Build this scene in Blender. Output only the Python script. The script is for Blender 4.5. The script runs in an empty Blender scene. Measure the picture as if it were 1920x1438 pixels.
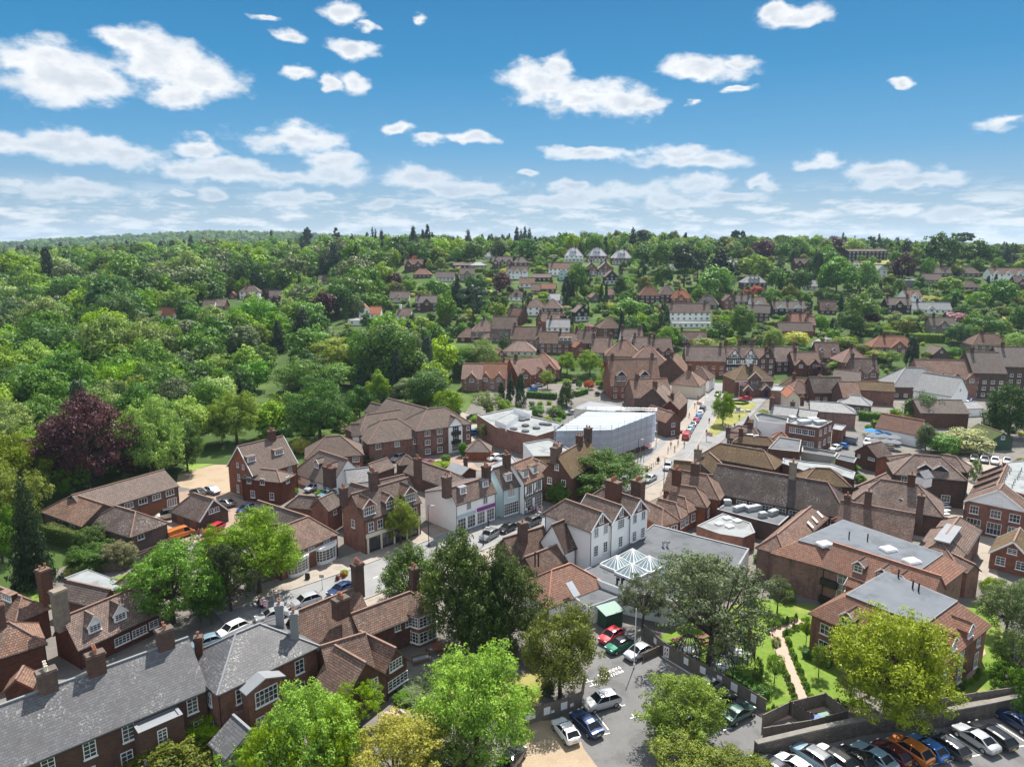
import bpy,bmesh,math,random
import numpy as np
from mathutils import Vector,Matrix
# ------------------------------------------------------------------ camera, sky, sun, exposure
SC=bpy.context.scene
COL=SC.collection
R=math.radians
F,CX,CY,PITCH,CAMZ=1331.0,960.0,719.0,R(11.2),52.0
cam_data=bpy.data.cameras.new('camera')
cam=bpy.data.objects.new('camera',cam_data); COL.objects.link(cam)
cam.location=(0,0,CAMZ); cam.rotation_euler=(R(90)-PITCH,0,0)
cam_data.sensor_width=36.0; cam_data.lens=36.0*F/1920.0
cam_data.clip_start=1.0; cam_data.clip_end=30000.0
SC.camera=cam
SC.view_settings.view_transform='Standard'; SC.view_settings.look='None'
SC.view_settings.exposure=0.84; SC.view_settings.gamma=1.0
SC.cycles.max_bounces=5; SC.cycles.diffuse_bounces=3; SC.cycles.glossy_bounces=2
SC.cycles.transmission_bounces=3; SC.cycles.transparent_max_bounces=6
SC.cycles.use_adaptive_sampling=True; SC.cycles.adaptive_threshold=0.015
SUN_EL,SUN_AZ=R(58),R(21)          # azimuth measured from +Y towards +X
sun_data=bpy.data.lights.new('sun','SUN'); sun_data.energy=5.0; sun_data.angle=R(0.5)
sun_data.color=(1.0,0.95,0.87)
sun=bpy.data.objects.new('sun',sun_data); COL.objects.link(sun)
sdir=Vector((math.sin(SUN_AZ)*math.cos(SUN_EL),math.cos(SUN_AZ)*math.cos(SUN_EL),math.sin(SUN_EL)))
sun.rotation_euler=sdir.to_track_quat('Z','Y').to_euler()
sun.location=sdir*300
ZOOM={'F': (0,0,1.0)}
for i in range(4):
 ZOOM['A%d'%(i+1)]=(480*i,1038,480/1726); ZOOM['B%d'%(i+1)]=(480*i,700,480/1726)
for k,x in zip(('C1','C2','C3','C4','C5'),(0,400,760,1140,1520)): ZOOM[k]=(x,400,400/1917)
ZOOM['D1']=(860,600,400/1920); ZOOM['D2']=(1240,600,400/1920)
def full(reg,x,y):
 o=ZOOM[reg]; return o[0]+x*o[2],o[1]+y*o[2]
def ray(px,py):
 x,y=(px-CX)/F,(py-CY)/F
 s,c=math.sin(PITCH),math.cos(PITCH)
 return Vector((x,c-y*s,-(s+y*c)))
def proj(p):
 s,c=math.sin(PITCH),math.cos(PITCH)
 dz=p[2]-CAMZ; zc=p[1]*c-dz*s
 if zc<1: return None
 yc=-dz*c-p[1]*s
 return CX+F*p[0]/zc,CY+F*yc/zc,zc
def at(reg,x,y,z):
 r=ray(*full(reg,x,y)); t=(z-CAMZ)/r.z
 return Vector((r.x*t,r.y*t,z))
# clouds: (px, py, half width, half height) of the photograph turned into azimuth / elevation of the real sky
CLOUDS=[(95,140,120,52),(180,150,110,40),(20,115,70,40),(300,120,95,55),(370,150,95,34),(330,175,60,24),(230,80,45,28),
 (555,140,38,12),(540,65,30,13),(500,30,30,9),(645,30,36,22),(690,50,25,8),(665,92,42,18),(780,38,15,12),(660,158,30,18),(622,155,16,14),
 (1010,155,66,34),(1045,125,32,24),(1090,185,80,28),(1165,185,66,34),(1210,195,45,12),
 (1320,130,84,24),(1385,118,34,12),(1500,30,64,20),(1450,25,22,14),(1300,195,20,7),(1380,166,35,7),(1692,153,24,7),(1890,226,44,17),
 (140,282,150,26),(110,265,60,24),(10,268,50,20),(230,290,80,16),(550,262,95,24),(545,245,50,20),(370,278,44,18),(420,322,120,24),(340,320,60,22),(520,330,70,14),(630,303,50,16),(640,328,60,20),
 (750,243,32,13),(805,262,38,12),(880,258,46,11),(1110,288,90,12),(1095,280,45,10),(1300,300,92,16),(1280,288,50,16),(1540,306,52,14),(1660,318,85,18),(1710,340,115,13),
 (160,357,130,18),(150,345,60,16),(30,342,45,10),(395,360,28,15),(520,370,60,13),(610,370,30,10),(780,335,85,22),(850,352,110,14),(990,325,20,8),(1070,345,34,11),(1310,345,66,18),(1360,368,60,10),(1430,345,30,11),(1160,362,95,18),(1040,375,110,14),
 (75,391,35,8),(330,362,20,9),(720,378,40,10),(1260,378,60,12),(1600,385,30,8),(1780,405,90,14),(1905,372,40,12)]
def build_world():
 w=bpy.data.worlds.new('World'); SC.world=w; w.use_nodes=True
 nt=w.node_tree; N=nt.nodes; L=nt.links; N.clear()
 def nd(t,**k):
  n=N.new(t)
  for a,b in k.items(): setattr(n,a,b)
  return n
 def math_(op,a,b=None,c=None,clamp=False):
  n=nd('ShaderNodeMath',operation=op,use_clamp=clamp)
  for i,v in enumerate((a,b,c)):
   if v is None: continue
   if isinstance(v,(int,float)): n.inputs[i].default_value=v
   else: L.new(v,n.inputs[i])
  return n.outputs[0]
 def vmath(op,a,b=None,c=None):
  n=nd('ShaderNodeVectorMath',operation=op)
  for i,v in enumerate((a,b,c)):
   if v is None: continue
   if isinstance(v,(tuple,list)): n.inputs[i].default_value=v
   else: L.new(v,n.inputs[i])
  return n
 out=nd('ShaderNodeOutputWorld'); bg=nd('ShaderNodeBackground')
 bg.inputs[1].default_value=0.10
 sky=nd('ShaderNodeTexSky',sky_type='NISHITA',sun_disc=False)
 sky.sun_elevation=SUN_EL; sky.sun_rotation=SUN_AZ
 sky.altitude=150; sky.air_density=1.0; sky.dust_density=0.6; sky.ozone_density=2.6
 tc=nd('ShaderNodeTexCoord'); sep=nd('ShaderNodeSeparateXYZ'); L.new(tc.outputs['Generated'],sep.inputs[0])
 X,Y,Z=sep.outputs
 az=math_('ARCTAN2',X,Y)
 hyp=math_('SQRT',math_('ADD',math_('MULTIPLY',X,X),math_('MULTIPLY',Y,Y)))
 el=math_('ARCTAN2',Z,hyp)
 cmb=nd('ShaderNodeCombineXYZ'); L.new(az,cmb.inputs[0]); L.new(el,cmb.inputs[1])
 # two scales of ragged edge
 st=vmath('MULTIPLY',cmb.outputs[0],(1.0,1.7,1.0)).outputs[0]
 n1=nd('ShaderNodeTexNoise'); n1.inputs['Scale'].default_value=14; n1.inputs['Detail'].default_value=9; n1.inputs['Roughness'].default_value=0.6
 L.new(st,n1.inputs['Vector'])
 n1b=nd('ShaderNodeTexNoise'); n1b.inputs['Scale'].default_value=14; n1b.inputs['Detail'].default_value=4; n1b.inputs['Roughness'].default_value=0.55
 L.new(vmath('ADD',st,(0.004,0.02,0)).outputs[0],n1b.inputs['Vector'])
 relief=math_('MULTIPLY',math_('SUBTRACT',n1.outputs['Fac'],n1b.outputs['Fac']),1.3)
 n2=nd('ShaderNodeTexNoise'); n2.inputs['Scale'].default_value=26; n2.inputs['Detail'].default_value=3
 L.new(st,n2.inputs['Vector'])
 wv=vmath('MULTIPLY_ADD',n2.outputs['Color'],(0.045,0.026,0),(-0.0225,-0.013,0)).outputs[0]
 q=vmath('ADD',cmb.outputs[0],wv).outputs[0]
 d=None
 for (px,py,hw,hh) in CLOUDS:
  r0=ray(px,py); a0=math.atan2(r0.x,r0.y); e0=math.atan2(r0.z,math.hypot(r0.x,r0.y))
  r1=ray(px+hw,py); aw=abs(math.atan2(r1.x,r1.y)-a0)
  r2=ray(px,py-hh); eh=abs(math.atan2(r2.z,math.hypot(r2.x,r2.y))-e0)
  m=vmath('MULTIPLY_ADD',q,(1/aw,1/eh,0),(-a0/aw,-e0/eh,0)).outputs[0]
  ln=vmath('LENGTH',m).outputs['Value']
  d=ln if d is None else math_('SMOOTH_MIN',d,ln,0.25)
 dn=math_('ADD',d,math_('MULTIPLY',math_('SUBTRACT',n1.outputs['Fac'],0.5),2.9))
 mr=nd('ShaderNodeMapRange',interpolation_type='SMOOTHSTEP'); L.new(dn,mr.inputs[0])
 mr.inputs[1].default_value=1.3; mr.inputs[2].default_value=0.5; mr.inputs[3].default_value=0; mr.inputs[4].default_value=1
 core=nd('ShaderNodeMapRange',interpolation_type='SMOOTHSTEP'); L.new(dn,core.inputs[0])
 core.inputs[1].default_value=0.85; core.inputs[2].default_value=0.0; core.inputs[3].default_value=0; core.inputs[4].default_value=1
 # thin layered cloud close to the horizon
 s3=vmath('MULTIPLY',cmb.outputs[0],(9.0,40.0,1.0)).outputs[0]
 n3=nd('ShaderNodeTexNoise'); n3.inputs['Scale'].default_value=1.6; n3.inputs['Detail'].default_value=8; n3.inputs['Roughness'].default_value=0.64
 L.new(s3,n3.inputs['Vector'])
 lay=nd('ShaderNodeMapRange',interpolation_type='SMOOTHSTEP'); L.new(n3.outputs['Fac'],lay.inputs[0])
 lay.inputs[1].default_value=0.45; lay.inputs[2].default_value=0.62; lay.inputs[3].default_value=0; lay.inputs[4].default_value=0.7
 band=nd('ShaderNodeMapRange',interpolation_type='SMOOTHSTEP'); L.new(el,band.inputs[0])
 band.inputs[1].default_value=0.085; band.inputs[2].default_value=0.035; band.inputs[3].default_value=0; band.inputs[4].default_value=1
 low=math_('MULTIPLY',lay.outputs[0],band.outputs[0])
 # cumulus fades a little into the air low down
 fade=nd('ShaderNodeMapRange',interpolation_type='SMOOTHSTEP'); L.new(el,fade.inputs[0])
 fade.inputs[1].default_value=0.02; fade.inputs[2].default_value=0.16; fade.inputs[3].default_value=0.5; fade.inputs[4].default_value=1.0
 dens=math_('MAXIMUM',math_('MULTIPLY',mr.outputs[0],fade.outputs[0]),low)
 def mix(fac,a,b):
  n=nd('ShaderNodeMix',data_type='RGBA')
  if isinstance(fac,float): n.inputs[0].default_value=fac
  else: L.new(fac,n.inputs[0])
  for i,v in ((6,a),(7,b)):
   if isinstance(v,tuple): n.inputs[i].default_value=v
   else: L.new(v,n.inputs[i])
  return n.outputs[2]
 hs=nd('ShaderNodeHueSaturation'); L.new(sky.outputs[0],hs.inputs['Color'])
 hs.inputs['Saturation'].default_value=SKY_SAT; hs.inputs['Value'].default_value=SKY_VAL; hs.inputs['Hue'].default_value=SKY_HUE
 # colour of the clear air by elevation, blended with the physical sky
 rp=nd('ShaderNodeValToRGB'); L.new(math_('DIVIDE',el,1.0),rp.inputs[0]); e=rp.color_ramp.elements
 for i,(p_,c_) in enumerate(SKY_RAMP):
  k=e[i] if i<2 else e.new(p_)
  k.position=p_; k.color=(*c_,1)
 air=mix(0.9,hs.outputs[0],vmath('SCALE',rp.outputs[0]).outputs[0])
 air.node.inputs[7].links[0].from_node.inputs['Scale'].default_value=5.0
 # unseen broken cloud added overhead and behind the camera to fill shaded walls
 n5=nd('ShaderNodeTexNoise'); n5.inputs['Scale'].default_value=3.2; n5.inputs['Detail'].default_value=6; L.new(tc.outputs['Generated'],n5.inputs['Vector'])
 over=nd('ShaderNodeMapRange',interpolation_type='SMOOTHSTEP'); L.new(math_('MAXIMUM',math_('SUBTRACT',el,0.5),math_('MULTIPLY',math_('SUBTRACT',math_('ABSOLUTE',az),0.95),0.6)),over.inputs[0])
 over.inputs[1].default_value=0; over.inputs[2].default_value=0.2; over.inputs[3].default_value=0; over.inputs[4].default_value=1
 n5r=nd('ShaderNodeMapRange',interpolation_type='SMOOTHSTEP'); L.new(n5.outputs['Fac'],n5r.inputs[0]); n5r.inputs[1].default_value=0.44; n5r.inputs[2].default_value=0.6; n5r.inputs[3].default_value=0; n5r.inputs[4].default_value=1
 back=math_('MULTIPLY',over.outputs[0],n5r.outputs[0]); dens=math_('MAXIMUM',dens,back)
 ccol=mix(math_('SUBTRACT',math_('MULTIPLY',core.outputs[0],0.6),relief,clamp=True),CLOUD_LIT,CLOUD_CORE)
 L.new(mix(back,mix(dens,air,ccol),CLOUD_FILL),bg.inputs[0]); L.new(bg.outputs[0],out.inputs[0])
SKY_SAT,SKY_VAL,SKY_HUE=1.1,0.8,0.5
CLOUD_FILL=(7.4,7.6,7.9,1)      # added out-of-frame clouds, made brighter to lift shaded camera-facing walls
CLOUD_LIT,CLOUD_CORE=(5.6,5.7,5.8,1),(3.2,3.6,4.2,1)
SKY_RAMP=((0.0,(.47,.62,.75)),(.05,(.33,.53,.73)),(.12,(.115,.41,.73)),(.22,(.02,.295,.62)),(.36,(.001,.19,.47)),(1.0,(.012,.16,.42)))
build_world()
# ------------------------------------------------------------------ mesh helpers
def up(v): return Vector((v[0],v[1],v[2]))
class MB:
 def __init__(s): s.v=[]; s.f=[]; s.m=[]
 def poly(s,pts,mi=0):
  i=len(s.v); s.v+=[tuple(p) for p in pts]; s.f.append(tuple(range(i,i+len(pts)))); s.m.append(mi)
 def slab(s,pts,t,mi=0,me=None):
  me=mi if me is None else me
  n=len(pts); lo=[(p[0],p[1],p[2]-t) for p in pts]
  s.poly(pts,mi); s.poly(lo[::-1],me)
  for i in range(n):
   j=(i+1)%n; s.poly([pts[i],lo[i],lo[j],pts[j]],me)
 def prism(s,pts,z0,z1,mi=0,mt=None,top=True):
  n=len(pts)
  for i in range(n):
   j=(i+1)%n
   s.poly([(pts[i][0],pts[i][1],z0),(pts[j][0],pts[j][1],z0),(pts[j][0],pts[j][1],z1),(pts[i][0],pts[i][1],z1)],mi)
  if top: s.poly([(p[0],p[1],z1) for p in pts],mi if mt is None else mt)
 def box(s,c,sx,sy,sz,a=0.0,mi=0,bottom=True):
  ca,sa=math.cos(a),math.sin(a)
  q=[(c[0]+x*ca-y*sa,c[1]+x*sa+y*ca) for x,y in ((-sx/2,-sy/2),(sx/2,-sy/2),(sx/2,sy/2),(-sx/2,sy/2))]
  s.prism(q,c[2],c[2]+sz,mi)
  if bottom: s.poly([(p[0],p[1],c[2]) for p in q[::-1]],mi)
 def bar(s,p,q,w,h,mi=0):
  p,q=Vector(p),Vector(q); d=(q-p)
  if d.length<1e-4: return
  d.normalize(); x=d.cross(Vector((0,0,1)))
  if x.length<1e-3: x=Vector((1,0,0))
  x.normalize(); y=x.cross(d)
  c=[(-w/2,-h/2),(w/2,-h/2),(w/2,h/2),(-w/2,h/2)]
  a=[p+x*i+y*j for i,j in c]; b=[q+x*i+y*j for i,j in c]
  for i in range(4):
   j=(i+1)%4; s.poly([a[i],a[j],b[j],b[i]],mi)
  s.poly(a[::-1],mi); s.poly(b,mi)
 def tube(s,p,q,r0,r1,n=8,mi=0,cap=True):
  p,q=Vector(p),Vector(q); d=(q-p)
  if d.length<1e-4: return
  d.normalize(); x=d.orthogonal().normalized(); y=d.cross(x)
  a=[p+(x*math.cos(2*math.pi*i/n)+y*math.sin(2*math.pi*i/n))*r0 for i in range(n)]
  b=[q+(x*math.cos(2*math.pi*i/n)+y*math.sin(2*math.pi*i/n))*r1 for i in range(n)]
  for i in range(n):
   j=(i+1)%n; s.poly([a[i],a[j],b[j],b[i]],mi)
  if cap:
   s.poly(a[::-1],mi); s.poly(b,mi)
 def lathe(s,c,prof,n=12,mi=0):
  rings=[[(c[0]+r*math.cos(2*math.pi*i/n),c[1]+r*math.sin(2*math.pi*i/n),c[2]+z) for i in range(n)] for r,z in prof]
  for a,b in zip(rings,rings[1:]):
   for i in range(n):
    j=(i+1)%n; s.poly([a[i],a[j],b[j],b[i]],mi)
 def mesh(s,name,mats,off=(0,0,0),smooth=False):
  me=bpy.data.meshes.new(name)
  v=[(a-off[0],b-off[1],c-off[2]) for a,b,c in s.v]
  me.from_pydata(v,[],s.f)
  for m in mats: me.materials.append(m)
  me.polygons.foreach_set('material_index',s.m)
  if smooth: me.polygons.foreach_set('use_smooth',[True]*len(s.f))
  me.update()
  return me
 def build(s,name,mats,parent=None,smooth=False,local=False):
  mats=mats if isinstance(mats,(list,tuple)) else [mats]
  off=(0,0,0) if (parent is None or local) else world_loc(parent)
  return link(name,s.mesh(name,mats,off,smooth),parent)
def world_loc(o):
 v=Vector((0,0,0))
 while o: v+=o.location; o=o.parent
 return v
def link(name,data,parent=None):
 o=bpy.data.objects.new(name,data); COL.objects.link(o)
 if parent: o.parent=parent
 return o
def tag(o,label=None,cat=None,group=None,kind=None):
 if label: o['label']=label
 if cat: o['category']=cat
 if group: o['group']=group
 if kind: o['kind']=kind
 return o
def thing(name,label,cat,loc=(0,0,0),rz=0.0,group=None):
 o=link(name,None); o.empty_display_size=0.5; o.location=loc; o.rotation_euler=(0,0,rz)
 return tag(o,label,cat,group)
def copy_tree(o,parent=None):
 c=o.copy(); COL.objects.link(c); c.parent=parent
 for ch in list(o.children): copy_tree(ch,c)
 return c
# ------------------------------------------------------------------ terrain
def lerp(tab,x):
 if x<=tab[0][0]: return tab[0][1]
 for (a,b),(c,d) in zip(tab,tab[1:]):
  if x<c:
   t=(x-a)/(c-a); return b+(d-b)*t
 return tab[-1][1]
HR=[(0,0),(262,0),(290,3.5),(320,9),(380,17.5),(450,30),(490,38),(560,43.5),(640,46),(800,44),(1200,20),(2000,5),(8000,0)]
HL=[(0,0),(170,0),(250,3),(320,9),(430,20),(600,30),(720,33),(900,31),(1200,25),(1700,20),(8000,0)]
def sm(a,b,x):
 t=min(1,max(0,(x-a)/(b-a))); return t*t*(3-2*t)
def hgt(x,y):
 k=sm(-0.34,-0.12,x/max(y,60.0))
 h=lerp(HL,y)*(1-k)+lerp(HR,y)*k
 # long wooded ridge far to the left
 u=x/max(y,1.0)
 crest=lerp([(-1.2,0),(-0.74,14),(-0.6,38),(-0.44,60),(-0.3,58),(-0.18,48),(-0.05,36),(0.1,20),(0.4,5)],u)
 h+=crest*math.exp(-((y-2600)/620.0)**2)
 h+=1.3*math.sin(x*0.021+1.3)*math.sin(y*0.017)*sm(270,340,y)
 return h
def ground(reg,x,y):
 r=ray(*full(reg,x,y))
 t=40.0
 while t<6000:
  p=r*t
  if CAMZ+p.z<=hgt(p.x,p.y):
   lo,hi=t/1.01-1,t
   for _ in range(24):
    m=(lo+hi)/2; q=r*m
    if CAMZ+q.z<=hgt(q.x,q.y): hi=m
    else: lo=m
   q=r*hi; return Vector((q.x,q.y,hgt(q.x,q.y)))
  t=t*1.01+0.4
 q=r*6000; return Vector((q.x,q.y,0))
# ------------------------------------------------------------------ materials
MATS={}
class NT:
 def __init__(s,name):
  s.mat=bpy.data.materials.new(name); s.mat.use_nodes=True
  s.t=s.mat.node_tree; s.t.nodes.clear(); s.L=s.t.links
  s.out=s.nd('ShaderNodeOutputMaterial')
  s.b=s.nd('ShaderNodeBsdfPrincipled'); s.L.new(s.b.outputs[0],s.out.inputs[0])
 def nd(s,t,**k):
  n=s.t.nodes.new(t)
  for a,b in k.items(): setattr(n,a,b)
  return n
 def put(s,v,sock):
  if v is None: return
  if isinstance(v,(int,float)): sock.default_value=v
  elif isinstance(v,(tuple,list)):
   sock.default_value=tuple(v)+((1.0,) if len(v)==3 and sock.type=='RGBA' else ())
  else: s.L.new(v,sock)
 def m(s,op,a,b=None,c=None,clamp=False):
  n=s.nd('ShaderNodeMath',operation=op,use_clamp=clamp)
  for i,v in enumerate((a,b,c)): s.put(v,n.inputs[i])
  return n.outputs[0]
 def vm(s,op,a,b=None,c=None):
  n=s.nd('ShaderNodeVectorMath',operation=op)
  for i,v in enumerate((a,b,c)): s.put(v,n.inputs[i])
  return n
 def mix(s,f,a,b,mode='MIX'):
  n=s.nd('ShaderNodeMix',data_type='RGBA',blend_type=mode)
  s.put(f,n.inputs[0]); s.put(a,n.inputs[6]); s.put(b,n.inputs[7]); return n.outputs[2]
 def noise(s,scale,detail=3,rough=0.55,vec=None,out='Fac'):
  n=s.nd('ShaderNodeTexNoise'); n.inputs['Scale'].default_value=scale; n.inputs['Detail'].default_value=detail
  n.inputs['Roughness'].default_value=rough
  if vec is not None: s.L.new(vec,n.inputs['Vector'])
  return n.outputs[out]
 def ramp(s,f,a,b,lo=0.0,hi=1.0):
  n=s.nd('ShaderNodeMapRange',interpolation_type='SMOOTHSTEP'); s.put(f,n.inputs[0])
  for i,v in enumerate((a,b,lo,hi)): n.inputs[i+1].default_value=v
  return n.outputs[0]
 def pos(s): return s.nd('ShaderNodeNewGeometry').outputs['Position']
 def wallvec(s):
  """(run along the wall, height) measured on the surface itself, for brick and tile courses"""
  g=s.nd('ShaderNodeNewGeometry')
  t=s.vm('NORMALIZE',s.vm('CROSS_PRODUCT',g.outputs['True Normal'],(0,0,1)).outputs[0]).outputs[0]
  u=s.vm('DOT_PRODUCT',g.outputs['Position'],t).outputs['Value']
  sp=s.nd('ShaderNodeSeparateXYZ'); s.L.new(g.outputs['Position'],sp.inputs[0])
  c=s.nd('ShaderNodeCombineXYZ'); s.L.new(u,c.inputs[0]); s.L.new(sp.outputs[2],c.inputs[1])
  return c.outputs[0],g.outputs['Position']
 def rnd(s): return s.nd('ShaderNodeObjectInfo').outputs['Random']
 def bump(s,h,strength,dist=0.05):
  n=s.nd('ShaderNodeBump'); n.inputs['Strength'].default_value=strength; n.inputs['Distance'].default_value=dist
  s.L.new(h,n.inputs['Height']); s.L.new(n.outputs[0],s.b.inputs['Normal'])
 def fin(s,col,rough=0.8,spec=0.3,metal=0.0):
  s.put(col,s.b.inputs['Base Color']); s.put(rough,s.b.inputs['Roughness'])
  s.b.inputs['Specular IOR Level'].default_value=spec; s.b.inputs['Metallic'].default_value=metal
  return s.mat
def tone(c,k): return tuple(min(1,x*k) for x in c)
def brick_like(name,c1,c2,cm,bw,bh,mortar=0.012,blotch=0.35,rough=0.9,stain=(0.05,0.045,0.04),lichen=None,lich_amt=0.0,bump=0.4,varyobj=0.0,streak=0.45):
 t=NT(name); uv,pos=t.wallvec()
 b=t.nd('ShaderNodeTexBrick'); t.L.new(uv,b.inputs['Vector'])
 b.inputs['Color1'].default_value=(*c1,1); b.inputs['Color2'].default_value=(*c2,1); b.inputs['Mortar'].default_value=(*cm,1)
 b.inputs['Scale'].default_value=1.0; b.inputs['Mortar Size'].default_value=mortar
 b.inputs['Brick Width'].default_value=bw; b.inputs['Row Height'].default_value=bh
 col=b.outputs['Color']
 n=t.noise(0.55,5,0.6,pos)
 col=t.mix(t.ramp(n,0.45,0.75,0,blotch),col,stain)
 n2=t.noise(3.2,3,0.6,pos)
 col=t.mix(0.35,col,t.mix(n2,tone(c1,0.45),tone(c2,1.55)),'SOFT_LIGHT')
 if streak:
  sc=t.vm('MULTIPLY',uv,(1.3,0.22,1.0)).outputs[0]
  col=t.mix(t.m('MULTIPLY',t.ramp(t.noise(1.0,4,0.6,sc),0.52,0.68),streak),col,stain)
 if lichen:
  k=t.m('MULTIPLY',t.ramp(t.noise(4.5,4,0.7,pos),0.52,0.66),t.ramp(t.noise(0.35,3,0.5,pos),0.42,0.66))
  col=t.mix(t.m('MULTIPLY',k,lich_amt),col,lichen)
 if varyobj:
  hs=t.nd('ShaderNodeHueSaturation'); t.L.new(col,hs.inputs['Color'])
  t.put(t.m('ADD',t.m('MULTIPLY',t.rnd(),varyobj),1-varyobj*0.5),hs.inputs['Value'])
  t.put(t.m('ADD',t.m('MULTIPLY',t.m('FRACT',t.m('MULTIPLY',t.rnd(),7.31)),0.5),0.72),hs.inputs['Saturation'])
  col=hs.outputs[0]
 t.bump(b.outputs['Fac'],bump,0.03)
 return t.fin(col,rough,0.25)
def plain(name,c,rough=0.6,spec=0.4,metal=0.0,var=0.25,scale=1.2):
 t=NT(name)
 col=t.mix(t.noise(scale,5,0.6,t.pos()),tone(c,1-var),tone(c,1+var)) if var else c
 return t.fin(col,rough,spec,metal)
M=MATS
M['brick']=brick_like('red_brick',(0.30,0.135,0.093),(0.205,0.094,0.068),(0.30,0.22,0.17),0.45,0.15,0.012,0.45,varyobj=0.3)
M['brickd']=brick_like('dark_brick',(0.17,0.085,0.06),(0.115,0.062,0.047),(0.16,0.13,0.11),0.45,0.15,0.012,0.5,varyobj=0.3)
M['tilehung']=brick_like('hung_tile',(0.20,0.088,0.06),(0.13,0.06,0.044),(0.05,0.025,0.02),0.34,0.17,0.014,0.4,varyobj=0.3)
M['stone']=brick_like('grey_stone',(0.30,0.26,0.205),(0.22,0.19,0.155),(0.27,0.24,0.2),0.5,0.25,0.02,0.35,varyobj=0.2)
M['rubble']=brick_like('rubble_stone',(0.20,0.175,0.15),(0.12,0.105,0.095),(0.09,0.08,0.07),0.42,0.24,0.03,0.5,lichen=(0.1,0.11,0.05),lich_amt=0.7)
LICH=(0.40,0.37,0.33)
M['tile']=brick_like('brown_clay_tile',(0.30,0.205,0.16),(0.175,0.122,0.10),(0.06,0.04,0.034),0.30,0.2,0.022,0.8,stain=(0.098,0.077,0.068),lichen=LICH,lich_amt=0.45,varyobj=0.55)
M['tiled']=brick_like('dark_clay_tile',(0.17,0.122,0.105),(0.115,0.085,0.076),(0.045,0.035,0.03),0.30,0.2,0.022,0.6,stain=(0.055,0.045,0.04),lichen=LICH,lich_amt=0.8,varyobj=0.35)
M['tiler']=brick_like('red_clay_tile',(0.33,0.195,0.145),(0.22,0.13,0.10),(0.1,0.06,0.045),0.30,0.2,0.022,0.65,stain=(0.15,0.105,0.085),lichen=LICH,lich_amt=0.3,varyobj=0.3)
M['tileo']=brick_like('orange_clay_tile',(0.46,0.2,0.115),(0.36,0.155,0.09),(0.15,0.08,0.055),0.30,0.2,0.02,0.3,stain=(0.25,0.14,0.09))
M['tileg']=brick_like('grey_brown_tile',(0.235,0.19,0.165),(0.175,0.143,0.127),(0.05,0.042,0.038),0.33,0.22,0.02,0.45,stain=(0.1,0.083,0.073),varyobj=0.25)
M['tilel']=brick_like('lichen_clay_tile',(0.21,0.145,0.085),(0.145,0.1,0.062),(0.05,0.036,0.025),0.30,0.2,0.022,0.4,stain=(0.1,0.08,0.05),lichen=(0.36,0.27,0.1),lich_amt=0.9)
M['moss']=brick_like('mossy_tile',(0.11,0.15,0.04),(0.08,0.11,0.03),(0.04,0.05,0.02),0.30,0.2,0.02,0.5)
M['slate']=brick_like('blue_grey_slate',(0.175,0.175,0.182),(0.125,0.125,0.132),(0.08,0.08,0.086),0.3,0.17,0.014,0.75,0.5,stain=(0.10,0.095,0.098),lichen=(0.48,0.46,0.44),lich_amt=0.75)
M['slatel']=brick_like('pale_slate',(0.31,0.31,0.315),(0.245,0.245,0.25),(0.12,0.12,0.12),0.42,0.25,0.018,0.5,0.6,stain=(0.2,0.195,0.19))
M['white']=plain('white_render',(0.86,0.86,0.85),0.8,0.3,var=0.06,scale=0.8)
M['whitefar']=plain('dimmed_white_render',(0.58,0.58,0.56),0.8,0.3,var=0.1)  # white render dimmed in colour, offsetting strong cloud fill on far houses
M['cream']=plain('cream_render',(0.62,0.56,0.45),0.8,0.3,var=0.08)
M['paleblue']=plain('pale_blue_render',(0.42,0.55,0.58),0.8,0.3,var=0.06)
M['frame']=plain('white_paint',(0.78,0.78,0.77),0.45,0.4,var=0.05)
M['blackwood']=plain('black_timber',(0.022,0.019,0.017),0.6,0.3,var=0.3)
M['black']=plain('black_metal',(0.018,0.018,0.019),0.5,0.4,var=0.2)
M['lead']=plain('lead_sheet',(0.20,0.21,0.225),0.55,0.4,var=0.2,scale=0.5)
M['felt']=plain('dark_roof_felt',(0.10,0.108,0.12),0.75,0.3,var=0.25,scale=0.35)
M['membrane']=plain('grey_roof_membrane',(0.115,0.128,0.148),0.7,0.3,var=0.16,scale=0.3)
M['slatew']=plain('skylit_slate',(0.42,0.415,0.42),0.6,0.4,var=0.15)  # pale slate with the sky's reflection put into its colour
M['palefelt']=plain('pale_roof_felt',(0.235,0.25,0.255),0.8,0.3,var=0.25,scale=0.4)
M['pot']=plain('terracotta_pot',(0.33,0.14,0.085),0.8,0.3,var=0.25)
M['ridge']=plain('ridge_tile',(0.215,0.135,0.105),0.85,0.3,var=0.4,scale=2.0)
M['ridgeo']=plain('red_ridge_tile',(0.34,0.16,0.11),0.85,0.3,var=0.3,scale=2.0)
M['timber']=plain('weathered_timber',(0.15,0.115,0.09),0.85,0.3,var=0.35)
M['oak']=plain('brown_timber',(0.16,0.065,0.035),0.6,0.3,var=0.2)
M['greyfence']=plain('grey_timber',(0.165,0.142,0.122),0.85,0.3,var=0.4,scale=2.5)
M['greenpaint']=plain('dark_green_paint',(0.02,0.06,0.04),0.5,0.4,var=0.2)
M['purple']=plain('purple_sign',(0.22,0.04,0.24),0.5,0.4,var=0.0)
M['steel']=plain('galvanised_steel',(0.42,0.44,0.46),0.4,0.5,0.6,var=0.1)
M['conc']=plain('concrete',(0.33,0.315,0.29),0.9,0.3,var=0.2)
def glass_mat():
 t=NT('window_glass'); t.fin(t.mix(t.m('POWER',t.rnd(),3.0),t.mix(t.noise(0.9,2,0.5,t.pos()),(0.012,0.015,0.019),(0.05,0.055,0.062)),(0.22,0.22,0.21)),0.06,0.6); return t.mat
M['glass']=glass_mat()
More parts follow.
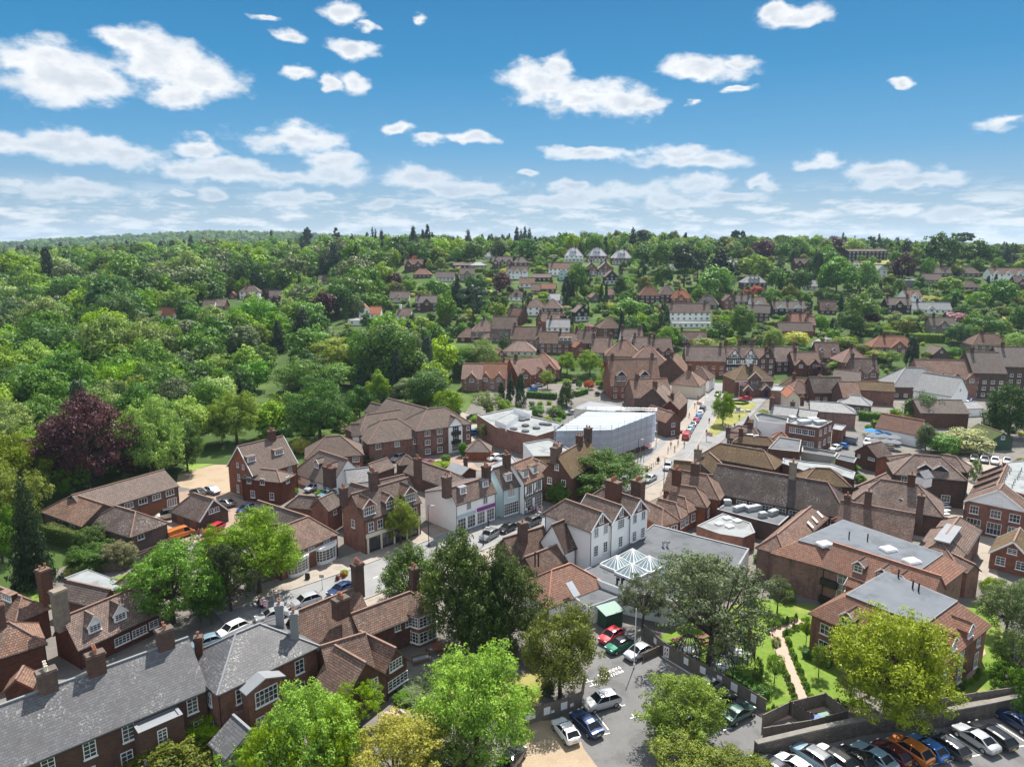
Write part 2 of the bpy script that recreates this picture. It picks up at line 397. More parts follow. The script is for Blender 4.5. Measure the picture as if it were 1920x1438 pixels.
def carpaint(name,c,metal=0.3,rough=0.3):
 t=NT(name+'_paint'); t.fin(c,rough,0.5,metal); t.b.inputs['Coat Weight'].default_value=0.6; t.b.inputs['Coat Roughness'].default_value=0.06; return t.mat
# ------------------------------------------------------------------ foliage
def leaf_mat(name,c,tr=0.3,var=0.42,hue=0.014):
 t=NT(name); L=t.L
 tc=t.nd('ShaderNodeTexCoord'); oi=t.nd('ShaderNodeObjectInfo')
 n=t.nd('ShaderNodeTexNoise',noise_dimensions='4D'); n.inputs['Scale'].default_value=7.0; n.inputs['Detail'].default_value=4
 L.new(tc.outputs['Object'],n.inputs['Vector']); L.new(t.m('MULTIPLY',oi.outputs['Random'],37.0),n.inputs['W'])
 col=t.mix(t.ramp(n.outputs['Fac'],0.3,0.7),tone(c,1-var*0.55),(min(1,c[0]*(1+var*0.9)),min(1,c[1]*(1+var*0.6)),c[2]*(1+var*0.2)))
 hs=t.nd('ShaderNodeHueSaturation'); L.new(col,hs.inputs['Color'])
 L.new(t.m('ADD',t.m('MULTIPLY',t.m('FRACT',t.m('MULTIPLY',oi.outputs['Random'],5.77)),hue*2),0.5-hue),hs.inputs['Hue'])
 L.new(t.m('ADD',t.m('MULTIPLY',oi.outputs['Random'],0.85),0.66),hs.inputs['Value'])
 L.new(t.m('ADD',t.m('MULTIPLY',t.m('FRACT',t.m('MULTIPLY',oi.outputs['Random'],3.13)),0.25),0.92),hs.inputs['Saturation'])
 col=hs.outputs[0]
 t.fin(col,0.55,0.25)
 trn=t.nd('ShaderNodeBsdfTranslucent'); L.new(t.mix(0.5,col,(min(1,c[0]*2.2),min(1,c[1]*1.9),c[2]*0.8)),trn.inputs['Color'])
 ms=t.nd('ShaderNodeMixShader'); ms.inputs[0].default_value=tr
 L.new(t.b.outputs[0],ms.inputs[1]); L.new(trn.outputs[0],ms.inputs[2]); L.new(ms.outputs[0],t.out.inputs[0])
 return t.mat
LF={
 'mid':   leaf_mat('mid_green_leaves',(0.088,0.195,0.026)),
 'dark':  leaf_mat('dark_green_leaves',(0.050,0.118,0.024)),
 'bright': leaf_mat('bright_green_leaves',(0.160,0.275,0.026),0.34),
 'lime':  leaf_mat('lime_green_leaves',(0.165,0.23,0.036),0.34),
 'gold':  leaf_mat('golden_leaves',(0.34,0.37,0.085),0.3,0.35),
 'grey':  leaf_mat('grey_green_leaves',(0.125,0.175,0.085),0.22),
 'pale':  leaf_mat('pale_green_leaves',(0.175,0.27,0.08),0.3),
 'olive': leaf_mat('olive_green_needles',(0.118,0.150,0.026),0.22),
 'yew':   leaf_mat('yew_needles',(0.066,0.112,0.030),0.2),
 'conifer': leaf_mat('dark_conifer_needles',(0.030,0.060,0.027),0.15,0.4,0.012),
 'bluecon': leaf_mat('blue_green_needles',(0.045,0.078,0.052),0.15,0.4,0.012),
 'copper': leaf_mat('copper_leaves',(0.056,0.027,0.034),0.25,0.6,0.01),
 'red':   leaf_mat('red_maple_leaves',(0.30,0.07,0.035),0.3,0.4,0.01),
 'pink':  leaf_mat('pink_blossom',(0.34,0.17,0.26),0.25,0.4,0.01),
 'blossom': leaf_mat('cream_blossom_leaves',(0.26,0.28,0.15),0.25,0.4),
}
LFW={'mid': 'mid green','dark': 'dark green','bright': 'bright green','lime': 'yellow-green','gold': 'golden yellow','grey': 'grey-green','pale': 'pale green',
 'olive': 'olive green','yew': 'dark olive','conifer': 'blackish green','bluecon': 'blue-green','copper': 'purple copper','red': 'red-leaved','pink': 'pink-flowered','blossom': 'cream-flowered'}
M['bark']=plain('bark',(0.085,0.065,0.05),0.9,0.2,var=0.4,scale=3)
def quads_mesh(name,P,Nn,size,rng,extra=None):
 """irregular leaf-clump faces at P facing Nn, as one mesh; extra = MB with the woody parts (material 1)"""
 n=len(P)
 a=rng.normal(size=(n,3)); T=np.cross(Nn,a); T /= np.linalg.norm(T,axis=1)[:,None]+1e-9
 B=np.cross(Nn,T); B /= np.linalg.norm(B,axis=1)[:,None]+1e-9
 s=size[:,None]*rng.uniform(0.7,1.3,size=(n,1)); s2=s*rng.uniform(0.45,0.95,size=(n,1))
 j=lambda: rng.uniform(0.75,1.2,size=(n,1))
 bend=Nn*s*0.22
 V=np.stack([P-T*s*j()*0.55+bend*0,P-B*s2*j()*0.5+T*s*0.08+bend,P+T*s*j()*0.6-bend*0.5,P+B*s2*j()*0.5+T*s*0.05+bend],axis=1).reshape(-1,3)
 me=bpy.data.meshes.new(name)
 ev=np.array(extra.v,dtype=float).reshape(-1,3) if extra and extra.v else np.zeros((0,3))
 allv=np.concatenate([V,ev]); me.vertices.add(len(allv)); me.vertices.foreach_set('co',allv.ravel())
 loops=list(range(4*n)); starts=list(range(0,4*n,4)); tot=[4]*n; mi=[0]*n
 if extra:
  for f,m_ in zip(extra.f,extra.m):
   starts.append(len(loops)); tot.append(len(f)); mi.append(1); loops+=[i+4*n for i in f]
 me.loops.add(len(loops)); me.loops.foreach_set('vertex_index',loops)
 me.polygons.add(len(starts)); me.polygons.foreach_set('loop_start',starts)
 me.polygons.foreach_set('loop_total',tot)
 me.polygons.foreach_set('material_index',mi)
 me.update(calc_edges=True); me.validate()
 return me
LODJ=[1.0,False]
def clump_cloud(rng,C,Rr,n,jit=0.75,upb=0.25,shell=(0.6,1.12)):
 """n leaf positions and normals on the clumps C (k,3) with radii Rr (k,3)"""
 if LODJ[1]:       # near crowns: every clump breaks up into sprays with gaps between
  m=len(C); dd=rng.normal(size=(m*6,3)); dd /= np.linalg.norm(dd,axis=1)[:,None]
  R0=np.repeat(Rr,6,axis=0); C=np.repeat(C,6,axis=0)+dd*R0*0.8; Rr=R0*rng.uniform(.3,.55,size=(m*6,1))
 w=(Rr[:,0]*Rr[:,1]); w=w/w.sum()
 k=rng.choice(len(C),size=n,p=w)
 d=rng.normal(size=(n,3)); d[:,2]+=upb; d /= np.linalg.norm(d,axis=1)[:,None]
 P=C[k]+d*Rr[k]*rng.uniform(shell[0],shell[1],size=(n,1))
 nn=d+rng.normal(size=(n,3))*jit*0.42*LODJ[0]; nn[:,2]+=0.22; nn /= np.linalg.norm(nn,axis=1)[:,None]
 return P,nn
def crown_pts(kind,rng,n):
 if kind in ('round','oak','airy','tall','bush','yew','dome'):
  zc,rz,m,cr={'round': (.54,.45,85,.14),'oak': (.53,.44,60,.17),'airy': (.58,.40,80,.095),'tall': (.52,.48,90,.13),'bush': (.46,.50,52,.18),'yew': (.50,.49,110,.11),'dome': (.5,.48,130,.11)}[kind]
  C=[]
  ph=rng.uniform(0,6.28,3)
  while len(C)<m:
   d=rng.normal(size=3); d /= np.linalg.norm(d)
   if d[2]<-0.75: continue
   f=rng.uniform(0.35,1.0)**0.45*0.97 if kind!='dome' else rng.uniform(.8,.92)
   lump=1+(0.0 if kind=='dome' else 0.16)*math.sin(2*math.atan2(d[1],d[0])+ph[0])*math.sin(2.3*d[2]+ph[1])+(0 if kind=='dome' else 0.1)*math.sin(5*math.atan2(d[1],d[0])+ph[2])
   wid=1.0
   if kind=='round': wid=1.0-0.18*max(0,d[2])
   if kind=='tall': wid=1.0-0.32*max(0,d[2])-0.1*max(0,-d[2])
   if kind=='yew': wid=1.05-0.45*max(0,d[2])
   C.append((d[0]*f*0.5*lump*wid*0.92,d[1]*f*0.5*lump*wid*0.92,zc+d[2]*f*rz*lump*0.9))
  C=np.array(C); r=cr*rng.uniform(0.6,1.25,size=(m,1)); Rr=np.concatenate([r,r,r*0.8],axis=1)
  if kind=='yew': Rr[:,2]*=1.5
  P,nn=clump_cloud(rng,C,Rr,n)
  return P,nn,C
 if kind in ('cypress','column','fir','spruce'):
  C=[]; Rr=[]
  if kind in ('cypress','column'):
   for i in range(70):
    z=rng.uniform(0.04,0.97); a=rng.uniform(0,6.28)
    w=(1-z)**0.55*0.5*(0.7+0.3*min(1,z*6)) if kind=='cypress' else 0.5*min(1,(1-z)*4)**0.6
    rr=w*rng.uniform(0.55,0.85)
    C.append((math.cos(a)*rr,math.sin(a)*rr,z)); q=rng.uniform(.07,.15); Rr.append((q,q,q*1.1))
   C=np.array(C); P,nn=clump_cloud(rng,C,np.array(Rr),n,0.7,0.5)
   return P,nn,C
  lay=13 if kind=='fir' else 20
  for i in range(lay):
   z=0.1+0.86*i/(lay-1); w=0.5*(1.04-(z-0.06))**0.72 if kind=='fir' else 0.5*(1-(z-0.06))**0.62
   nb=max(3,int((9 if kind=='fir' else 11)*(1-z*0.6))); a0=rng.uniform(0,6.28)
   for b in range(nb):
    a=a0+6.28*b/nb+rng.uniform(-.25,.25); L_=w*rng.uniform(0.65,1.08)
    for q in (0.3,0.6,0.9):
     C.append((math.cos(a)*L_*q,math.sin(a)*L_*q,z-0.06*q*q*(2.0 if kind=='spruce' else 0.7)))
     s=w*0.32*(1.1-q*0.5)+0.012; Rr.append((s,s,s*0.35+0.006))
  C=np.array(C); P,nn=clump_cloud(rng,C,np.array(Rr),n,0.8,0.2)
  return P,nn,C
 if kind=='pine':      # bare stem, flat layered crown
  C=[]; Rr=[]
  for i in range(26):
   z=rng.uniform(0.5,0.97); w=0.42*math.sin(min(1,(1.03-z)*2.6)*1.57)
   a=rng.uniform(0,6.28); rr=w*rng.uniform(0.2,1)
   C.append((math.cos(a)*rr,math.sin(a)*rr,z)); s=rng.uniform(.1,.19); Rr.append((s,s,s*0.3))
  C=np.array(C); P,nn=clump_cloud(rng,C,np.array(Rr),n,0.8,0.4)
  return P,nn,C
 if kind=='weep':
  C=[]; Rr=[]
  for i in range(46):
   a=rng.uniform(0,6.28); rr=0.43*math.sqrt(rng.uniform(0.02,1)); z=0.92-0.5*(rr/0.43)**2*rng.uniform(.5,1.1)
   C.append((math.cos(a)*rr,math.sin(a)*rr,z-0.12)); Rr.append((.09,.09,.2))
  C=np.array(C); P,nn=clump_cloud(rng,C,np.array(Rr),n,0.8,0.1)
  return P,nn,C
KIND_WOOD={'round': .34,'oak': .3,'airy': .3,'tall': .26,'bush': .1,'yew': .14,'dome': .2,'cypress': .06,'column': .08,'fir': .95,'spruce': .95,'pine': .9,'weep': .3}
def wood(kind,rng,C,limbs,rad=0.022,asp=1.0):
 mb=MB(); zt=KIND_WOOD[kind]
 bend=rng.uniform(-.02,.02,2)
 mb.tube((0,0,-0.06),(bend[0]*.5,bend[1]*.5,zt*0.55),rad*1.5,rad*1.05,7,0)
 top=(bend[0],bend[1],zt); mb.tube((bend[0]*.5,bend[1]*.5,zt*0.5),top,rad*1.05,rad*(0.75 if zt<.5 else 0.2),7,0)
 if zt<0.5:
  idx=rng.choice(len(C),size=min(limbs,len(C)),replace=False)
  for i in idx:
   c=C[i]; m_=(top[0]*.5+c[0]*.5+rng.uniform(-.03,.03),top[1]*.5+c[1]*.5+rng.uniform(-.03,.03),top[2]*.55+c[2]*.45+0.02)
   mb.tube((top[0],top[1],top[2]-.03),m_,rad*0.55,rad*0.34,5,0,False); mb.tube(m_,tuple(c),rad*0.34,rad*0.1,5,0,False)
 return mb
PROTO={}
LEVELS={'hi': (24000,.0205),'mid': (6500,.040),'lo': (1900,.074),'xlo': (620,.125)}
def proto(kind,lev,seed):
 """(crown mesh, trunk mesh or None): hi has separate trunk, the others carry the stem in the same mesh"""
 key=(kind,lev,seed)
 if key in PROTO: return PROTO[key]
 rng=np.random.RandomState(hash_(kind)*7+seed*13+5)
 n,ls=LEVELS[lev]
 if kind=='airy': n=int(n*0.55)
 if kind in ('cypress','column','fir','spruce'): n=int(n*0.8)
 LODJ[0]={'hi': 1.0,'mid': .65,'lo': .4,'xlo': .35}[lev]; LODJ[1]=lev=='hi'
 P,nn,C=crown_pts(kind,rng,n)
 size=np.full(len(P),ls*{'airy': .9,'cypress': 1.1,'fir': 1.15,'spruce': 1.15,'pine': 1.0,'bush': 1.25}.get(kind,1.0))
 wd=wood(kind,rng,C,{'hi': 26,'mid': 7,'lo': 3,'xlo': 0}[lev] if kind!='airy' else 44)
 nm='crown' if lev=='hi' else 'tree_crown'
 if lev=='hi':
  cm=quads_mesh(nm,P,nn,size,rng); cm.materials.append(LF['mid'])
  tm=wd.mesh('trunk',[M['bark']])
 else:
  cm=quads_mesh(nm,P,nn,size,rng,wd); cm.materials.append(LF['mid']); cm.materials.append(M['bark']); tm=None
 PROTO[key]=(cm,tm); return PROTO[key]
def hash_(s):
 h=0
 for ch in s: h=(h*31+ord(ch))%9973
 return h
TREES=[]        # every individual tree, for labels and spacing
TRNG=random.Random(11)
NAMES={'round': 'broadleaf_tree','oak': 'oak_tree','airy': 'holm_oak','tall': 'broadleaf_tree','bush': 'shrub','yew': 'yew_tree','dome': 'broadleaf_tree','cypress': 'cypress_tree','column': 'cypress_tree','fir': 'fir_tree','spruce': 'spruce_tree','pine': 'pine_tree','weep': 'weeping_tree'}
def put_tree(base,w,h,kind,colr,lev,label=None,group=None,seed=None):
 seed=TRNG.randrange(3) if seed is None else seed
 cm,tm=proto(kind,lev,seed)
 name=NAMES[kind]
 if colr=='copper' and kind in ('round','oak','tall'): name='copper_beech'
 rz=TRNG.uniform(0,6.28)
 def dress(o):
  o.material_slots[0].link='OBJECT'; o.material_slots[0].material=LF[colr]
 if lev=='hi':
  o=thing(name,label,'shrub' if kind=='bush' else 'tree',base,rz,group); o.scale=(w,w,h)
  c=link('crown',cm,o); dress(c); link('trunk',tm,o)
 else:
  o=link(name,cm); o.location=base; o.rotation_euler=(0,0,rz); o.scale=(w,w,h); dress(o)
  tag(o,label,'shrub' if kind=='bush' else 'tree',group)
 p=proj(base); q=proj((base[0],base[1],base[2]+h))
 TREES.append(dict(o=o,px=p[0] if p else 0,py=p[1] if p else 0,pt=q[1] if q else 0,w=w,h=h,kind=kind,col=colr,y=base[1],x=base[0],label=label,zc=p[2] if p else 0,wp=w*F/(p[2] if p else 1)))
 return o
def T(reg,cx,ytop,yb,wz,kind,colr,label=None,lev=None,group=None,yground=None,seed=None):
 """a tree by its crown in a zoom of the photograph: centre x, top, foot and width; yground = where its stem really meets the ground"""
 g=ground(reg,cx,yb if yground is None else yground)
 zs=ZOOM[reg][2]; px_=full(reg,cx,0)[0]
 if g.y>900 and reg[0]=='C':      # stands on the brow of the hill
  r=ray(px_,470); Y=610.0 if px_>700 else 800.0; g=Vector((r.x*Y/r.y,Y,hgt(r.x*Y/r.y,Y)-.3))
 pr=proj(g); w=wz*zs*pr[2]/F
 py=full(reg,cx,ytop)[1]; lo,hi=0.8,40.0
 for _ in range(24):     # height at which the crown's outline (its far shoulder too) reaches the picture's top
  h=(lo+hi)/2; m_=1e9
  for a in (0,.4,.8,1.2,1.57):
   k_=0.42 if kind not in ('cypress','fir','spruce','column','pine') else 0.1
   q=proj((g.x,g.y+w*k_*math.cos(a),g.z+h*(.54+.46*math.sin(a)))); m_=min(m_,q[1])
  if m_<py: hi=h
  else: lo=h
 h=max(h,0.45*w) if kind!='bush' else h
 if lev is None: lev='hi' if pr[2]<150 else 'mid' if pr[2]<330 else 'lo'
 if kind in ('fir','pine'): w*=1.45
 return put_tree(g,w*1.08,max(1.0,h*1.02),kind,colr,lev,label,group,seed)
def leafy_box(name,pts,wd,ht,colr,label,cat='hedge',dens=1.0,ls=0.3,group=None):
 """a clipped hedge along world points: a dark body with leaf faces over all of it"""
 rng=np.random.RandomState(len(COL.objects)%9999)
 o=thing(name,label,cat,pts[0],0,group)
 P=[]; Nn=[]; mb=MB()
 for a,b in zip(pts,pts[1:]):
  a,b=Vector(a),Vector(b); d=(b-a); L_=d.length
  if L_<0.1: continue
  dx=d/L_; nx=Vector((-dx.y,dx.x,0)).normalized()
  c=[a+nx*wd*.42,b+nx*wd*.42,b-nx*wd*.42,a-nx*wd*.42]
  mb.slab([(p.x,p.y,p.z+ht*0.92) for p in c][::-1],ht+1.0,0)
  n=int(dens*(L_*(wd+2*ht)+2*wd*ht)/(ls*ls)*1.5)
  for _ in range(n):
   t=rng.uniform(-0.15,L_+0.15); f=rng.uniform(0,wd+2*ht)
   if f<wd: q=a+dx*t+nx*(f-wd/2)+Vector((0,0,ht+rng.uniform(-.12,.12))); nn=Vector((0,0,1))
   elif f<wd+ht: q=a+dx*t+nx*(wd/2+rng.uniform(-.12,.12))+Vector((0,0,(f-wd))); nn=nx
   else: q=a+dx*t-nx*(wd/2+rng.uniform(-.12,.12))+Vector((0,0,(f-wd-ht))); nn=-nx
   nn=nn+Vector(rng.normal(size=3))*0.45; nn.normalize()
   P.append(q-pts[0]); Nn.append(nn)
 P=np.array([tuple(p) for p in P]); Nn=np.array([tuple(p) for p in Nn])
 me=quads_mesh('leaves',P,Nn,np.full(len(P),ls),rng); me.materials.append(LF[colr])
 link('leaves',me,o); mb.build('hedge_body',LF['dark'] if colr!='copper' else LF['copper'],o)
 return o
# ------------------------------------------------------------------ buildings
HBOX=[]         # picture boxes of houses (x0, x1, y0, y1, depth) that scattered trees must leave open
WMESH={}
def win_meshes(w,h,nx,ny,fm,split):
 key=(round(w,2),round(h,2),nx,ny,fm,split)
 if key in WMESH: return WMESH[key]
 mb=MB(); f=0.07; g=MB()
 for x0,x1,z0,z1 in ((-w/2,w/2,0,f),(-w/2,w/2,h-f,h),(-w/2,-w/2+f,f,h-f),(w/2-f,w/2,f,h-f)):
  mb.box(((x0+x1)/2,0.03,z0),x1-x0,0.1,z1-z0)
 mb.box((0,0.09,-0.07),w+0.16,0.2,0.068)
 b=0.045
 for i in range(1,nx): mb.box((-w/2+w*i/nx,0.032,f),b,0.06,h-2*f)
 for i in range(1,ny):
  for k in range(nx):
   x0=-w/2+(f if k==0 else w*k/nx+b/2); x1=w/2-f if k==nx-1 else -w/2+w*(k+1)/nx-b/2
   mb.box(((x0+x1)/2,0.03,h*i/ny-b/2),x1-x0,0.05,b)
 (g if split else mb).poly([(-w/2+.01,0.012,.01),(w/2-.01,0.012,.01),(w/2-.01,0.012,h-.01),(-w/2+.01,0.012,h-.01)][::-1],0 if split else 1)
 r=(mb.mesh('window',[M[fm]] if split else [M[fm],M['glass']]),g.mesh('pane',[M['glass']]) if split else None)
 WMESH[key]=r; return r
class Bld:
 def __init__(s,name,label,cat,base,group=None,wall='brick',roof='tile',wst=(2,2),fm='frame',split=True,z0=0.0):
  s.o=thing(name,label,cat,base,0,group); s.base=Vector(base); s.wall,s.roof,s.wst,s.fm,s.split,s.z0=wall,roof,wst,fm,split,z0
  s.W={}; s.Rf={}; s.pts=[]; s.zo=0.0
 def wmb(s,m=None): return s.W.setdefault(m or s.wall,MB())
 def rmb(s,m=None): return s.Rf.setdefault(m or s.roof,MB())
 def window(s,p,ang,w,h,nx=None,ny=None,name='window',fm=None):
  a,b=win_meshes(w,h,nx or max(1,round(w/0.55)),ny or s.wst[1],fm or s.fm,s.split)
  o=link(name,a,s.o); o.location=Vector(p)-s.base; o.rotation_euler=(0,0,ang)
  if b: link('pane',b,o)
  return o
 def wallwin(s,A,B,rows):
  """rows = [(sill z, n, w, h[, t0, t1])] on the wall from A to B whose outside is on the right of A->B"""
  A,B=Vector(A),Vector(B); d=B-A; d.z=0; L_=d.length; d.normalize(); nrm=Vector((d.y,-d.x,0))
  ang=math.atan2(-d.y,-d.x)
  for row in rows:
   z,n,w,h=row[:4]; z+=s.zo; t0,t1=(row[4],row[5]) if len(row)>4 else (0,1)
   for i in range(n):
    t=t0+(t1-t0)*(i+0.5)/n; p=A+d*L_*t+nrm*0.012
    s.window((p.x,p.y,z),ang,w,h)
 def block(s,A,B,w,ze,ends='gg',z0=None,oh=0.3,wall=None,roof=None,E=None,wins=None,ridge=True,hip=1.0,barge=None,thick=0.16,gablewall=None,wo=None):
  z0=s.z0 if z0 is None else z0
  zr=A.z; d=Vector((B.x-A.x,B.y-A.y,0)); L_=d.length; d.normalize()
  n=Vector((-d.y,d.x,0))
  if E is not None and (E-A).dot(n)<0: n=-n
  wo=w if wo is None else wo
  tn=(zr-ze)/w; rm=s.rmb(roof); wm=s.wmb(wall)
  hl=[w*hip if e=='h' else 0 for e in ends]
  EA=A-d*hl[0]; EB=B+d*hl[1]
  va=Vector((0,0,0)) if ends[0]=='h' else d*0.22
  vb=Vector((0,0,0)) if ends[1]=='h' else d*0.22
  P=lambda base,off,z: Vector((base.x+n.x*off,base.y+n.y*off,z))
  # walls
  e1,e2,o1,o2=P(EA+va,w,ze),P(EB-vb,w,ze),P(EA+va,-wo,ze),P(EB-vb,-wo,ze)
  for a,b in ((e1,e2),(e2,o2),(o2,o1),(o1,e1)):
   wm.poly([(a.x,a.y,z0),(b.x,b.y,z0),(b.x,b.y,ze),(a.x,a.y,ze)],0)
  gm=s.wmb(gablewall) if gablewall else wm
  for k,(a,b,t) in enumerate(((o1,e1,A+va),(e2,o2,B-vb))):
   if ends[k]=='g':
    pr=Vector((0,0,0)) if not gablewall else (d if k else -d)*0.03
    gm.poly([tuple(a+pr),tuple(b+pr),(t.x+pr.x,t.y+pr.y,zr-0.05)],0)
  # roof slabs
  ew=w+oh; zo=ze-oh*tn; eo=wo+oh
  ra,rb_=A.copy(),B.copy()
  xa=A-d*(hl[0]+(oh if ends[0]=='h' else 0)); xb=B+d*(hl[1]+(oh if ends[1]=='h' else 0))
  a1,b1,a2,b2=P(xa,ew,zo),P(xb,ew,zo),P(xa,-eo,zo),P(xb,-eo,zo)
  rm.slab([a1,b1,rb_,ra],thick); rm.slab([ra,rb_,b2,a2],thick)
  if ends[0]=='h': rm.slab([a1,ra,a2],thick)
  if ends[1]=='h': rm.slab([b2,rb_,b1],thick)
  up_=Vector((0,0,0.05))
  if ridge:
   rg=s.Rf.setdefault({'slate': 'lead','slatel': 'lead','lead': 'lead','palefelt': 'lead','tiler': 'ridgeo','tileo': 'ridgeo'}.get(roof or s.roof,'ridge'),MB())
   rg.bar(ra+up_,rb_+up_,0.26,0.16)
   if ends[0]=='h':
    rg.bar(a1+up_,ra+up_,0.2,0.13); rg.bar(a2+up_,ra+up_,0.2,0.13)
   if ends[1]=='h':
    rg.bar(b1+up_,rb_+up_,0.2,0.13); rg.bar(b2+up_,rb_+up_,0.2,0.13)
  if barge:
   bg=s.Rf.setdefault(barge,MB())
   for k,(p1,p2,t) in enumerate(((a1,a2,ra),(b1,b2,rb_))):
    if ends[k]=='g':
     o=(d if k else -d)*0.04
     for p in (p1,p2): bg.bar(p+o-Vector((0,0,.08)),t+o-Vector((0,0,.08)),0.08,0.24)
  # gutter along the visible eave
  if w>1.5 and s.split:
   gt=s.Rf.setdefault('black',MB()); gt.bar(a1+n*0.06-Vector((0,0,.1)),b1+n*0.06-Vector((0,0,.1)),0.12,0.1)
   for e in (e1,e2): gt.bar((e.x+n.x*.07,e.y+n.y*.07,z0),(e.x+n.x*.07,e.y+n.y*.07,ze-.2),0.09,0.09)
  blk=dict(A=A,B=B,d=d,n=n,w=w,zr=zr,ze=ze,tn=tn,e=(e1,e2),o=(o1,o2),L=L_)
  flip=d.cross(n).z>0
  def wall_of(k):
   q={'e': (e1,e2),'o': (o2,o1),'a': (o1,e1),'b': (e2,o2)}[k]
   return (q[1],q[0]) if flip else q
  # outside must lie on the right of A->B
  for k,rows in (wins or {}).items():
   a,b=wall_of(k); s.wallwin(a,b,rows)
  s.pts+=[e1,e2,o1,o2,A,B]
  return blk
 def rb(s,reg,ax,ay,bx,by,ex,ey,ze,ends='gg',pitch=44,zr=None,**k):
  """block from a roof in a zoom of the photograph: its ridge ends, one point of its visible eave, and the eave height"""
  ze+=s.zo
  if zr is None:
   s0=None; zr=ze+3.0
   for i in range(180):
    z=ze+0.5+i*0.05
    A,B,E=at(reg,ax,ay,z),at(reg,bx,by,z),at(reg,ex,ey,ze)
    d=(B-A); d.z=0; d.normalize(); q=(E-A).x*(-d.y)+(E-A).y*d.x
    if s0 is None: s0=1 if q>0 else -1
    if s0*q<=(z-ze)/math.tan(R(pitch)): zr=z; break
  A,B,E=at(reg,ax,ay,zr),at(reg,bx,by,zr),at(reg,ex,ey,ze)
  d=(B-A); d.z=0; d.normalize(); w=abs((E-A).x*(-d.y)+(E-A).y*d.x)
  if 'DBG' in globals() and DBG: print('RB %-22s zr %.1f ze %.1f w %.1f L %.1f y %.0f pitch %.0f'%(s.o.name,zr,ze,w,(B-A).length,A.y,math.degrees(math.atan2(zr-ze,w))))
  return s.block(A,B,max(0.8,w),ze,ends,E=E,**k)
 def chimney(s,p,top,sx=0.75,sy=1.4,ang=0.0,pots=3,mat='brickd',z0=None,potm='pot'):
  """p = point of the roof where the stack rises; top = height of its cap"""
  mb=MB(); zb=(p.z-1.6) if z0 is None else z0
  mb.box((p.x,p.y,zb),sx,sy,top-zb-0.5,ang)
  mb.box((p.x,p.y,top-0.5),sx+0.12,sy+0.12,0.2,ang); mb.box((p.x,p.y,top-0.3),sx+0.24,sy+0.24,0.16,ang); mb.box((p.x,p.y,top-0.14),sx+0.1,sy+0.1,0.14,ang)
  o=mb.build('chimney',M[mat],s.o)
  for i in range(pots):
   t=(i+0.5)/pots-0.5; c=(p.x-math.sin(ang)*sy*t,p.y+math.cos(ang)*sy*t,top)
   h=0.55+0.2*((i*7)%3)/2
   m2=MB(); m2.lathe(c,[(.0,0),(.17,0),(.13,.1),(.12,h-.08),(.16,h-.06),(.16,h),(.1,h),(.09,h-.3),(0,h-.3)],8)
   me=m2.build('chimney_pot',M[potm]); me.data.transform(Matrix.Translation(-s.base)); me.parent=o
  return o
 def rchim(s,blk,reg,x,y,h,**k):
  """chimney where the picture shows it crossing the ridge line at (x, y)"""
  q=at(reg,x,y,blk['zr']); t=(q-blk['A']).dot(blk['d']); p=blk['A']+blk['d']*t
  off=k.pop('off',0.0); p=p+blk['n']*off
  k.setdefault('ang',math.atan2(blk['d'].y,blk['d'].x))
  return s.chimney(p,blk['zr']+h,**k)
 def dormer(s,blk,t,dw=1.5,hh=1.2,k=0.72,kind='g',side=1,wall=None,roof=None,win=True,pt=48,cheek=None,face=None,nwin=1):
  d,n=blk['d'],blk['n']*side; w,zr,tn=blk['w'],blk['zr'],blk['tn']
  L_=(blk['B']-blk['A']).length; c0=blk['A']+d*L_*t
  o1=k*w; zf=zr-o1*tn; zt=zf+hh
  Q=lambda off,lat,z: Vector((c0.x+n.x*off+d.x*lat,c0.y+n.y*off+d.y*lat,z))
  hw=dw/2; root=MB(); za=zt+(hw*math.tan(R(pt)) if kind=='g' else 0)
  ob=max(0.0,(zr-zt)/tn); oa=max(0.0,(zr-za)/tn)
  wallm=M[wall or s.wall]; roofm=M[roof or s.roof]; facem=M[face or wall or s.wall]
  fr=[Q(o1,-hw,zf-.25),Q(o1,hw,zf-.25),Q(o1,hw,zt)]+([Q(o1,0,za)] if kind=='g' else [])+[Q(o1,-hw,zt)]
  root.poly(fr,2)
  for sg in (-1,1): root.poly([Q(o1,sg*hw,zf-.25),Q(o1,sg*hw,zt),Q(ob,sg*hw,zt)],0)
  ov=0.18
  if kind=='g':
   for sg in (-1,1):
    ze_=zt-ov*math.tan(R(pt))
    root.slab([Q(o1+ov,sg*(hw+ov),ze_),Q(o1+ov,0,za),Q(oa,0,za),Q(ob,sg*(hw+ov),ze_)],0.1,1)
    root.bar(Q(o1+ov+.03,sg*(hw+ov),ze_-.06),Q(o1+ov+.03,0,za-.06),0.06,0.16,3)
   root.bar(Q(o1+ov,0,za+.04),Q(oa,0,za+.04),0.2,0.12,1)
  else:
   root.slab([Q(o1+ov,-hw-.1,zt+.06),Q(o1+ov,hw+.1,zt+.06),Q(ob,hw+.1,zt+.12),Q(ob,-hw-.1,zt+.12)],0.14,1)
  o=root.build('dormer',[wallm,roofm,facem,M['frame']],s.o)
  if win:
   ang=math.atan2(-n.x,n.y)
   for i in range(nwin):
    lat=(i+0.5)/nwin*dw-hw; ww=dw/nwin-0.32
    a,b=win_meshes(ww,max(.6,hh-0.25),max(1,round(ww/0.5)),s.wst[1],s.fm,False)
    q=Q(o1+.012,lat,zf+.08); wo=link('window',a,o); wo.location=q-s.base; wo.rotation_euler=(0,0,ang)
  return o
 def flat(s,reg,pts,z,z0=None,wall=None,roof='felt',par=0.35,wins=None,pz=None):
  """flat-roofed block from its roof corners in a zoom, with a parapet"""
  z+=s.zo; q=[at(reg,x,y,z) for x,y in pts]
  return s.flatw(q,z,z0,wall,roof,par,wins)
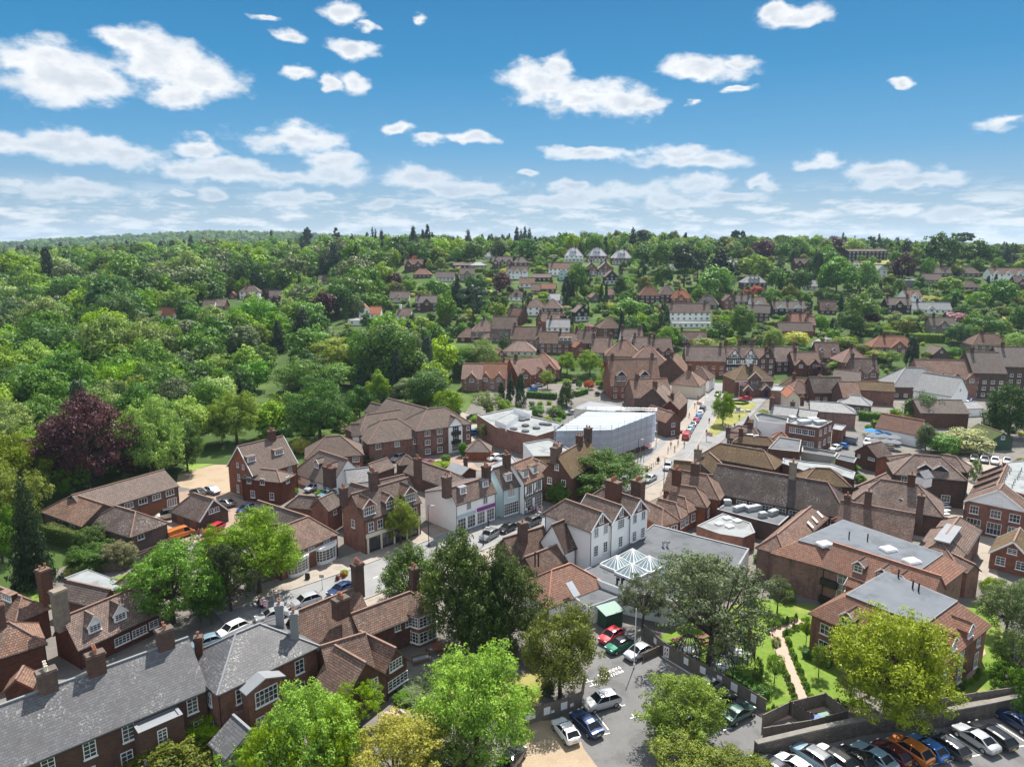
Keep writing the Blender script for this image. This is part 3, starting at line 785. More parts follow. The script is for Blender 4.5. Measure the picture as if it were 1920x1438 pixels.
 def flatw(s,q,z,z0=None,wall=None,roof='felt',par=0.35,wins=None):
  z0=s.z0 if z0 is None else z0
  if sum(a.x*b.y-b.x*a.y for a,b in zip(q,q[1:]+q[:1]))<0: q=q[::-1]; rev=True
  else: rev=False
  wm,rm=s.wmb(wall),s.rmb(roof)
  wm.prism(q,z0,z+par,0,top=False)
  rm.poly([(p.x,p.y,z) for p in q])
  cp=s.rmb('conc' if par>.3 else 'lead')
  c=sum(q,Vector())/len(q); inn=[p+(c-p).normalized()*0.28*1.3 for p in q]
  n=len(q)
  for i in range(n):
   j=(i+1)%n
   cp.poly([(q[i].x,q[i].y,z+par),(q[j].x,q[j].y,z+par),(inn[j].x,inn[j].y,z+par),(inn[i].x,inn[i].y,z+par)],0)
   cp.poly([(inn[i].x,inn[i].y,z+par),(inn[j].x,inn[j].y,z+par),(inn[j].x,inn[j].y,z),(inn[i].x,inn[i].y,z)],0)
  for k,rows in (wins or {}).items():
   k2=(n-2-k)%n if rev else k
   a,b=q[k2],q[(k2+1)%n]; s.wallwin(a,b,rows)
  s.pts+=q; return q
 def mansard(s,reg,top,zt,ze,dist,z0=None,roof=None,flatm='membrane',wall=None,wins=None):
  z0=s.z0 if z0 is None else z0
  q=[at(reg,x,y,zt) for x,y in top]
  if sum(a.x*b.y-b.x*a.y for a,b in zip(q,q[1:]+q[:1]))<0: q=q[::-1]
  n=len(q)
  def off(dd):
   out=[]
   for i in range(n):
    a,b,c=q[i-1],q[i],q[(i+1)%n]
    d1=(b-a).normalized(); d2=(c-b).normalized(); n1=Vector((d1.y,-d1.x,0)); n2=Vector((d2.y,-d2.x,0))
    m_=(n1+n2); m_=m_/max(0.25,m_.dot(n1)); out.append(b+m_*dd)
   return out
  e=off(dist+.35); wq=off(dist-.05); rm=s.rmb(roof); tn=(zt-ze)/dist
  for i in range(n):
   j=(i+1)%n
   rm.slab([(e[i].x,e[i].y,ze-.35*tn),(e[j].x,e[j].y,ze-.35*tn),(q[j].x,q[j].y,zt),(q[i].x,q[i].y,zt)],0.15)
  s.rmb(flatm).poly([(p.x,p.y,zt+.04) for p in off(.12)])
  ed=s.Rf.setdefault('lead',MB()); o2=off(.16)
  for i in range(n): ed.bar((o2[i].x,o2[i].y,zt-.02),(o2[(i+1)%n].x,o2[(i+1)%n].y,zt-.02),0.1,0.12)
  s.wmb(wall).prism(wq,z0,ze,0,top=False)
  s.pts+=wq
  s.mq=(q,wq)
  for k,rows in (wins or {}).items(): s.wallwin(wq[k],wq[(k+1)%n],rows)
  return q,wq
 def panel(s,name,p,ang,w,h,mats,proud=0.04,depth=0.08):
  mb=MB(); mb.box((0,proud,0),w,depth,h)
  o=mb.build(name,M[mats],None); o.parent=s.o; o.location=Vector(p)-s.base; o.rotation_euler=(0,0,ang); return o
 def onwall(s,A,B,t,z,off=0.012):
  A,B=Vector(A),Vector(B); d=B-A; d.z=0; L_=d.length; d.normalize()
  p=A+d*L_*t+Vector((d.y,-d.x,0))*off
  return Vector((p.x,p.y,z)),math.atan2(-d.y,-d.x)
 def done(s,keep=True):
  for m,mb in s.W.items():
   if mb.f: mb.build('wall',M[m],s.o)
  for m,mb in s.Rf.items():
   if mb.f: mb.build({'ridge': 'ridge_tiles','ridgeo': 'ridge_tiles','lead': 'ridge_tiles' if m!=s.roof else 'roof','black': 'gutter','frame': 'roof_trim','blackwood': 'roof_trim'}.get(m,'roof'),M[m],s.o)
  xs=[proj(p) for p in s.pts if proj(p)]
  if xs and keep:
   g=[proj((p.x,p.y,s.z0)) for p in s.pts if proj(p)]
   HBOX.append((min(p[0] for p in xs),max(p[0] for p in xs),min(p[1] for p in xs),(max(p[1] for p in g) if keep!='roof' else min(p[1] for p in xs)+.5*(max(proj((q.x,q.y,s.z0+4))[1] for q in s.pts)-min(p[1] for p in xs))),min(p[2] for p in xs)))
  return s.o
# ------------------------------------------------------------------ the town, near part (each house from its roof in the photograph)
def B_(name,label,reg,x,y,cat='house',**k):
 g=at(reg,x,y,0.0); return Bld(name,label,cat,g,**k)
HSE='brick houses of the town'
def town_near():
 # slate terrace, bottom left
 b=B_('slate_roofed_terrace','long brick terrace under blue-grey slate with three stout chimneys, bottom left corner','A1',600,1438,'terrace',wall='brickd',roof='slate',wst=(4,4))
 k=b.rb('A1',-420,1175,1270,562,1405,890,5.9,'gg',pitch=37,wins={'e': [(3.6,4,1.1,1.75,0.08,0.72),(3.6,1,1.1,1.75,.88,.98),(.7,4,1.1,1.9,0.08,0.70),(.7,1,1.0,1.8,.9,1.0)]})
 for x,y,n in ((325,905,3),(655,790,4),(1112,610,2)): b.rchim(k,'A1',x,y,2.0,sx=1.6,sy=1.0,pots=n,mat='brickd',potm='pot' if n!=3 else 'cream')
 e1,e2=k['e']; d=k['d']; n=k['n']
 if (e2-e1).dot(d)<0: e1,e2=e2,e1
 s0=e2-d*7.2
 q=[s0+n*0.02,s0+d*4.2+n*0.02,s0+d*4.2+n*1.9,s0+n*1.9]
 b.flatw(q,5.1,0,roof='lead',wall='brickd',par=0.12)
 a_,b__=(q[3],q[2]) if (q[2]-q[3]).cross(n).z>0 else (q[2],q[3])
 a_,b__=(q[2],q[3])
 if Vector(((b__-a_).y,-(b__-a_).x,0)).dot(n)<0: a_,b__=b__,a_
 b.wallwin(a_,b__,[(3.1,1,0.9,1.5),])
 p,an=b.onwall(a_,b__,.5,.1); b.panel('garage_door',p,an,3.8,1.9,'frame')
 b.done()
 # slate hipped villa
 b=B_('slate_hipped_villa','square brick villa under hipped grey slate, between the terrace and the tile-hung house','A2',60,1100,roof='slate',wst=(3,3))
 k=b.rb('A2',-136,540,25,472,60,778,6.2,'hh',pitch=32,wins={'e': [(3.7,3,1.15,1.7,.05,.95),(.6,3,1.1,1.9,.05,.95)],'a': [(3.6,2,1,1.6),(.6,2,1,1.6)],'b': [(3.6,2,1,1.6),(.6,2,1,1.6)]})
 e1,e2=k['e']; m=(e1+e2)/2; d,n=k['d'],k['n']
 bl=b.block(m-d*1.6+n*0.2+Vector((0,0,.3)),m-d*1.6+n*2.0+Vector((0,0,.3)),2.0,5.75,'gg',wall='brick',roof='lead',ridge=False)
 a1,a2=(m-d*3.4+n*1.85),(m+d*0.2+n*1.85)
 if Vector(((a2-a1).y,-(a2-a1).x,0)).dot(n)<0: a1,a2=a2,a1
 b.wallwin(a1,a2,[(3.5,1,2.6,1.8),(.7,2,1.0,1.6)])
 for x,y in ((165,500),(262,560)): b.chimney(at('A2',x,y,7.2),10.3,.9,.9,.3,2,'lead')
 b.chimney(at('A1',1350,720,6.2),9.2,.8,.8,.3,1,'brickd')
 # ground floor flat roof and porch
 b.flat('A1',[(1530,1010),(1726,945),(1800,1010),(1590,1080)],2.9,roof='lead',par=.1)
 b.done()
 b=B_('slate_lean_to','little slate-roofed garden store in the shrubs beside the slate villa','A1',1550,1330,'outbuilding',wall='white',roof='slate')
 b.rb('A1',1570,1085,1690,1190,1450,1282,2.4,'gg',pitch=30,wo=.6); b.done()
 # tile-hung manor in the middle
 b=B_('tile_hung_manor','rambling tile-hung brick house with steep brown roofs and white bay windows, bottom centre','A2',800,800,wall='tilehung',roof='tile',wst=(2,3))
 k1=b.rb('A2',240,402,690,218,440,612,4.6,'gg',pitch=50)
 k2=b.rb('A2',435,622,740,530,600,830,3.6,'gg',pitch=47)
 k3=b.rb('A2',700,520,945,637,865,805,3.5,'gg',pitch=50,wins={'b': [(3.1,1,2.0,1.2,.3,.7),(.8,3,1.3,1.2)]})
 k4=b.rb('A2',530,615,742,735,860,800,3.5,'gg',pitch=50,wins={'b': [(2.7,1,1.0,1.2,.5,.9),(.8,1,1.2,1.2,.5,1)]})
 k5=b.rb('A2',640,405,1040,255,950,452,4.2,'gh',pitch=42,wins={'e': [(2.8,3,.9,1.1,.4,.85),(.3,1,1.0,1.9,.6,.8)]})
 b.rchim(k1,'A2',545,330,1.0,sx=1.9,sy=1.2,pots=4,off=2.6)
 b.rchim(k1,'A2',700,225,3.2,sx=1.4,sy=0.9,pots=4)
 b.rchim(k5,'A2',1140,250,2.4,sx=1.0,sy=1.0,pots=2,off=-1.5)
 # two-storey canted bay
 c=at('A2',1130,640,0.0); d,n=k5['d'],k5['n']
 e2=max(k5['e'],key=lambda p: p.x)
 c=Vector((e2.x,e2.y,0))-d*1.8
 pts=[c-d*2.0-n*.2,c-d*1.5+n*1.3,c+d*1.2+n*1.3,c+d*1.9-n*.2]
 bm=b.wmb('brick'); bm.prism(pts,0,4.3,0)
 bw=b.rmb('frame'); bw.prism([p+(p-c)*.03 for p in pts],4.2,4.45,0)
 cz=c+n*.3
 for i in range(3):
  rf=b.rmb('tile'); p,q=pts[i]+(pts[i]-cz)*.14,pts[i+1]+(pts[i+1]-cz)*.14
  rf.slab([(p.x,p.y,4.47),(q.x,q.y,4.47),(cz.x-n.x*1.5,cz.y-n.y*1.5,6.6)],.12)
  a1,a2=pts[i],pts[i+1]
  if Vector(((a2-a1).y,-(a2-a1).x,0)).dot((a1+a2)/2-cz)<0: a1,a2=a2,a1
  L_=(a2-a1).length; nn=2 if L_>2 else 1
  b.wallwin(a1,a2,[(2.75,nn,L_/nn-.1,1.4),(.5,nn,L_/nn-.1,1.5)])
 b.done()
 # tile-hung cottages, left edge
 b=B_('tile_hung_cottage','tile-hung brick cottage with three white gabled dormers, left of the big green tree','A1',800,700,wall='tilehung',roof='tile',wst=(2,3))
 k=b.rb('A1',415,430,975,200,770,520,3.1,'gg',pitch=47,wins={'e': [(.9,2,2.0,1.1,.4,.85),(1.1,1,1.3,1.0,.86,1.0)]})
 for t in (.25,.55,.85): b.dormer(k,t,1.7,1.15,.78,wall='tiled',face='white',pt=52)
 b.rchim(k,'A1',425,435,3.8,sx=1.5,sy=1.2,pots=0,mat='stone'); b.done()
 b=B_('tile_hung_house','tile-hung house with hipped roofs and wide window, left edge above the slate terrace','A1',200,900,wall='tilehung',roof='tile',wst=(2,2))
 k=b.rb('A1',-260,110,150,290,300,535,4.4,'gh',pitch=42,wins={'e': [(3.0,2,1.8,1.0,.6,1.0),(.8,1,3.0,1.5,.7,1.0)]})
 b.dormer(k,.86,2.4,1.0,.42,'f',nwin=1,face='frame')
 k2=b.rb('A1',-220,540,60,460,110,650,4.6,'gh',pitch=40,wins={'b': [(3.2,1,1.2,1.0)]})
 b.rchim(k,'A1',210,300,3.4,sx=1.3,sy=1.3,pots=2,off=-2.2); b.rchim(k2,'A1',20,500,2.6,sx=.9,sy=.9,pots=1)
 k3=b.rb('A1',105,850,160,755,250,800,2.6,'gg',pitch=40,barge='oak')
 b.done()
 b=B_('tile_roofed_outbuilding','low red brick outbuilding with lichen-spotted tiles, behind the dormer cottage','A1',600,400,'outbuilding',wall='brick',roof='tiled')
 b.rb('A1',450,178,745,243,610,335,3.2,'gg',pitch=38); b.done()
 b=B_('corrugated_garage','flat grey corrugated roof garage behind the tile-hung cottage','A1',660,300,'garage',wall='brickd')
 b.flat('A1',[(430,165),(590,105),(885,215),(740,260)],3.1,roof='palefelt',par=.08); b.done()
 b=B_('tile_roofed_cottage','dark tiled cottage roof half hidden by the big green tree, left','A1',960,300,wall='brickd',roof='tiled')
 b.rb('A1',955,68,1060,20,960,225,3.4,'hg',pitch=42); b.done()
 # two-storey range with garages, left
 b=B_('mews_range','long two-storey brown brick range with garages and a plain ridge roof, below the copper beech','B1',900,950,'apartment house',wall='brickd',roof='tileg',wst=(2,1))
 k=b.rb('B1',480,822,1108,648,1190,755,4.5,'gg',pitch=28,wins={'e': [(2.9,4,1.7,1.1,.35,.98),(.6,1,2.0,1.6,.85,.98)]})
 e1,e2=sorted(k['e'],key=lambda p: p.x)
 for t in (.62,.77):
  p,an=b.onwall(e1,e2,t,.05); b.panel('garage_door',p,an,2.6,2.3,'oak')
 b.rb('B1',500,815,700,880,500,1000,4.0,'hg',pitch=33,wins={'e': [(2.4,2,1.5,1.2,.3,.9)]},roof='tile')
 b.rb('B1',780,893,915,932,770,1057,3.8,'hh',pitch=36,roof='tiled',wins={'b': [(2.5,1,1.2,.9,.1,.4)]})
 b.done()
 b=B_('garage_block','brown brick double garage with steep tiled roof and white barge boards','B1',1350,1000,'garage',wall='brickd',roof='tile')
 k=b.rb('B1',1305,806,1440,848,1260,955,2.4,'hg',pitch=46,barge='frame',wins={'b': [(2.8,2,1.0,.9,.3,.7)]})
 e1,e2=sorted(k['e'],key=lambda p: p.x)
 for t in (.3,.75):
  p,an=b.onwall(e1,e2,t,.05); b.panel('garage_door',p,an,2.2,2.1,'oak')
 b.done()
 # Victorian villa
 b=B_('victorian_villa','tall red brick villa with white barge boards and a brick stack, beside the gravel yard','B2',100,860,wall='brick',roof='tileg',wst=(2,2))
 k=b.rb('B2',-125,492,182,420,275,598,5.9,'gg',pitch=46,barge='frame',wins={'a': [(6.2,2,.7,1.0,.3,.75),(3.3,2,.8,1.4,.3,.8),(.6,2,.9,1.6,.2,.8)],'e': [(3.9,3,1.0,1.3)]})
 b.rchim(k,'B2',115,440,1.7,sx=1.5,sy=1.0,pots=5)
 b.dormer(k,.72,2.2,1.1,.6,'f',face='frame')
 b.dormer(k,.12,2.0,1.1,.6,'f',face='frame')
 k2=b.rb('B2',70,490,118,525,45,640,5.7,'gg',pitch=46,barge='frame',wins={'b': [(6.2,1,1.1,1.3)]})
 b.rb('B2',20,640,140,652,110,722,5.0,'hh',pitch=30,wall='tilehung',wins={'e': [(3.9,2,1.0,1.3,0,.7),(.9,2,1.0,1.5)],'b': [(3.9,1,1.1,1.3)],'a': [(3.9,2,.9,1.3)]})
 b.done()
 b=B_('white_dormer_house','white-walled house with a brown roof and two steep tiled dormers, centre left','B2',420,740,wall='white',roof='tileg',wst=(2,2))
 k=b.rb('B2',430,520,620,580,400,712,2.5,'hg',pitch=46,wins={'e': [(.9,3,1.2,1.1)],'a': [(.9,2,1.2,1.1)]})
 for t in (.25,.75): b.dormer(k,t,1.7,1.3,.62,pt=42,wall='oak')
 b.rb('B2',600,650,760,632,760,720,3.4,'gg',pitch=28,roof='slate'); b.done()
 b=B_('hipped_cottage','brick cottage with hipped roof, between the dormer house and the block of flats','B2',560,600,wall='brick',roof='tileg',wst=(2,2))
 k=b.rb('B2',470,425,570,418,560,555,4.6,'hh',pitch=36,wins={'e': [(2.9,2,1.5,1.2,.5,1),(.7,2,1.5,1.2,.5,1)]}); b.done()
 # modern flats
 b=B_('block_of_flats','big three-storey brick block of flats with grey-brown hipped roofs and a white balcony gable','B2',1100,500,'apartment house',wall='brick',roof='tileg',wst=(2,2))
 k=b.rb('B2',885,165,1165,238,900,330,6.4,'gg',pitch=36)
 k=b.rb('B2',1155,240,1270,226,1250,360,7.1,'hh',pitch=36,wins={'e': [(5.3,2,1.4,1.2,.08,.52),(3.0,2,1.4,1.25,.08,.52),(.7,2,1.4,1.25,.08,.52),(5.3,1,.8,1.2,.88,1),(3.0,1,.8,1.2,.88,1)]})
 e1,e2=sorted(k['e'],key=lambda p: p.x); d,n=k['d'],k['n']
 if d.x<0: d=-d
 w0=e1+(e2-e1)*.7
 gb=b.block(w0-n*2.5+Vector((0,0,2.1)),w0+n*.5+Vector((0,0,2.1)),1.9,7.2,'gg',wall='white')
 a1,a2=w0+n*.3-d*1.9,w0+n*.3+d*1.9
 if Vector(((a2-a1).y,-(a2-a1).x,0)).dot(n)<0: a1,a2=a2,a1
 b.wallwin(a1,a2,[(5.2,1,1.8,1.8),(2.9,1,1.8,1.8),(.4,1,2.2,1.8)])
 for z in (5.1,2.8):
  c=w0+n*.9; c.z=0; mb=MB()
  for sgn in (-1,1): mb.bar(c+d*1.2*sgn+Vector((0,0,z)),c+d*1.2*sgn-n*.6+Vector((0,0,z)),.08,.9)
  mb.bar(c-d*1.2+Vector((0,0,z+.1)),c+d*1.2+Vector((0,0,z+.1)),.06,.95); mb.bar(c-d*1.2-n*.3+Vector((0,0,z-.4)),c+d*1.2-n*.3+Vector((0,0,z-.4)),.7,.12)
  mb.build('balcony',M['black'],b.o)
 k=b.rb('B2',850,315,950,303,935,446,5.3,'hh',pitch=36,wins={'e': [(3.5,3,1.3,1.2)],'a': [(3.5,1,1.2,1.1),(1.2,1,1.2,1.2)]})
 e1,e2=sorted(k['e'],key=lambda p: p.x)
 a1,a2=(e1,e2) if Vector(((e2-e1).y,-(e2-e1).x,0)).dot(k['n'])>0 else (e2,e1)
 for t in (.17,.5,.83):
  p,an=b.onwall(a1,a2,t,.05); b.panel('garage_door',p,an,2.3,2.2,'timber')
 k=b.rb('B2',745,278,975,242,660,415,6.0,'hg',pitch=40)
 k=b.rb('B2',640,338,700,335,668,412,6.0,'gg',pitch=48,wall='white')
 k=b.rb('B2',775,195,850,212,800,268,7.0,'gg',pitch=42,wall='white')
 b.done()
 # white shop with bow windows
 b=B_('bow_window_shop','low brick shop with two white bow windows and a brown tiled roof','B2',400,1300,'shop',wall='brick',roof='tile',wst=(2,2))
 k=b.rb('B2',60,1075,352,965,395,1135,4.2,'gh',pitch=45,wins={'e': [(3.05,3,1.2,.8,.1,.95)]})
 b.rb('B2',10,855,362,968,170,1010,4.6,'gg',pitch=42,roof='tiled')
 e1,e2=sorted(k['e'],key=lambda p: p.x); d=(e2-e1).normalized(); n=k['n']
 for t in (.28,.78):
  c=e1+(e2-e1)*t; c.z=0; mb=MB(); g2=MB(); ps=[]
  for i in range(9):
   a=math.pi*i/8; ps.append(c-d*1.9*math.cos(a)+n*(.05+1.0*math.sin(a)**.7))
  mb.prism(ps,.0,.7,0); mb.prism([p+(p-c)*.06 for p in ps],2.5,3.0,0)
  for i in range(9): mb.bar(ps[i]+Vector((0,0,.7)),ps[i]+Vector((0,0,2.5)),.07,.07)
  for zz in (1.15,1.6,2.05):
   for i in range(8): mb.bar(ps[i]+Vector((0,0,zz)),ps[i+1]+Vector((0,0,zz)),.05,.05)
  g2.prism([c+(p-c)*.97 for p in ps],.7,2.5,0)
  f=mb.build('bow_window',M['frame'],b.o); gm=g2.build('pane',M['glass']); gm.data.transform(Matrix.Translation(-b.base)); gm.parent=f
 p,an=b.onwall(e2,e1,.47,0.0) if Vector(((e1-e2).y,-(e1-e2).x,0)).dot(n)>0 else b.onwall(e1,e2,.53,0.0)
 b.panel('door',p,an,1.1,2.2,'oak'); b.panel('fascia',(p.x,p.y,2.75),an,(e2-e1).length*.92,.35,'frame')
 b.done()
 # Victorian shop range
 b=B_('victorian_shop_building','tall red brick shop with gabled dormers and chimneys, behind the lime green tree','B2',900,1180,'shop',wall='brick',roof='tile',wst=(2,2))
 k=b.rb('B2',640,815,1030,700,880,930,6.5,'gg',pitch=47,wins={'e': [(3.9,6,1.1,1.6,.03,.97)],'a': [(4.0,1,1,1.4)]})
 for t in (.12,.82): b.dormer(k,t,2.6,1.7,.93,pt=45,face='brick',wall='tile',nwin=1)
 b.dormer(k,.47,2.0,1.5,.93,pt=45,face='brick',wall='tile')
 e1,e2=sorted(k['e'],key=lambda p: p.x); n=k['n']
 if Vector(((e2-e1).y,-(e2-e1).x,0)).dot(n)<0: a1,a2=e2,e1
 else: a1,a2=e1,e2
 fr=MB(); p,an=b.onwall(a1,a2,.5,2.9); L_=(e2-e1).length
 b.panel('fascia',p,an,L_*.98,.7,'cream',.12,.25)
 for t in (.04,.27,.5,.73,.96):
  p,an=b.onwall(a1,a2,t,.0); b.panel('pilaster',p,an,.35,2.9,'cream',.1,.2)
 for t in (.155,.385,.615,.845):
  p,an=b.onwall(a1,a2,t,.4); b.window(p,an,L_*.2,2.4,3,2,'shop_window','black')
 b.rchim(k,'B2',605,835,1.6,sx=1.1,sy=1.0,pots=2); b.rchim(k,'B2',790,770,3.0,sx=1.3,sy=1.0,pots=4); b.rchim(k,'B2',1115,690,3.2,sx=1.2,sy=1.0,pots=2)
 k2=b.rb('B2',640,735,760,770,560,830,5.6,'gg',pitch=45,wins={'a': [(4,1,1,1.4)]}); b.rchim(k2,'B2',560,690,2.4,sx=2.4,sy=1.2,pots=6,off=1.0)
 k3=b.rb('B2',420,850,520,800,480,920,4.6,'gg',pitch=42,wins={'e': [(3.0,1,1,1.3)]})
 k3=b.rb('B2',290,820,400,830,330,900,3.6,'hh',pitch=40)
 k4=b.rb('B2',830,720,1000,680,960,760,6.0,'gg',pitch=40); b.done()
 b=B_('rear_workshops','cluster of low brown roofs in the yards between the victorian shops and the flats','B2',900,690,'outbuilding',wall='brickd',roof='tile')
 b.rb('B2',755,612,888,568,850,652,2.9,'gg',pitch=36)
 b.rb('B2',1003,553,1020,551,965,612,2.9,'hh',pitch=40,roof='tileg')
 b.rb('B2',1062,574,1312,660,1085,688,3.2,'gh',pitch=38)
 b.rb('B2',1330,598,1440,636,1345,662,3.0,'gg',pitch=26,roof='lead',ridge=False)
 b.flat('B2',[(1530,640),(1726,560),(1770,610),(1590,690)],5.0,roof='palefelt',par=.2)
 b.rchim(dict(A=at('B2',1350,600,4),zr=4,d=Vector((1,0,0)),n=Vector((0,1,0))),'B2',1405,640,1.2,sx=.9,sy=.9,pots=1); b.done()
 # white shop
 b=B_('white_rendered_shop','white-fronted shop with a purple sign and two flat dormers, middle of the row','B2',1470,1030,'shop',wall='white',roof='tile',wst=(3,4))
 k=b.rb('B2',1300,775,1575,692,1475,832,6.0,'gg',pitch=52,wins={'e': [(4.0,2,1.1,1.6,.1,.95)]},wo=7.5)
 for t in (.25,.8): b.dormer(k,t,1.5,1.3,.6,'f',wall='lead',face='frame',roof='lead')
 e1,e2=sorted(k['e'],key=lambda p: p.x); n=k['n']; a1,a2=(e1,e2) if Vector(((e2-e1).y,-(e2-e1).x,0)).dot(n)>0 else (e2,e1)
 tt=(lambda t: t) if a1 is e1 else (lambda t: 1-t)
 L_=(e2-e1).length
 p,an=b.onwall(a1,a2,tt(.25),2.9); b.panel('fascia',p,an,L_*.46,.5,'paleblue',.1,.2)
 p,an=b.onwall(a1,a2,tt(.75),2.95); f=b.panel('fascia',p,an,L_*.46,.65,'purple',.12,.24); f['label']='purple fascia sign over the shop window'
 for t in (.13,.37,.62,.87):
  p,an=b.onwall(a1,a2,tt(t),.4); b.window(p,an,L_*.2,2.3,3,3,'shop_window','frame')
 b.rchim(k,'B2',1288,780,2.4,sx=1.4,sy=1.2,pots=2); b.rchim(k,'B2',1555,700,2.2,sx=1.3,sy=1.3,pots=3); b.done()
 # pale blue and half-timbered shops, white corner
 b=B_('pale_blue_shop','narrow pale blue shop with one white dormer, left of the half-timbered shop','B3',-70,960,'shop',wall='paleblue',roof='tile',wst=(2,4))
 k=b.rb('B3',-128,640,-8,610,-60,772,6.2,'gg',pitch=48,wins={'e': [(4.0,1,1.8,1.5),(.5,1,3.6,2.4)]}); b.dormer(k,.5,1.6,1.4,.75,'f',face='frame',wall='frame')
 b.rchim(k,'B3',25,640,2.2,sx=1.2,sy=1.2,pots=3); b.done()
 b=B_('half_timbered_shop','black and white half-timbered shop with two white dormers','B3',90,930,'shop',wall='white',roof='tile',wst=(2,4))
 k=b.rb('B3',-2,612,130,560,80,738,6.6,'gg',pitch=47,wins={'e': [(3.9,2,1.7,1.8),(.4,2,2.4,2.5)]})
 for t in (.22,.72): b.dormer(k,t,1.7,1.5,.8,'f',face='frame',wall='frame')
 e1,e2=sorted(k['e'],key=lambda p: p.x); n=k['n']; tb=MB(); u=(e2-e1)
 for i in range(9):
  q=e1+u*(i/8); q=Vector((q.x,q.y,0))+n*.03
  tb.bar(q+Vector((0,0,3.3)),q+Vector((0,0,6.5)),.2,.1)
 for z in (3.35,6.3,5.9,2.95): tb.bar(Vector((e1.x,e1.y,z))+n*.04,Vector((e2.x,e2.y,z))+n*.04,.1,.25)
 for i in (0,2,4,6):
  q=e1+u*(i/8); r2=e1+u*((i+1)/8); tb.bar(Vector((q.x,q.y,3.4))+n*.035,Vector((r2.x,r2.y,4.4))+n*.035,.14,.08)
 tb.build('timber_frame',M['blackwood'],b.o); b.done()
 b=B_('white_corner_shop','white corner shop under a brown hip roof, beside the round street tree','B3',230,850,'shop',wall='white',roof='tile',wst=(2,4))
 k=b.rb('B3',120,565,185,590,215,690,6.2,'gh',pitch=36,wins={'e': [(4.0,2,1.1,1.7),(.5,2,1.6,2.2)],'b': [(4.0,2,1.0,1.7)]}); b.done()
 b=B_('brown_gabled_house','tall brown brick house with a lichen-brown roof and massive chimneys, behind the round tree','B3',350,700,wall='brickd',roof='tilel',wst=(2,2))
 k=b.rb('B3',300,560,512,438,395,695,6.5,'gg',pitch=50,wins={'a': [(7.3,1,.9,1.3,.4,.6),(4.2,2,1,1.3)]})
 k2=b.rb('B3',150,560,300,560,160,590,6.4,'hg',pitch=46)
 b.rchim(k,'B3',350,560,1.8,sx=2.2,sy=1.3,pots=4,off=-.6); b.rchim(k,'B3',240,520,1.8,sx=1.2,sy=1.2,pots=1,off=-1); b.rchim(k,'B3',445,470,1.8,sx=1.2,sy=1.2,pots=2); b.rchim(k,'B3',525,440,2.4,sx=1.5,sy=1.3,pots=2); b.done()
 b=B_('flat_roofed_annexe','white-walled flat-roofed annexe in front of the wrapped building','B3',200,560,'outbuilding',wall='white',roof='palefelt')
 b.flat('B3',[(75,475),(250,445),(400,520),(330,600),(180,610)],5.0,roof='palefelt',par=.25); b.done()
 # white hotel
 b=B_('white_hotel','white three-storey hotel with three parallel brown roofs and tile-hung gables, centre','B3',740,1200,'hotel',wall='white',roof='tile',wst=(3,4))
 k1=b.rb('B3',360,848,610,937,400,1000,8.5,'hg',pitch=44,gablewall='tilehung',barge='frame',wins={'b': [(8.9,1,1.0,1.3),(6.9,2,1.0,1.5),(3.7,2,1.0,1.8)]})
 w=k1['w']; d,n=k1['d'],k1['n']
 for (ax,ay,bx,by,z) in ((500,812,745,893,8.9),(618,770,868,850,8.9)):
  A,B=at('B3',ax,ay,k1['zr']),at('B3',bx,by,k1['zr'])
  # keep all three roofs parallel
  A=B-d*((B-A).dot(d))
  kk=b.block(A,B,w,8.5,'gg' if ax==500 else 'hg',E=A+n,gablewall='tilehung',barge='frame',wins={'b': [(8.9,1,1.0,1.3),(6.9,2 if ax!=500 else 1,1.0 if ax!=500 else 1.6,1.5),(3.7,2 if ax!=500 else 1,1.0,1.8)]})
  if ax==618: b.rchim(kk,'B3',715,800,2.3,sx=2.6,sy=1.3,pots=6,off=1.2); b.rchim(kk,'B3',845,810,2.3,sx=2.0,sy=1.3,pots=4,off=-2.0)
 k4=b.rb('B3',268,1020,352,985,460,1140,5.0,'gg',pitch=54,wins={'a': [(3.9,1,.9,1.1)]},roof='tiled')
 p=at('B3',437,1215,2.6); bay=MB(); bay.box((p.x,p.y,2.5),2.2,1.6,2.6,math.atan2(d.y,d.x)); bay.build('bay_window',M['frame'],b.o)
 b.done()
 b=B_('brick_outbuilding','small brown brick wing with two black flues on its roof, left of the white hotel','B3',150,1350,'outbuilding',wall='brickd',roof='tile')
 k=b.rb('B3',85,1238,312,1150,180,1325,3.6,'gg',pitch=44,wins={'a': [(.6,1,1.1,1.9)]})
 for x in (155,178):
  p=at('B3',x,1270,5); mb=MB(); mb.tube((p.x,p.y,4.2),(p.x,p.y,6.6),.12,.12,8); mb.build('flue',M['black'],b.o)
 b.done()
 b=B_('tiled_cottage','brown-roofed cottage with a brick stack, between the yews and the white hotel','B3',60,1250,wall='brick',roof='tile')
 k=b.rb('B3',-60,1110,215,1030,60,1235,3.8,'gg',pitch=44); b.rchim(k,'B3',55,1080,2.2,sx=1.2,sy=1.2,pots=1,off=.8); b.done()
 b=B_('red_hipped_lodge','low white-walled lodge under a broad red hipped roof with one skylight','A3',250,380,wall='white',roof='tiler')
 k=b.rb('A3',268,110,395,65,420,282,3.0,'hh',pitch=36)
 q=at('A3',410,245,4.1); mb=MB(); n=k['n']; mb.bar(q+n*.9+Vector((0,0,-.55)),q-n*.9+Vector((0,0,.85)),1.2,.12); mb.build('skylight',M['steel'],b.o); b.done()
 # flat-roofed rear of the hotel
 b=B_('flat_roofed_restaurant','wide dark flat roof behind the white hotel carrying four glass pyramids','A3',800,330,'restaurant',wall='white',roof='felt')
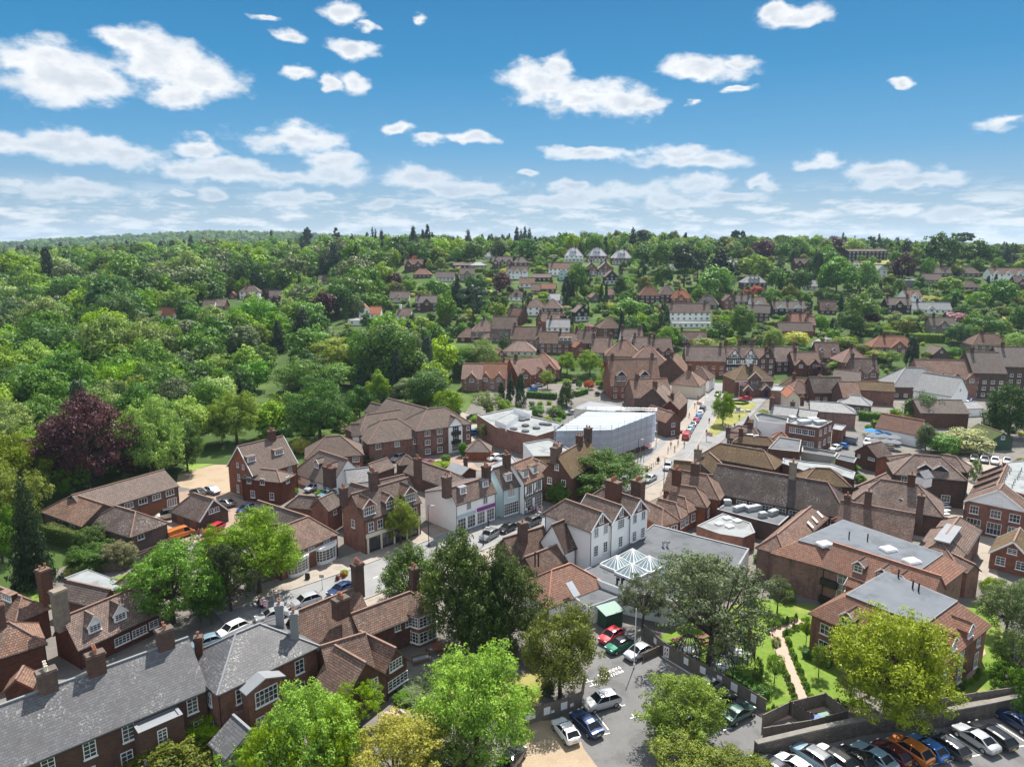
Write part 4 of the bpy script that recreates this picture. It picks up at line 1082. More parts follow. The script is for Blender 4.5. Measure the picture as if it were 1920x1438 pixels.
 b.flat('A3',[(480,115),(600,60),(650,40),(955,-195),(1240,-120),(1600,-30),(1530,90),(1100,330),(745,250),(590,190)],3.55,roof='felt',par=.16)
 b.flat('A3',[(410,290),(590,225),(735,285),(510,365)],2.7,roof='felt',par=.08)
 for (x,y) in ((705,85),(810,38),(922,88),(805,138)):
  c=at('A3',x,y,3.6); pm=MB(); pg=MB(); s_=1.75; an=math.atan2(k1['d'].y,k1['d'].x); ca,sa=math.cos(an),math.sin(an)
  cs=[Vector((c.x+(u*ca-v*sa)*s_,c.y+(u*sa+v*ca)*s_,3.95)) for u,v in ((-1,-1),(1,-1),(1,1),(-1,1))]; ap=Vector((c.x,c.y,5.4))
  for i in range(4):
   p,q=cs[i],cs[(i+1)%4]; pg.poly([p,q,ap]); pm.bar(p,ap,.12,.12); pm.bar(p-Vector((0,0,.17)),q-Vector((0,0,.17)),.16,.4)
   for t in (.25,.5,.75): m_=p+(q-p)*t; pm.bar(m_,m_+(ap-m_)*(1-abs(t-.5)*.1),.08,.08)
  o=pm.build('roof_lantern',M['frame'],b.o); g=pg.build('pane',M['skyglass']); g.data.transform(Matrix.Translation(-b.base)); g.parent=o
 for (rg,x,y) in (('B3',1020,1165),('A3',710,200)):
  p=at(rg,x,y,3.6); mb=MB()
  for i in range(2):
   mb.tube((p.x+i*.7,p.y,3.5),(p.x+i*.7,p.y+.3,4.3),.16,.16,8); mb.tube((p.x+i*.7,p.y+.3,4.3),(p.x+i*.7+.1,p.y-.5,4.5),.18,.22,8)
  mb.build('roof_vent',M['steel' if rg=='B3' else 'black'],b.o)
 b.done()
 b=B_('white_pergola','long white slatted pergola roof beyond the grey holm oak','A3',1200,300,'pergola',wall='white')
 mb=MB(); c=[at('A3',x,y,3.0) for x,y in ((1060,320),(1010,190),(1290,70),(1430,150))]
 u,v=c[1]-c[0],c[3]-c[0]
 for i in range(24):
  t=i/23; mb.bar(c[0]+v*t,c[1]+(c[2]-c[1])*t,.34,.08)
 for i in range(4):
  mb.bar(c[i],c[(i+1)%4],.16,.2); mb.bar(c[i]-Vector((0,0,3)),c[i],.16,.16)
 mb.build('roof',M['frame'],b.o); b.done()
 # hipped row right of the high street
 b=B_('hipped_shop_row','row of brown hipped roofs stepping down to the flat roofs, right of the high street','B3',1200,1060,'shop',wall='brick',roof='tile',wst=(2,2))
 b.rb('B3',890,850,1020,912,990,1005,3.6,'gh',pitch=42,wins={'b': [(1.4,2,1.3,1.4)]})
 b.rb('B3',985,842,1105,872,1095,958,3.7,'gh',pitch=42,wins={'b': [(1.4,2,1.3,1.5)]})
 b.rb('B3',1060,805,1168,836,1170,922,3.9,'gh',pitch=42,wins={'b': [(1.4,1,1.3,1.5)]})
 b.rb('B3',1122,750,1240,768,1245,882,4.4,'gh',pitch=42,wins={'b': [(1.4,1,1.5,1.6)]})
 k=b.rb('B3',1060,640,1315,682,1320,828,5.0,'gh',pitch=42)
 b.rb('B3',1320,682,1405,690,1500,780,5.0,'gh',pitch=42)
 b.rchim(k,'B3',995,800,1.6,sx=1.5,sy=1.3,pots=4,off=4.5); b.rchim(k,'B3',1222,680,2.0,sx=1.5,sy=1.2,pots=3); b.done()
 b=B_('steep_gabled_hall','steep lichen-brown gabled roof with two skylights and a round chimney beside it','B3',1300,640,'hall',wall='brickd',roof='tilel')
 k=b.rb('B3',1330,533,1416,608,1325,630,5.4,'gg',pitch=50)
 k2=b.rb('B3',1090,585,1260,600,1150,655,5.4,'gg',pitch=44)
 b.rchim(k2,'B3',1252,590,3.0,sx=1.5,sy=1.5,pots=4,mat='stone'); b.done()
 b=B_('long_lichened_hall','long dark roof speckled with pale lichen over a row of white windows, right of centre','B4',100,930,'hall',wall='brickd',roof='tiled',wst=(2,2))
 k=b.rb('B3',1385,608,2130,735,1726,862,5.0,'gh',pitch=44,wins={'e': [(3.0,8,1.9,1.2,.2,.98),(.9,6,1.5,1.2,.2,.98)]})
 b.rchim(k,'B4',168,690,2.8,sx=1.2,sy=1.0,pots=2,mat='stone'); b.done()
 b=B_('hipped_hall','broad brown hipped roof with a sunken centre, right beside the high street','B3',1550,640,'hall',wall='brickd',roof='tilel',wst=(2,2))
 k=b.rb('B3',1405,470,1700,520,1500,590,4.4,'hh',pitch=36,wins={'e': [(1.4,5,2.0,1.4)]}); b.done()
 b=B_('pale_flat_roof','pale grey flat roof with four white rooflights in front of the hipped shop row','B3',1400,1070,'shop',wall='brick')
 q=b.flat('B3',[(1245,1030),(1420,945),(1610,1010),(1640,1075),(1560,1110),(1400,1085)],3.0,roof='palefelt',par=.12)
 for x,y in ((1450,980),(1518,998),(1397,1018),(1467,1035)):
  p=at('B3',x,y,3.05); mb=MB(); mb.box((p.x,p.y,3.0),1.3,1.1,.35,.4); mb.build('rooflight',M['frame'],b.o)
 b.done()
 b=B_('plant_roof','dark flat roof crowded with air-conditioning ducts below the long lichened roof','B3',1560,950,'shop',wall='brickd')
 b.flat('B3',[(1380,920),(1490,850),(1726,880),(1900,940),(1800,1030),(1640,990)],3.3,roof='felt',par=.2)
 for x,y,a,l in ((1450,880,0,1.4),(1540,920,.5,3),(1630,920,.4,3.4),(1690,965,.3,1.4),(1760,950,.6,2)):
  p=at('B3',x,y,3.4); mb=MB(); mb.box((p.x,p.y,3.3),l,1.0,.9,a); mb.box((p.x,p.y,4.2),l*.8,.8,.1,a); mb.build('air_conditioner',M['steel'],b.o)
 b.done()
 # modern apartments, bottom right
 b=B_('red_roofed_apartments','long red brick apartment house, orange-brown roof and three rooflights, right','A4',300,300,'apartment house',wall='brick',roof='tiler',wst=(2,2))
 k=b.rb('B4',440,1140,1170,1368,700,1400,6.1,'gg',pitch=42,wins={'e': [(3.3,5,1.3,1.4,.3,.95),(.6,5,1.3,1.5,.3,.95)],'a': [(3.2,2,1.8,1.9),(.4,2,1.8,1.9)]})
 for t in (.33,.55,.72): b.dormer(k,t,1.5,1.2,.85,pt=40,face='brick')
 zt=k['zr']-1.0
 b.mansard('B4',[(215,1125),(430,1180),(1030,1312),(1170,1215),(510,990)],zt,5.9,2.4,flatm='membrane')
 q,wq=b.mq
 for x,y in ((380,1160),(810,1195),(968,1275)):
  p=at('B4',x,y,zt); mb=MB(); mb.box((p.x,p.y,zt+.03),2.0,1.6,.3,.3); mb.box((p.x,p.y,zt+.33),1.8,1.4,.15,.3); mb.build('rooflight',M['frame'],b.o)
 for x,y in ((670,1130),(545,1115)):
  p=at('B4',x,y,zt); mb=MB(); mb.tube((p.x,p.y,zt),(p.x,p.y,zt+1.2),.1,.1,6); mb.build('flue',M['black'],b.o)
 # white stair window and gables at the left end
 e1,e2=sorted(k['e'],key=lambda p: p.x)
 a1,a2=(e1,e2) if Vector(((e2-e1).y,-(e2-e1).x,0)).dot(k['n'])>0 else (e2,e1)
 t=.2 if a1 is e1 else .8
 p,an=b.onwall(a1,a2,t,.4); b.window(p,an,1.5,5.6,2,6,'stair_window')
 for z in (.5,3.2):
  p,an=b.onwall(a1,a2,.07 if a1 is e1 else .93,z); b.panel('balcony',p,an,2.4,1.0,'black',.3,.6)
 b.done()
 b=B_('flat_topped_apartments','brick apartment house with dark grey flat roof ringed by tiles, behind the yellow-green tree','A4',1100,900,'apartment house',wall='brick',roof='tiler',wst=(2,2))
 b.mansard('A4',[(800,125),(540,275),(1045,475),(1265,315)],8.0,5.4,3.0,flatm='membrane',wins={0: [(2.9,3,1.2,1.4),(.4,3,1.2,1.5)],1: [(3.0,4,1.2,1.4),(.4,4,1.3,1.7)],2: [(3.1,3,1.0,1.4),(.2,3,1.1,2.0)],3: [(3.1,3,1.1,1.4)]})
 q,wq=b.mq
 for x,y in ((878,160),(974,235),(1014,255)):
  p=at('A4',x,y,8.0); mb=MB(); mb.tube((p.x,p.y,8.0),(p.x,p.y,9.2),.11,.11,6); mb.build('flue',M['black'],b.o)
 for i,ts in ((0,(.45,)),(2,(.3,.62)),(1,(.3,.7))):
  a,c=wq[i],wq[(i+1)%4]; dd=(c-a).normalized(); nn=Vector((dd.y,-dd.x,0))
  for t in ts:
   m_=a+(c-a)*t; blk=dict(A=Vector((m_.x,m_.y,8.0))-nn*2.95-dd*2,B=Vector((m_.x,m_.y,8.0))-nn*2.95+dd*2,d=dd,n=nn,w=3.0,zr=8.0,ze=5.4,tn=2.6/3.0)
   b.dormer(blk,.5,1.7,1.2,.98,pt=40,face='brick')
 b.done()
 # arcade roofs right
 b=B_('brown_gablet_hall','dark brick building with a broad brown roof and two black gablets, upper right of centre','B4',1000,760,'shop',wall='brickd',roof='tile',wst=(2,2))
 k=b.rb('B4',985,545,1165,560,1060,690,6.2,'hh',pitch=38,wins={'e': [(4.3,2,1.6,1.4,.02,.6),(1.2,2,1.6,1.4)],'b': [(4.0,3,.8,1.2),(1.2,3,.8,1.4)]})
 for t in (.35,.9): b.dormer(k,t,2.6,.4,.72,pt=36,win=False,face='blackwood')
 b.rb('B4',1180,545,1270,560,1290,650,6.0,'gh',pitch=40); b.done()
 b=B_('white_gabled_arcade','brown hipped arcade building with two white timbered gables and a glass roof lantern','B4',900,950,'shop',wall='brickd',roof='tile',wst=(2,2))
 k=b.rb('B4',760,712,1010,748,1080,942,4.6,'hh',pitch=40)
 for x,y,bx in ((725,790,800),(895,835,970)):
  b.rb('B4',x,y,x+66,y-78,bx,y+71,4.6,'gg',pitch=40,gablewall='white',barge='frame')
 b.rb('B4',600,760,800,670,700,780,4.6,'gg',pitch=36)
 p=at('B4',1045,705,k['zr']); mb=MB(); an=.5; mb.box((p.x,p.y,k['zr']-1.6),2.6,2.0,1.9,an)
 mb.build('lantern_base',M['frame'],b.o)
 g=MB(); ca,sa=math.cos(an),math.sin(an); cs=[Vector((p.x+u*ca-v*sa,p.y+u*sa+v*ca,k['zr']+.3)) for u,v in ((-1.45,-1.2),(1.45,-1.2),(1.45,1.2),(-1.45,1.2))]
 r1,r2=(cs[0]+cs[3])/2+Vector((0,0,1.2)),(cs[1]+cs[2])/2+Vector((0,0,1.2)); g.slab([cs[0],cs[1],r2,r1],.1); g.slab([cs[2],cs[3],r1,r2],.1); g.build('lantern_roof',M['slatel'],b.o)
 b.rchim(k,'B4',965,745,1.8,sx=1.2,sy=1.2,pots=1); b.done()
 b=B_('brick_barn','brown brick barn with a ribbed grey-brown gable roof near the pub car park','B4',680,640,'barn',wall='brickd',roof='tiled')
 k=b.rb('B4',662,480,765,458,790,548,3.8,'gg',pitch=38,wins={'a': [(2.4,1,.6,.8,.1,.3),(2.6,1,1.6,.6,.6,.95)]})
 b.rb('B4',790,560,960,540,830,620,4.2,'gg',pitch=25,wall='brick'); b.done()
 b=B_('mossy_hipped_house','square house under a yellow-brown mossy hip roof among flat roofs','B4',400,800,wall='brickd',roof='tilel',wst=(2,2))
 k=b.rb('B4',320,635,420,640,400,748,4.8,'hh',pitch=36,wins={'e': [(3.0,3,1.1,1.2,.1,.9)],'b': [(3,2,1,1.2)]}); b.done()
 b=B_('flat_roofed_shops','long grey flat roof wrapped round the mossy hipped house','B4',500,700,'shop',wall='brickd')
 b.flat('B4',[(100,575),(270,600),(430,615),(590,670),(575,720),(520,700),(270,640),(240,660),(95,610)],4.2,roof='palefelt',par=.2); b.done()
 b=B_('dark_tiled_house','long dark brown roof with two tall black-brown chimneys behind the apartment house','B4',800,1100,wall='brick',roof='tile')
 k=b.rb('B4',490,855,1000,948,760,1080,4.8,'gg',pitch=46); b.rchim(k,'B4',663,905,2.6,sx=1.0,sy=1.2,pots=1); b.rchim(k,'B4',1022,945,3.4,sx=1.0,sy=1.2,pots=1); b.rchim(k,'B4',487,945,1.2,sx=.9,sy=.9,pots=1)
 b.rb('B4',580,915,635,900,640,1020,4.6,'hg',pitch=44,roof='tiler'); b.done()
 b=B_('skylight_roof_house','orange-brown hipped roof with white skylights left of the apartment house','B4',150,1120,wall='brick',roof='tile')
 k=b.rb('B4',60,1085,290,895,340,1010,5.2,'hh',pitch=40)
 for x,y in ((350,950),(315,985),(285,1020)):
  q=at('B4',x,y,k['zr']-1.2); mb=MB(); mb.bar(q+k['n']*.5-Vector((0,0,.4)),q-k['n']*.5+Vector((0,0,.4)),.7,.12); mb.build('skylight',M['frame'],b.o)
 b.done()
 b=B_('ribbed_top_hall','brown roof with a grey ribbed strip along its top, beside the green tiled walk','B4',1200,1230,'shop',wall='brick',roof='tile')
 k=b.rb('B4',1200,1085,1290,965,1400,1090,4.6,'gh',pitch=38)
 k=b.rb('B4',1165,1130,1230,1030,1060,1120,4.6,'hh',pitch=36)
 p,q=at('B4',1170,1140,k['zr']),at('B4',1255,1030,k['zr']); mb=MB(); mb.bar(p+Vector((0,0,.1)),q+Vector((0,0,.1)),2.2,.25); mb.build('roof_strip',M['lead'],b.o)
 b.rb('B4',1170,1180,1400,1290,1300,1310,4.4,'gg',pitch=40); b.done()
 b=B_('tudor_style_shop','brick shop with big white timbered gable and pipes on its flat roof, right edge','B4',1500,1060,'shop',wall='brick',roof='tile',wst=(2,2))
 k=b.rb('B4',1557,785,1590,740,1315,880,5.8,'gg',pitch=34,gablewall='white',barge='frame',wins={'a': [(6.2,1,1.6,1.2,.4,.6),(3.6,1,1.4,1.5,.08,.22),(3.6,2,1.6,1.5,.35,.95),(.5,3,2.2,2.2)]})
 b.flat('B4',[(1545,765),(1620,600),(1760,590),(1760,830)],7.2,roof='palefelt',par=.15)
 zf=7.2
 for i in range(14):
  p=at('B4',1575+ (i*53%150),640+(i*37%130),zf); mb=MB(); mb.tube((p.x,p.y,zf),(p.x,p.y,zf+.7),.12,.12,6); mb.build('flue',M['steel'],b.o)
 kk=b.rb('B4',1520,800,1610,610,1380,790,4.6,'gg',pitch=38)
 for t in (.2,.45,.7,.95):
  m_=kk['A']+(kk['B']-kk['A'])*t; n=kk['n']; mb=MB(); mb.bar(m_+Vector((0,0,.2)),Vector((m_.x+n.x*kk['w'],m_.y+n.y*kk['w'],kk['ze']+.5)),.2,.5); mb.build('roof_fin',M['tiled'],b.o)
 b.done()
 b=B_('corner_brick_house','red brick house with brown gable and white windows, lower right edge beside the green walk','B4',1650,1330,wall='brick',roof='tilel',wst=(2,3))
 k=b.rb('B4',1655,1135,1700,1040,1500,1210,3.0,'gg',pitch=42,barge='frame',wins={'a': [(3.3,1,1.3,.9),(1.0,2,1.3,1.4)]}); b.done()
# ------------------------------------------------------------------ upper town and the houses on the hill
M['skyglass']=plain('pale_glass',(0.20,0.26,0.28),0.12,0.6,var=0.35,scale=0.9)
LAND=[]         # landmarks for the trees' labels: (phrase, px, py)
RW={'tile': 'brown-tiled','tiled': 'dark-roofed','tiler': 'red-brown roofed','tileo': 'orange-roofed','tileg': 'grey-brown roofed','tilel': 'lichen-roofed','slate': 'slate-roofed','slatel': 'pale-grey roofed'}
FARN={}
def fh(reg,xl,xr,yb,kind,wall,roof,label,st=2,rot=0,dep=7.5,gabs=0,chim=1,dorm=0,name='house',pitch=42,low=None,hin=None,gw=None,cm='brickd',lm=None,upper=None,rows=True,frac=None):
 """a house on the hill: left, right and foot in a zoom of the photograph fix where it stands and how wide it is"""
 g=ground(reg,(xl+xr)/2,yb); pr=proj(g); L_=max(4.0,(xr-xl)*ZOOM[reg][2]*pr[2]/F)
 b=Bld(name,label,'house' if name!='flats' else 'apartment house',g,wall=wall,roof=roof,split=False,group='houses on the hillside' if reg[0]=='C' else None,wst=(2,2))
 b.z0=g.z-4.0; ze=g.z+(hin if hin else 0.3+2.15*st)
 cr,sr=math.cos(R(rot)),math.sin(R(rot)); d=Vector((cr,sr,0)); n=Vector((sr,-cr,0))
 if reg[0] in 'BD': dep*=1.35; L_*=1.1
 if wall=='white' and reg[0]=='C': wall='whitefar'
 if low=='white': low='whitefar'
 gw='whitefar' if gw=='white' else gw
 if kind=='g': w=L_/2/max(.6,abs(cr)); c=g+Vector((0,dep/2,0))
 else: w=dep/2; c=g+Vector((0,w,0))
 zr=ze+w*math.tan(R(pitch))
 rw=[]
 if rows:
  nn=max(1,int(L_/2.6))
  for f in range(st): rw.append((0.75+2.2*f,nn,1.15,1.1))
 b.zo=g.z
 if kind=='g':
  A=Vector((c.x,c.y,zr))+n*dep/2; Bv=Vector((c.x,c.y,zr))-n*dep/2
  k=b.block(A,Bv,w,ze,'gg',wins={'a': rw+([(0.7+2.2*st,1,1.0,0.9)] if w>2.6 else [])},gablewall=gw,barge='frame' if gw=='whitefar' else None)
 else:
  hip=kind=='h'; hl=L_/2-(w if hip else 0)
  if hl<.4: hl=.4
  A=Vector((c.x,c.y,zr))-d*hl; Bv=Vector((c.x,c.y,zr))+d*hl
  k=b.block(A,Bv,w,ze,'hh' if hip else 'gg',E=A+n*w,wins={'e': rw})
  for i in range(gabs):
   t=(i+.5)/gabs; m_=A+(Bv-A)*t if not hip else c-d*L_/2+d*L_*t; gw2=min(2.0,L_/gabs*.36)
   m_=Vector((m_.x,m_.y,ze+gw2*math.tan(R(46))))
   b.block(m_+n*(w+.5),m_-n*0.3,gw2,ze,'gg',gablewall=gw,wins={'a': [(ze-g.z-1.2,1,1.5,1.2)]},barge='frame' if gw=='whitefar' else None)
  for i in range(dorm): b.dormer(k,(i+.5)/dorm if hl>.6 else .5,1.7,1.1,.7,'f' if pitch>50 else 'g',face='frame' if gw=='whitefar' else None)
 for i in range(chim):
  t=(.1,.9,.5,.3)[i] if chim>1 else .2
  p=k['A']+(k['B']-k['A'])*t; b.chimney(p,zr+1.7,.8,1.3,R(rot),2,cm)
 if low:  # ground floor in another finish, a shallow step forward
  q=[c-d*L_/2+n*(w+.15),c+d*L_/2+n*(w+.15),c+d*L_/2+n*w*.5,c-d*L_/2+n*w*.5] if kind!='g' else [c-d*w+n*(dep/2+.15),c+d*w+n*(dep/2+.15),c+d*w,c-d*w]
  b.wmb(low).prism(q,g.z-3,g.z+2.3,0)
  nn=max(2,int(L_/2.2)); b.wallwin(q[0],q[1],[(.7,nn,1.5,1.5)])
 o=b.done('roof' if reg in ('C1','C2') else True)
 if lm: LAND.append((lm,pr[0],pr[1]))
 return b,k
def rf(name,label,reg,rd,e,ze,ends,wall,roof,pitch=38,wins=None,chim=(),lm=None,cat='building'):
 """a town building from its roof: ridge ends rd, a point e of the eave, eave height over the ground there"""
 g=ground(reg,(rd[0]+rd[2])/2,e[1]+18); b=Bld(name,label,cat,g,wall=wall,roof=roof,split=False); b.zo=g.z; b.z0=g.z-2
 k=b.rb(reg,*rd,*e,ze,ends,pitch=pitch,wins=wins)
 for x,y,h in chim: b.rchim(k,reg,x,y,h,sx=1.0,sy=1.3,pots=2)
 b.done()
 if lm: LAND.append((lm,*full(reg,*e)))
 return b,k
def town_upper():
 W1={'e': [(1.0,4,1.2,1.2)]}; W2={'e': [(2.9,4,1.2,1.1),(.8,4,1.2,1.2)]}
 rf('turret_house','purple-brown roof with a small pointed turret beside the green','D2',(690,948,830,966),(760,1004),3.0,'hh','brickd','tile',36,W1,((800,960,1.4),))
 p=at('D2',775,965,3.2); b=Bld('pointed_turret','dark pointed turret roof at the lower tip of the green','turret',Vector((p.x,p.y,0)),wall='brickd',roof='tiled',split=False); t=MB(); t.lathe((p.x,p.y,3.2),[(1.5,0),(.7,1.6),(0,3.4)],6); t.build('roof',M['tiled'],b.o); t=MB(); t.lathe((p.x,p.y,0),[(1.2,0),(1.2,3.3)],6); t.build('wall',M['brickd'],b.o)
 rf('low_shop','low brown roof with a stack at the lower end of the green','D2',(590,1004,705,1010),(640,1056),3.0,'gg','brickd','tile',36,W1,((600,1005,1.3),))
 b,k=rf('mossy_shop','mossy brown roof with two white rooflights among the flat roofs','D2',(740,1030,960,1052),(840,1112),3.2,'hh','brickd','tilel',34,W1,((715,1030,1.6),))
 for x,y in ((800,1040),(850,1048)):
  q=at('D2',x,y,k['zr']-.3); mb=MB(); mb.box((q.x,q.y,k['zr']-.5),1.6,1.2,.5,0); mb.build('rooflight',M['frame'],b.o)
 rf('pyramid_roofed_shop','little red-brown pyramid roof in front of the flat-roofed offices','D2',(1072,1006,1092,1008),(1090,1076),3.4,'hh','brick','tiler',38)
 rf('slate_shop','pale slate roof with a broad brick stack at the edge of the green','D2',(1000,765,1235,792),(1100,852),4.2,'gg','brickd','slatel',30,W2,((985,770,2.2),))
 rf('slate_workshop','grey slate workshop roof left of the hipped slate hall','D2',(1228,795,1415,818),(1310,868),4.0,'gg','brickd','slatel',28,None,((1165,800,1.8),))
 rf('slate_hall','big hipped grey slate hall with blank red brick walls','D2',(1335,728,1620,746),(1480,820),4.7,'gh','brick','slatel',28,None,((1265,715,1.2),),'the hipped slate hall')
 rf('orange_roofed_house','small house with a bright orange roof beyond the slate hall','D2',(1140,592,1196,638),(1110,670),4.6,'gg','cream','tileo',44,None,(),'the bright orange roof','house')
 rf('hipped_house','low hipped pale-brown roof right of the town hall','D2',(1165,512,1400,530),(1280,596),3.8,'hh','brick','tilel',36,W1,((1190,520,1.4),(1420,540,1.4)),None,'house')
 rf('square_roofed_hall','large square brown roof right of the low pale-brown roof','D2',(1590,552,1762,556),(1660,696),4.6,'gg','brickd','tile',34)
 rf('lichen_roofed_hall','yellow lichened roof over a blank brick wall','B4',(618,50,850,62),(720,112),5.0,'hg','brick','tilel',32,None,(),'the yellow lichened roof')
 rf('grey_hipped_house','grey-brown hipped roof in front of the large square brown roof','D2',(1705,674,1790,682),(1755,756),3.2,'hh','brickd','slatel',30,W1)
 rf('double_roofed_house','double grey-brown roof over white walls, below the lane','D2',(1555,444,1800,464),(1650,550),3.2,'gg','white','tileg',34,W1)
 b=B_('grey_flat_shop','pale flat-roofed box between the town hall and the bright orange roof','D2',1050,690,'shop',wall='brick',split=False); b.flat('D2',[(985,640),(1075,645),(1110,605),(1010,590)],4.4,roof='palefelt',par=.3); b.done()
 b=B_('yard_store','small dark flat store between the mossy hip and the barn','B4',520,640,'outbuilding',wall='brickd',split=False); b.flat('B4',[(455,580),(580,610),(600,575),(480,552)],3.0,roof='felt',par=.25); b.done()
 b=B_('terrace_wall_block','long low concrete ramp before the flat-roofed offices','B4',350,560,'ramp',wall='conc',split=False); b.flat('B4',[(225,540),(450,575),(470,545),(230,500)],1.6,roof='felt',par=.5); b.done()
 # town hall
 g=at('D2',822,690,0.0)
 b=Bld('town_hall','red brick town hall with hipped roof, cupola and two little porch gables','town hall',g,wall='brick',roof='tilel',split=False)
 c=g+Vector((0,6.0,0)); w=5.0; zr=6.2+4.0
 d=Vector((1,0.12,0)).normalized(); n=Vector((d.y,-d.x,0))
 k=b.block(c-d*2.0+Vector((0,0,zr)),c+d*2.0+Vector((0,0,zr)),w,6.2,'hh',E=c+n*9,oh=.5)
 m_=c+n*2.6; b.block(m_+n*2.8+Vector((0,0,8.6)),m_-n*1+Vector((0,0,8.6)),2.4,6.3,'gg',barge='frame',wins={'a': [(3.6,1,2.4,2.2)]})
 m_=c+n*6.0; b.block(m_-d*5.4+Vector((0,0,4.0)),m_+d*5.4+Vector((0,0,4.0)),1.7,2.9,'gg',roof='tiled')
 for t in (-3.6,3.0):
  m2=c+n*6.8+d*t; kk=b.block(m2+n*1.4+Vector((0,0,4.6)),m2-n*1+Vector((0,0,4.6)),1.5,3.0,'gg',barge='frame')
  q=m2+n*1.22; ang=math.atan2(-n.x,n.y); b.panel('door',(q.x,q.y,0),ang,1.3,2.5,'black' if t<0 else 'navy')
 bd=MB()
 e1=c-d*7+n*5.05; e2=c+d*7+n*5.05; bd.bar(Vector((e1.x,e1.y,5.5)),Vector((e2.x,e2.y,5.5)),.12,.7); e3=c+d*7.05-n*5; bd.bar(Vector((e2.x,e2.y,5.5)),Vector((e3.x,e3.y,5.5)),.12,.7)
 bd.build('string_course',M['white'],b.o)
 cu=MB(); cu.box((c.x,c.y,zr-.6),1.5,1.5,2.2,.1); cu.box((c.x,c.y,zr+1.6),1.9,1.9,.15,.1); cu.build('cupola',M['frame'],b.o)
 cr=MB(); cr.lathe((c.x,c.y,zr+1.75),[(1.0,0),(.8,.5),(.3,1.1),(.05,1.8),(0,1.9)],8); cr.build('cupola_roof',M['lead'],b.o)
 b.rchim(k,'D2',965,470,.8,sx=.9,sy=.9,pots=0,off=2.5); b.done()
 LAND.append(('the town hall',*full('D2',822,600)))
 # black and white building with two gables
 g=at('D2',715,528,0.0); b=Bld('half_timbered_building','three-storey black and white timbered building with twin gables behind the town hall','shop',g,wall='white',roof='tile',split=False)
 W2,dep=6.0,8.0; c=g+Vector((0,dep/2,0))
 b.block(Vector((c.x-W2,c.y,8.2+4)),Vector((c.x+W2,c.y,8.2+4)),4,8.2,'gg',E=g,wins={})
 for t in (-3.1,3.1):
  b.block(Vector((c.x+t,g.y-.5,11.6)),Vector((c.x+t,c.y,11.6)),2.6,8.4,'gg',barge='blackwood',wins={'a': [(8.6,1,1.2,1.0)]})
 b.wallwin((c.x-W2,g.y-.32,0),(c.x+W2,g.y-.32,0),[(5.9,4,2.0,1.4),(3.3,4,1.9,1.2),(.4,3,3.0,2.3)])
 tb=MB()
 tb.bar((c.x-W2,g.y-.1,4.3),(c.x+W2,g.y-.1,4.3),.4,8.0)
 b.wmb('white').poly([(c.x-W2,g.y-.31,0),(c.x+W2,g.y-.31,0),(c.x+W2,g.y-.31,8.3),(c.x-W2,g.y-.31,8.3)])
 tm=MB()
 for z,h in ((2.95,.35),(5.1,1.1),(7.75,.6)): tm.bar((c.x-W2,g.y-.34,z),(c.x+W2,g.y-.34,z),.06,h)
 for i in range(17):
  x=c.x-W2+i*W2/8; tm.bar((x,g.y-.35,2.9),(x,g.y-.35,8.2),.22,.06)
 for t in (-3.1,3.1):
  for q in (-1.6,-.8,.8,1.6): tm.bar((c.x+t+q,g.y-.58,8.4),(c.x+t+q,g.y-.58,8.4+(2.6-abs(q))*1.1),.2,.06)
  tm.bar((c.x+t-2.4,g.y-.6,8.5),(c.x+t+2.4,g.y-.6,8.5),.06,.25)
 tm.build('timber_frame',M['blackwood'],b.o)
 for t in (-5.2,.2,5.2): b.chimney(Vector((c.x+t,c.y+1,11.5)),14.6,.9,1.3,0,3)
 b.done(); LAND.append(('the timbered twin-gabled building',*full('D2',715,520)))
 # brick range with gablets left of it, down to the high street
 fh('D2',245,570,508,'e','brick','tile','long red brick shop with a plain brown roof, left of the timbered twin-gabled building',2,-6,8,chim=2,name='shop',hin=6.2)
 fh('D2',20,240,560,'e','brickd','tile','brown-roofed brick shop with a tall dark stack, upper left end of the high street',2,62,8,chim=1,name='shop')
 fh('D2',205,345,700,'h','cream','tile','cream shop under a hipped brown roof, left kerb of the upper high street',2,62,7,chim=1,name='shop')
 fh('D2',345,410,640,'h','white','tile','narrow white shop at the top of the parked row',2,62,6,chim=0,name='shop')
 fh('D2',100,225,935,'g','tilehung','tile','dark tile-hung gable beside the pavement, level with the crimson parked car',2,-25,10,chim=1,name='shop')
 fh('D2',-130,110,900,'e','brickd','tile','brown-roofed shop with one gable over the pavement, above the wrapped building',2,60,8,gabs=1,chim=1,name='shop')
 fh('D2',0,70,1060,'g','tilehung','tile','small gabled shop between the wrapped building and the tile-hung gable',2,25,8,chim=0,name='shop')
 # tile-hung building with three-gabled dormers
 g=ground('D1',1560,720); b,k=fh('D1',1370,1790,715,'e','brick','tile','large brick house with a steep brown roof and black tile-hung dormers, behind the wrapped building',2,4,10,chim=2,hin=5.0,pitch=50,lm='the house with black dormers')
 for t in (.22,.68): b.dormer(k,t,3.4,2.0,.85,face='blackwood',wall='blackwood',nwin=2,pt=44)
 fh('D1',1560,1890,800,'e','brick','tile','long brown roof with one tile-hung gable just beyond the wrapped building',1,8,8,gabs=1,chim=1,hin=4.0)
 g=at('D1',1250,800,0); b=Bld('flat_roofed_store','low building with a blue-grey metal roof above the wrapped building','outbuilding',g,wall='cream',split=False)
 b.flat('D1',[(1040,800),(1400,830),(1470,770),(1180,728),(1080,770)],3.6,roof='lead',par=.1); b.done()
 # brick flat-roofed theatre / shop with red walls
 g=at('D1',500,1080,0); b=Bld('flat_roofed_supermarket','big flat-roofed red brick store with round rooflights and a white stair house','store',g,wall='brick',split=False)
 b.flat('D1',[(165,865),(335,975),(700,1055),(860,1005),(940,940),(640,870),(490,800)],5.2,roof='palefelt',par=.35)
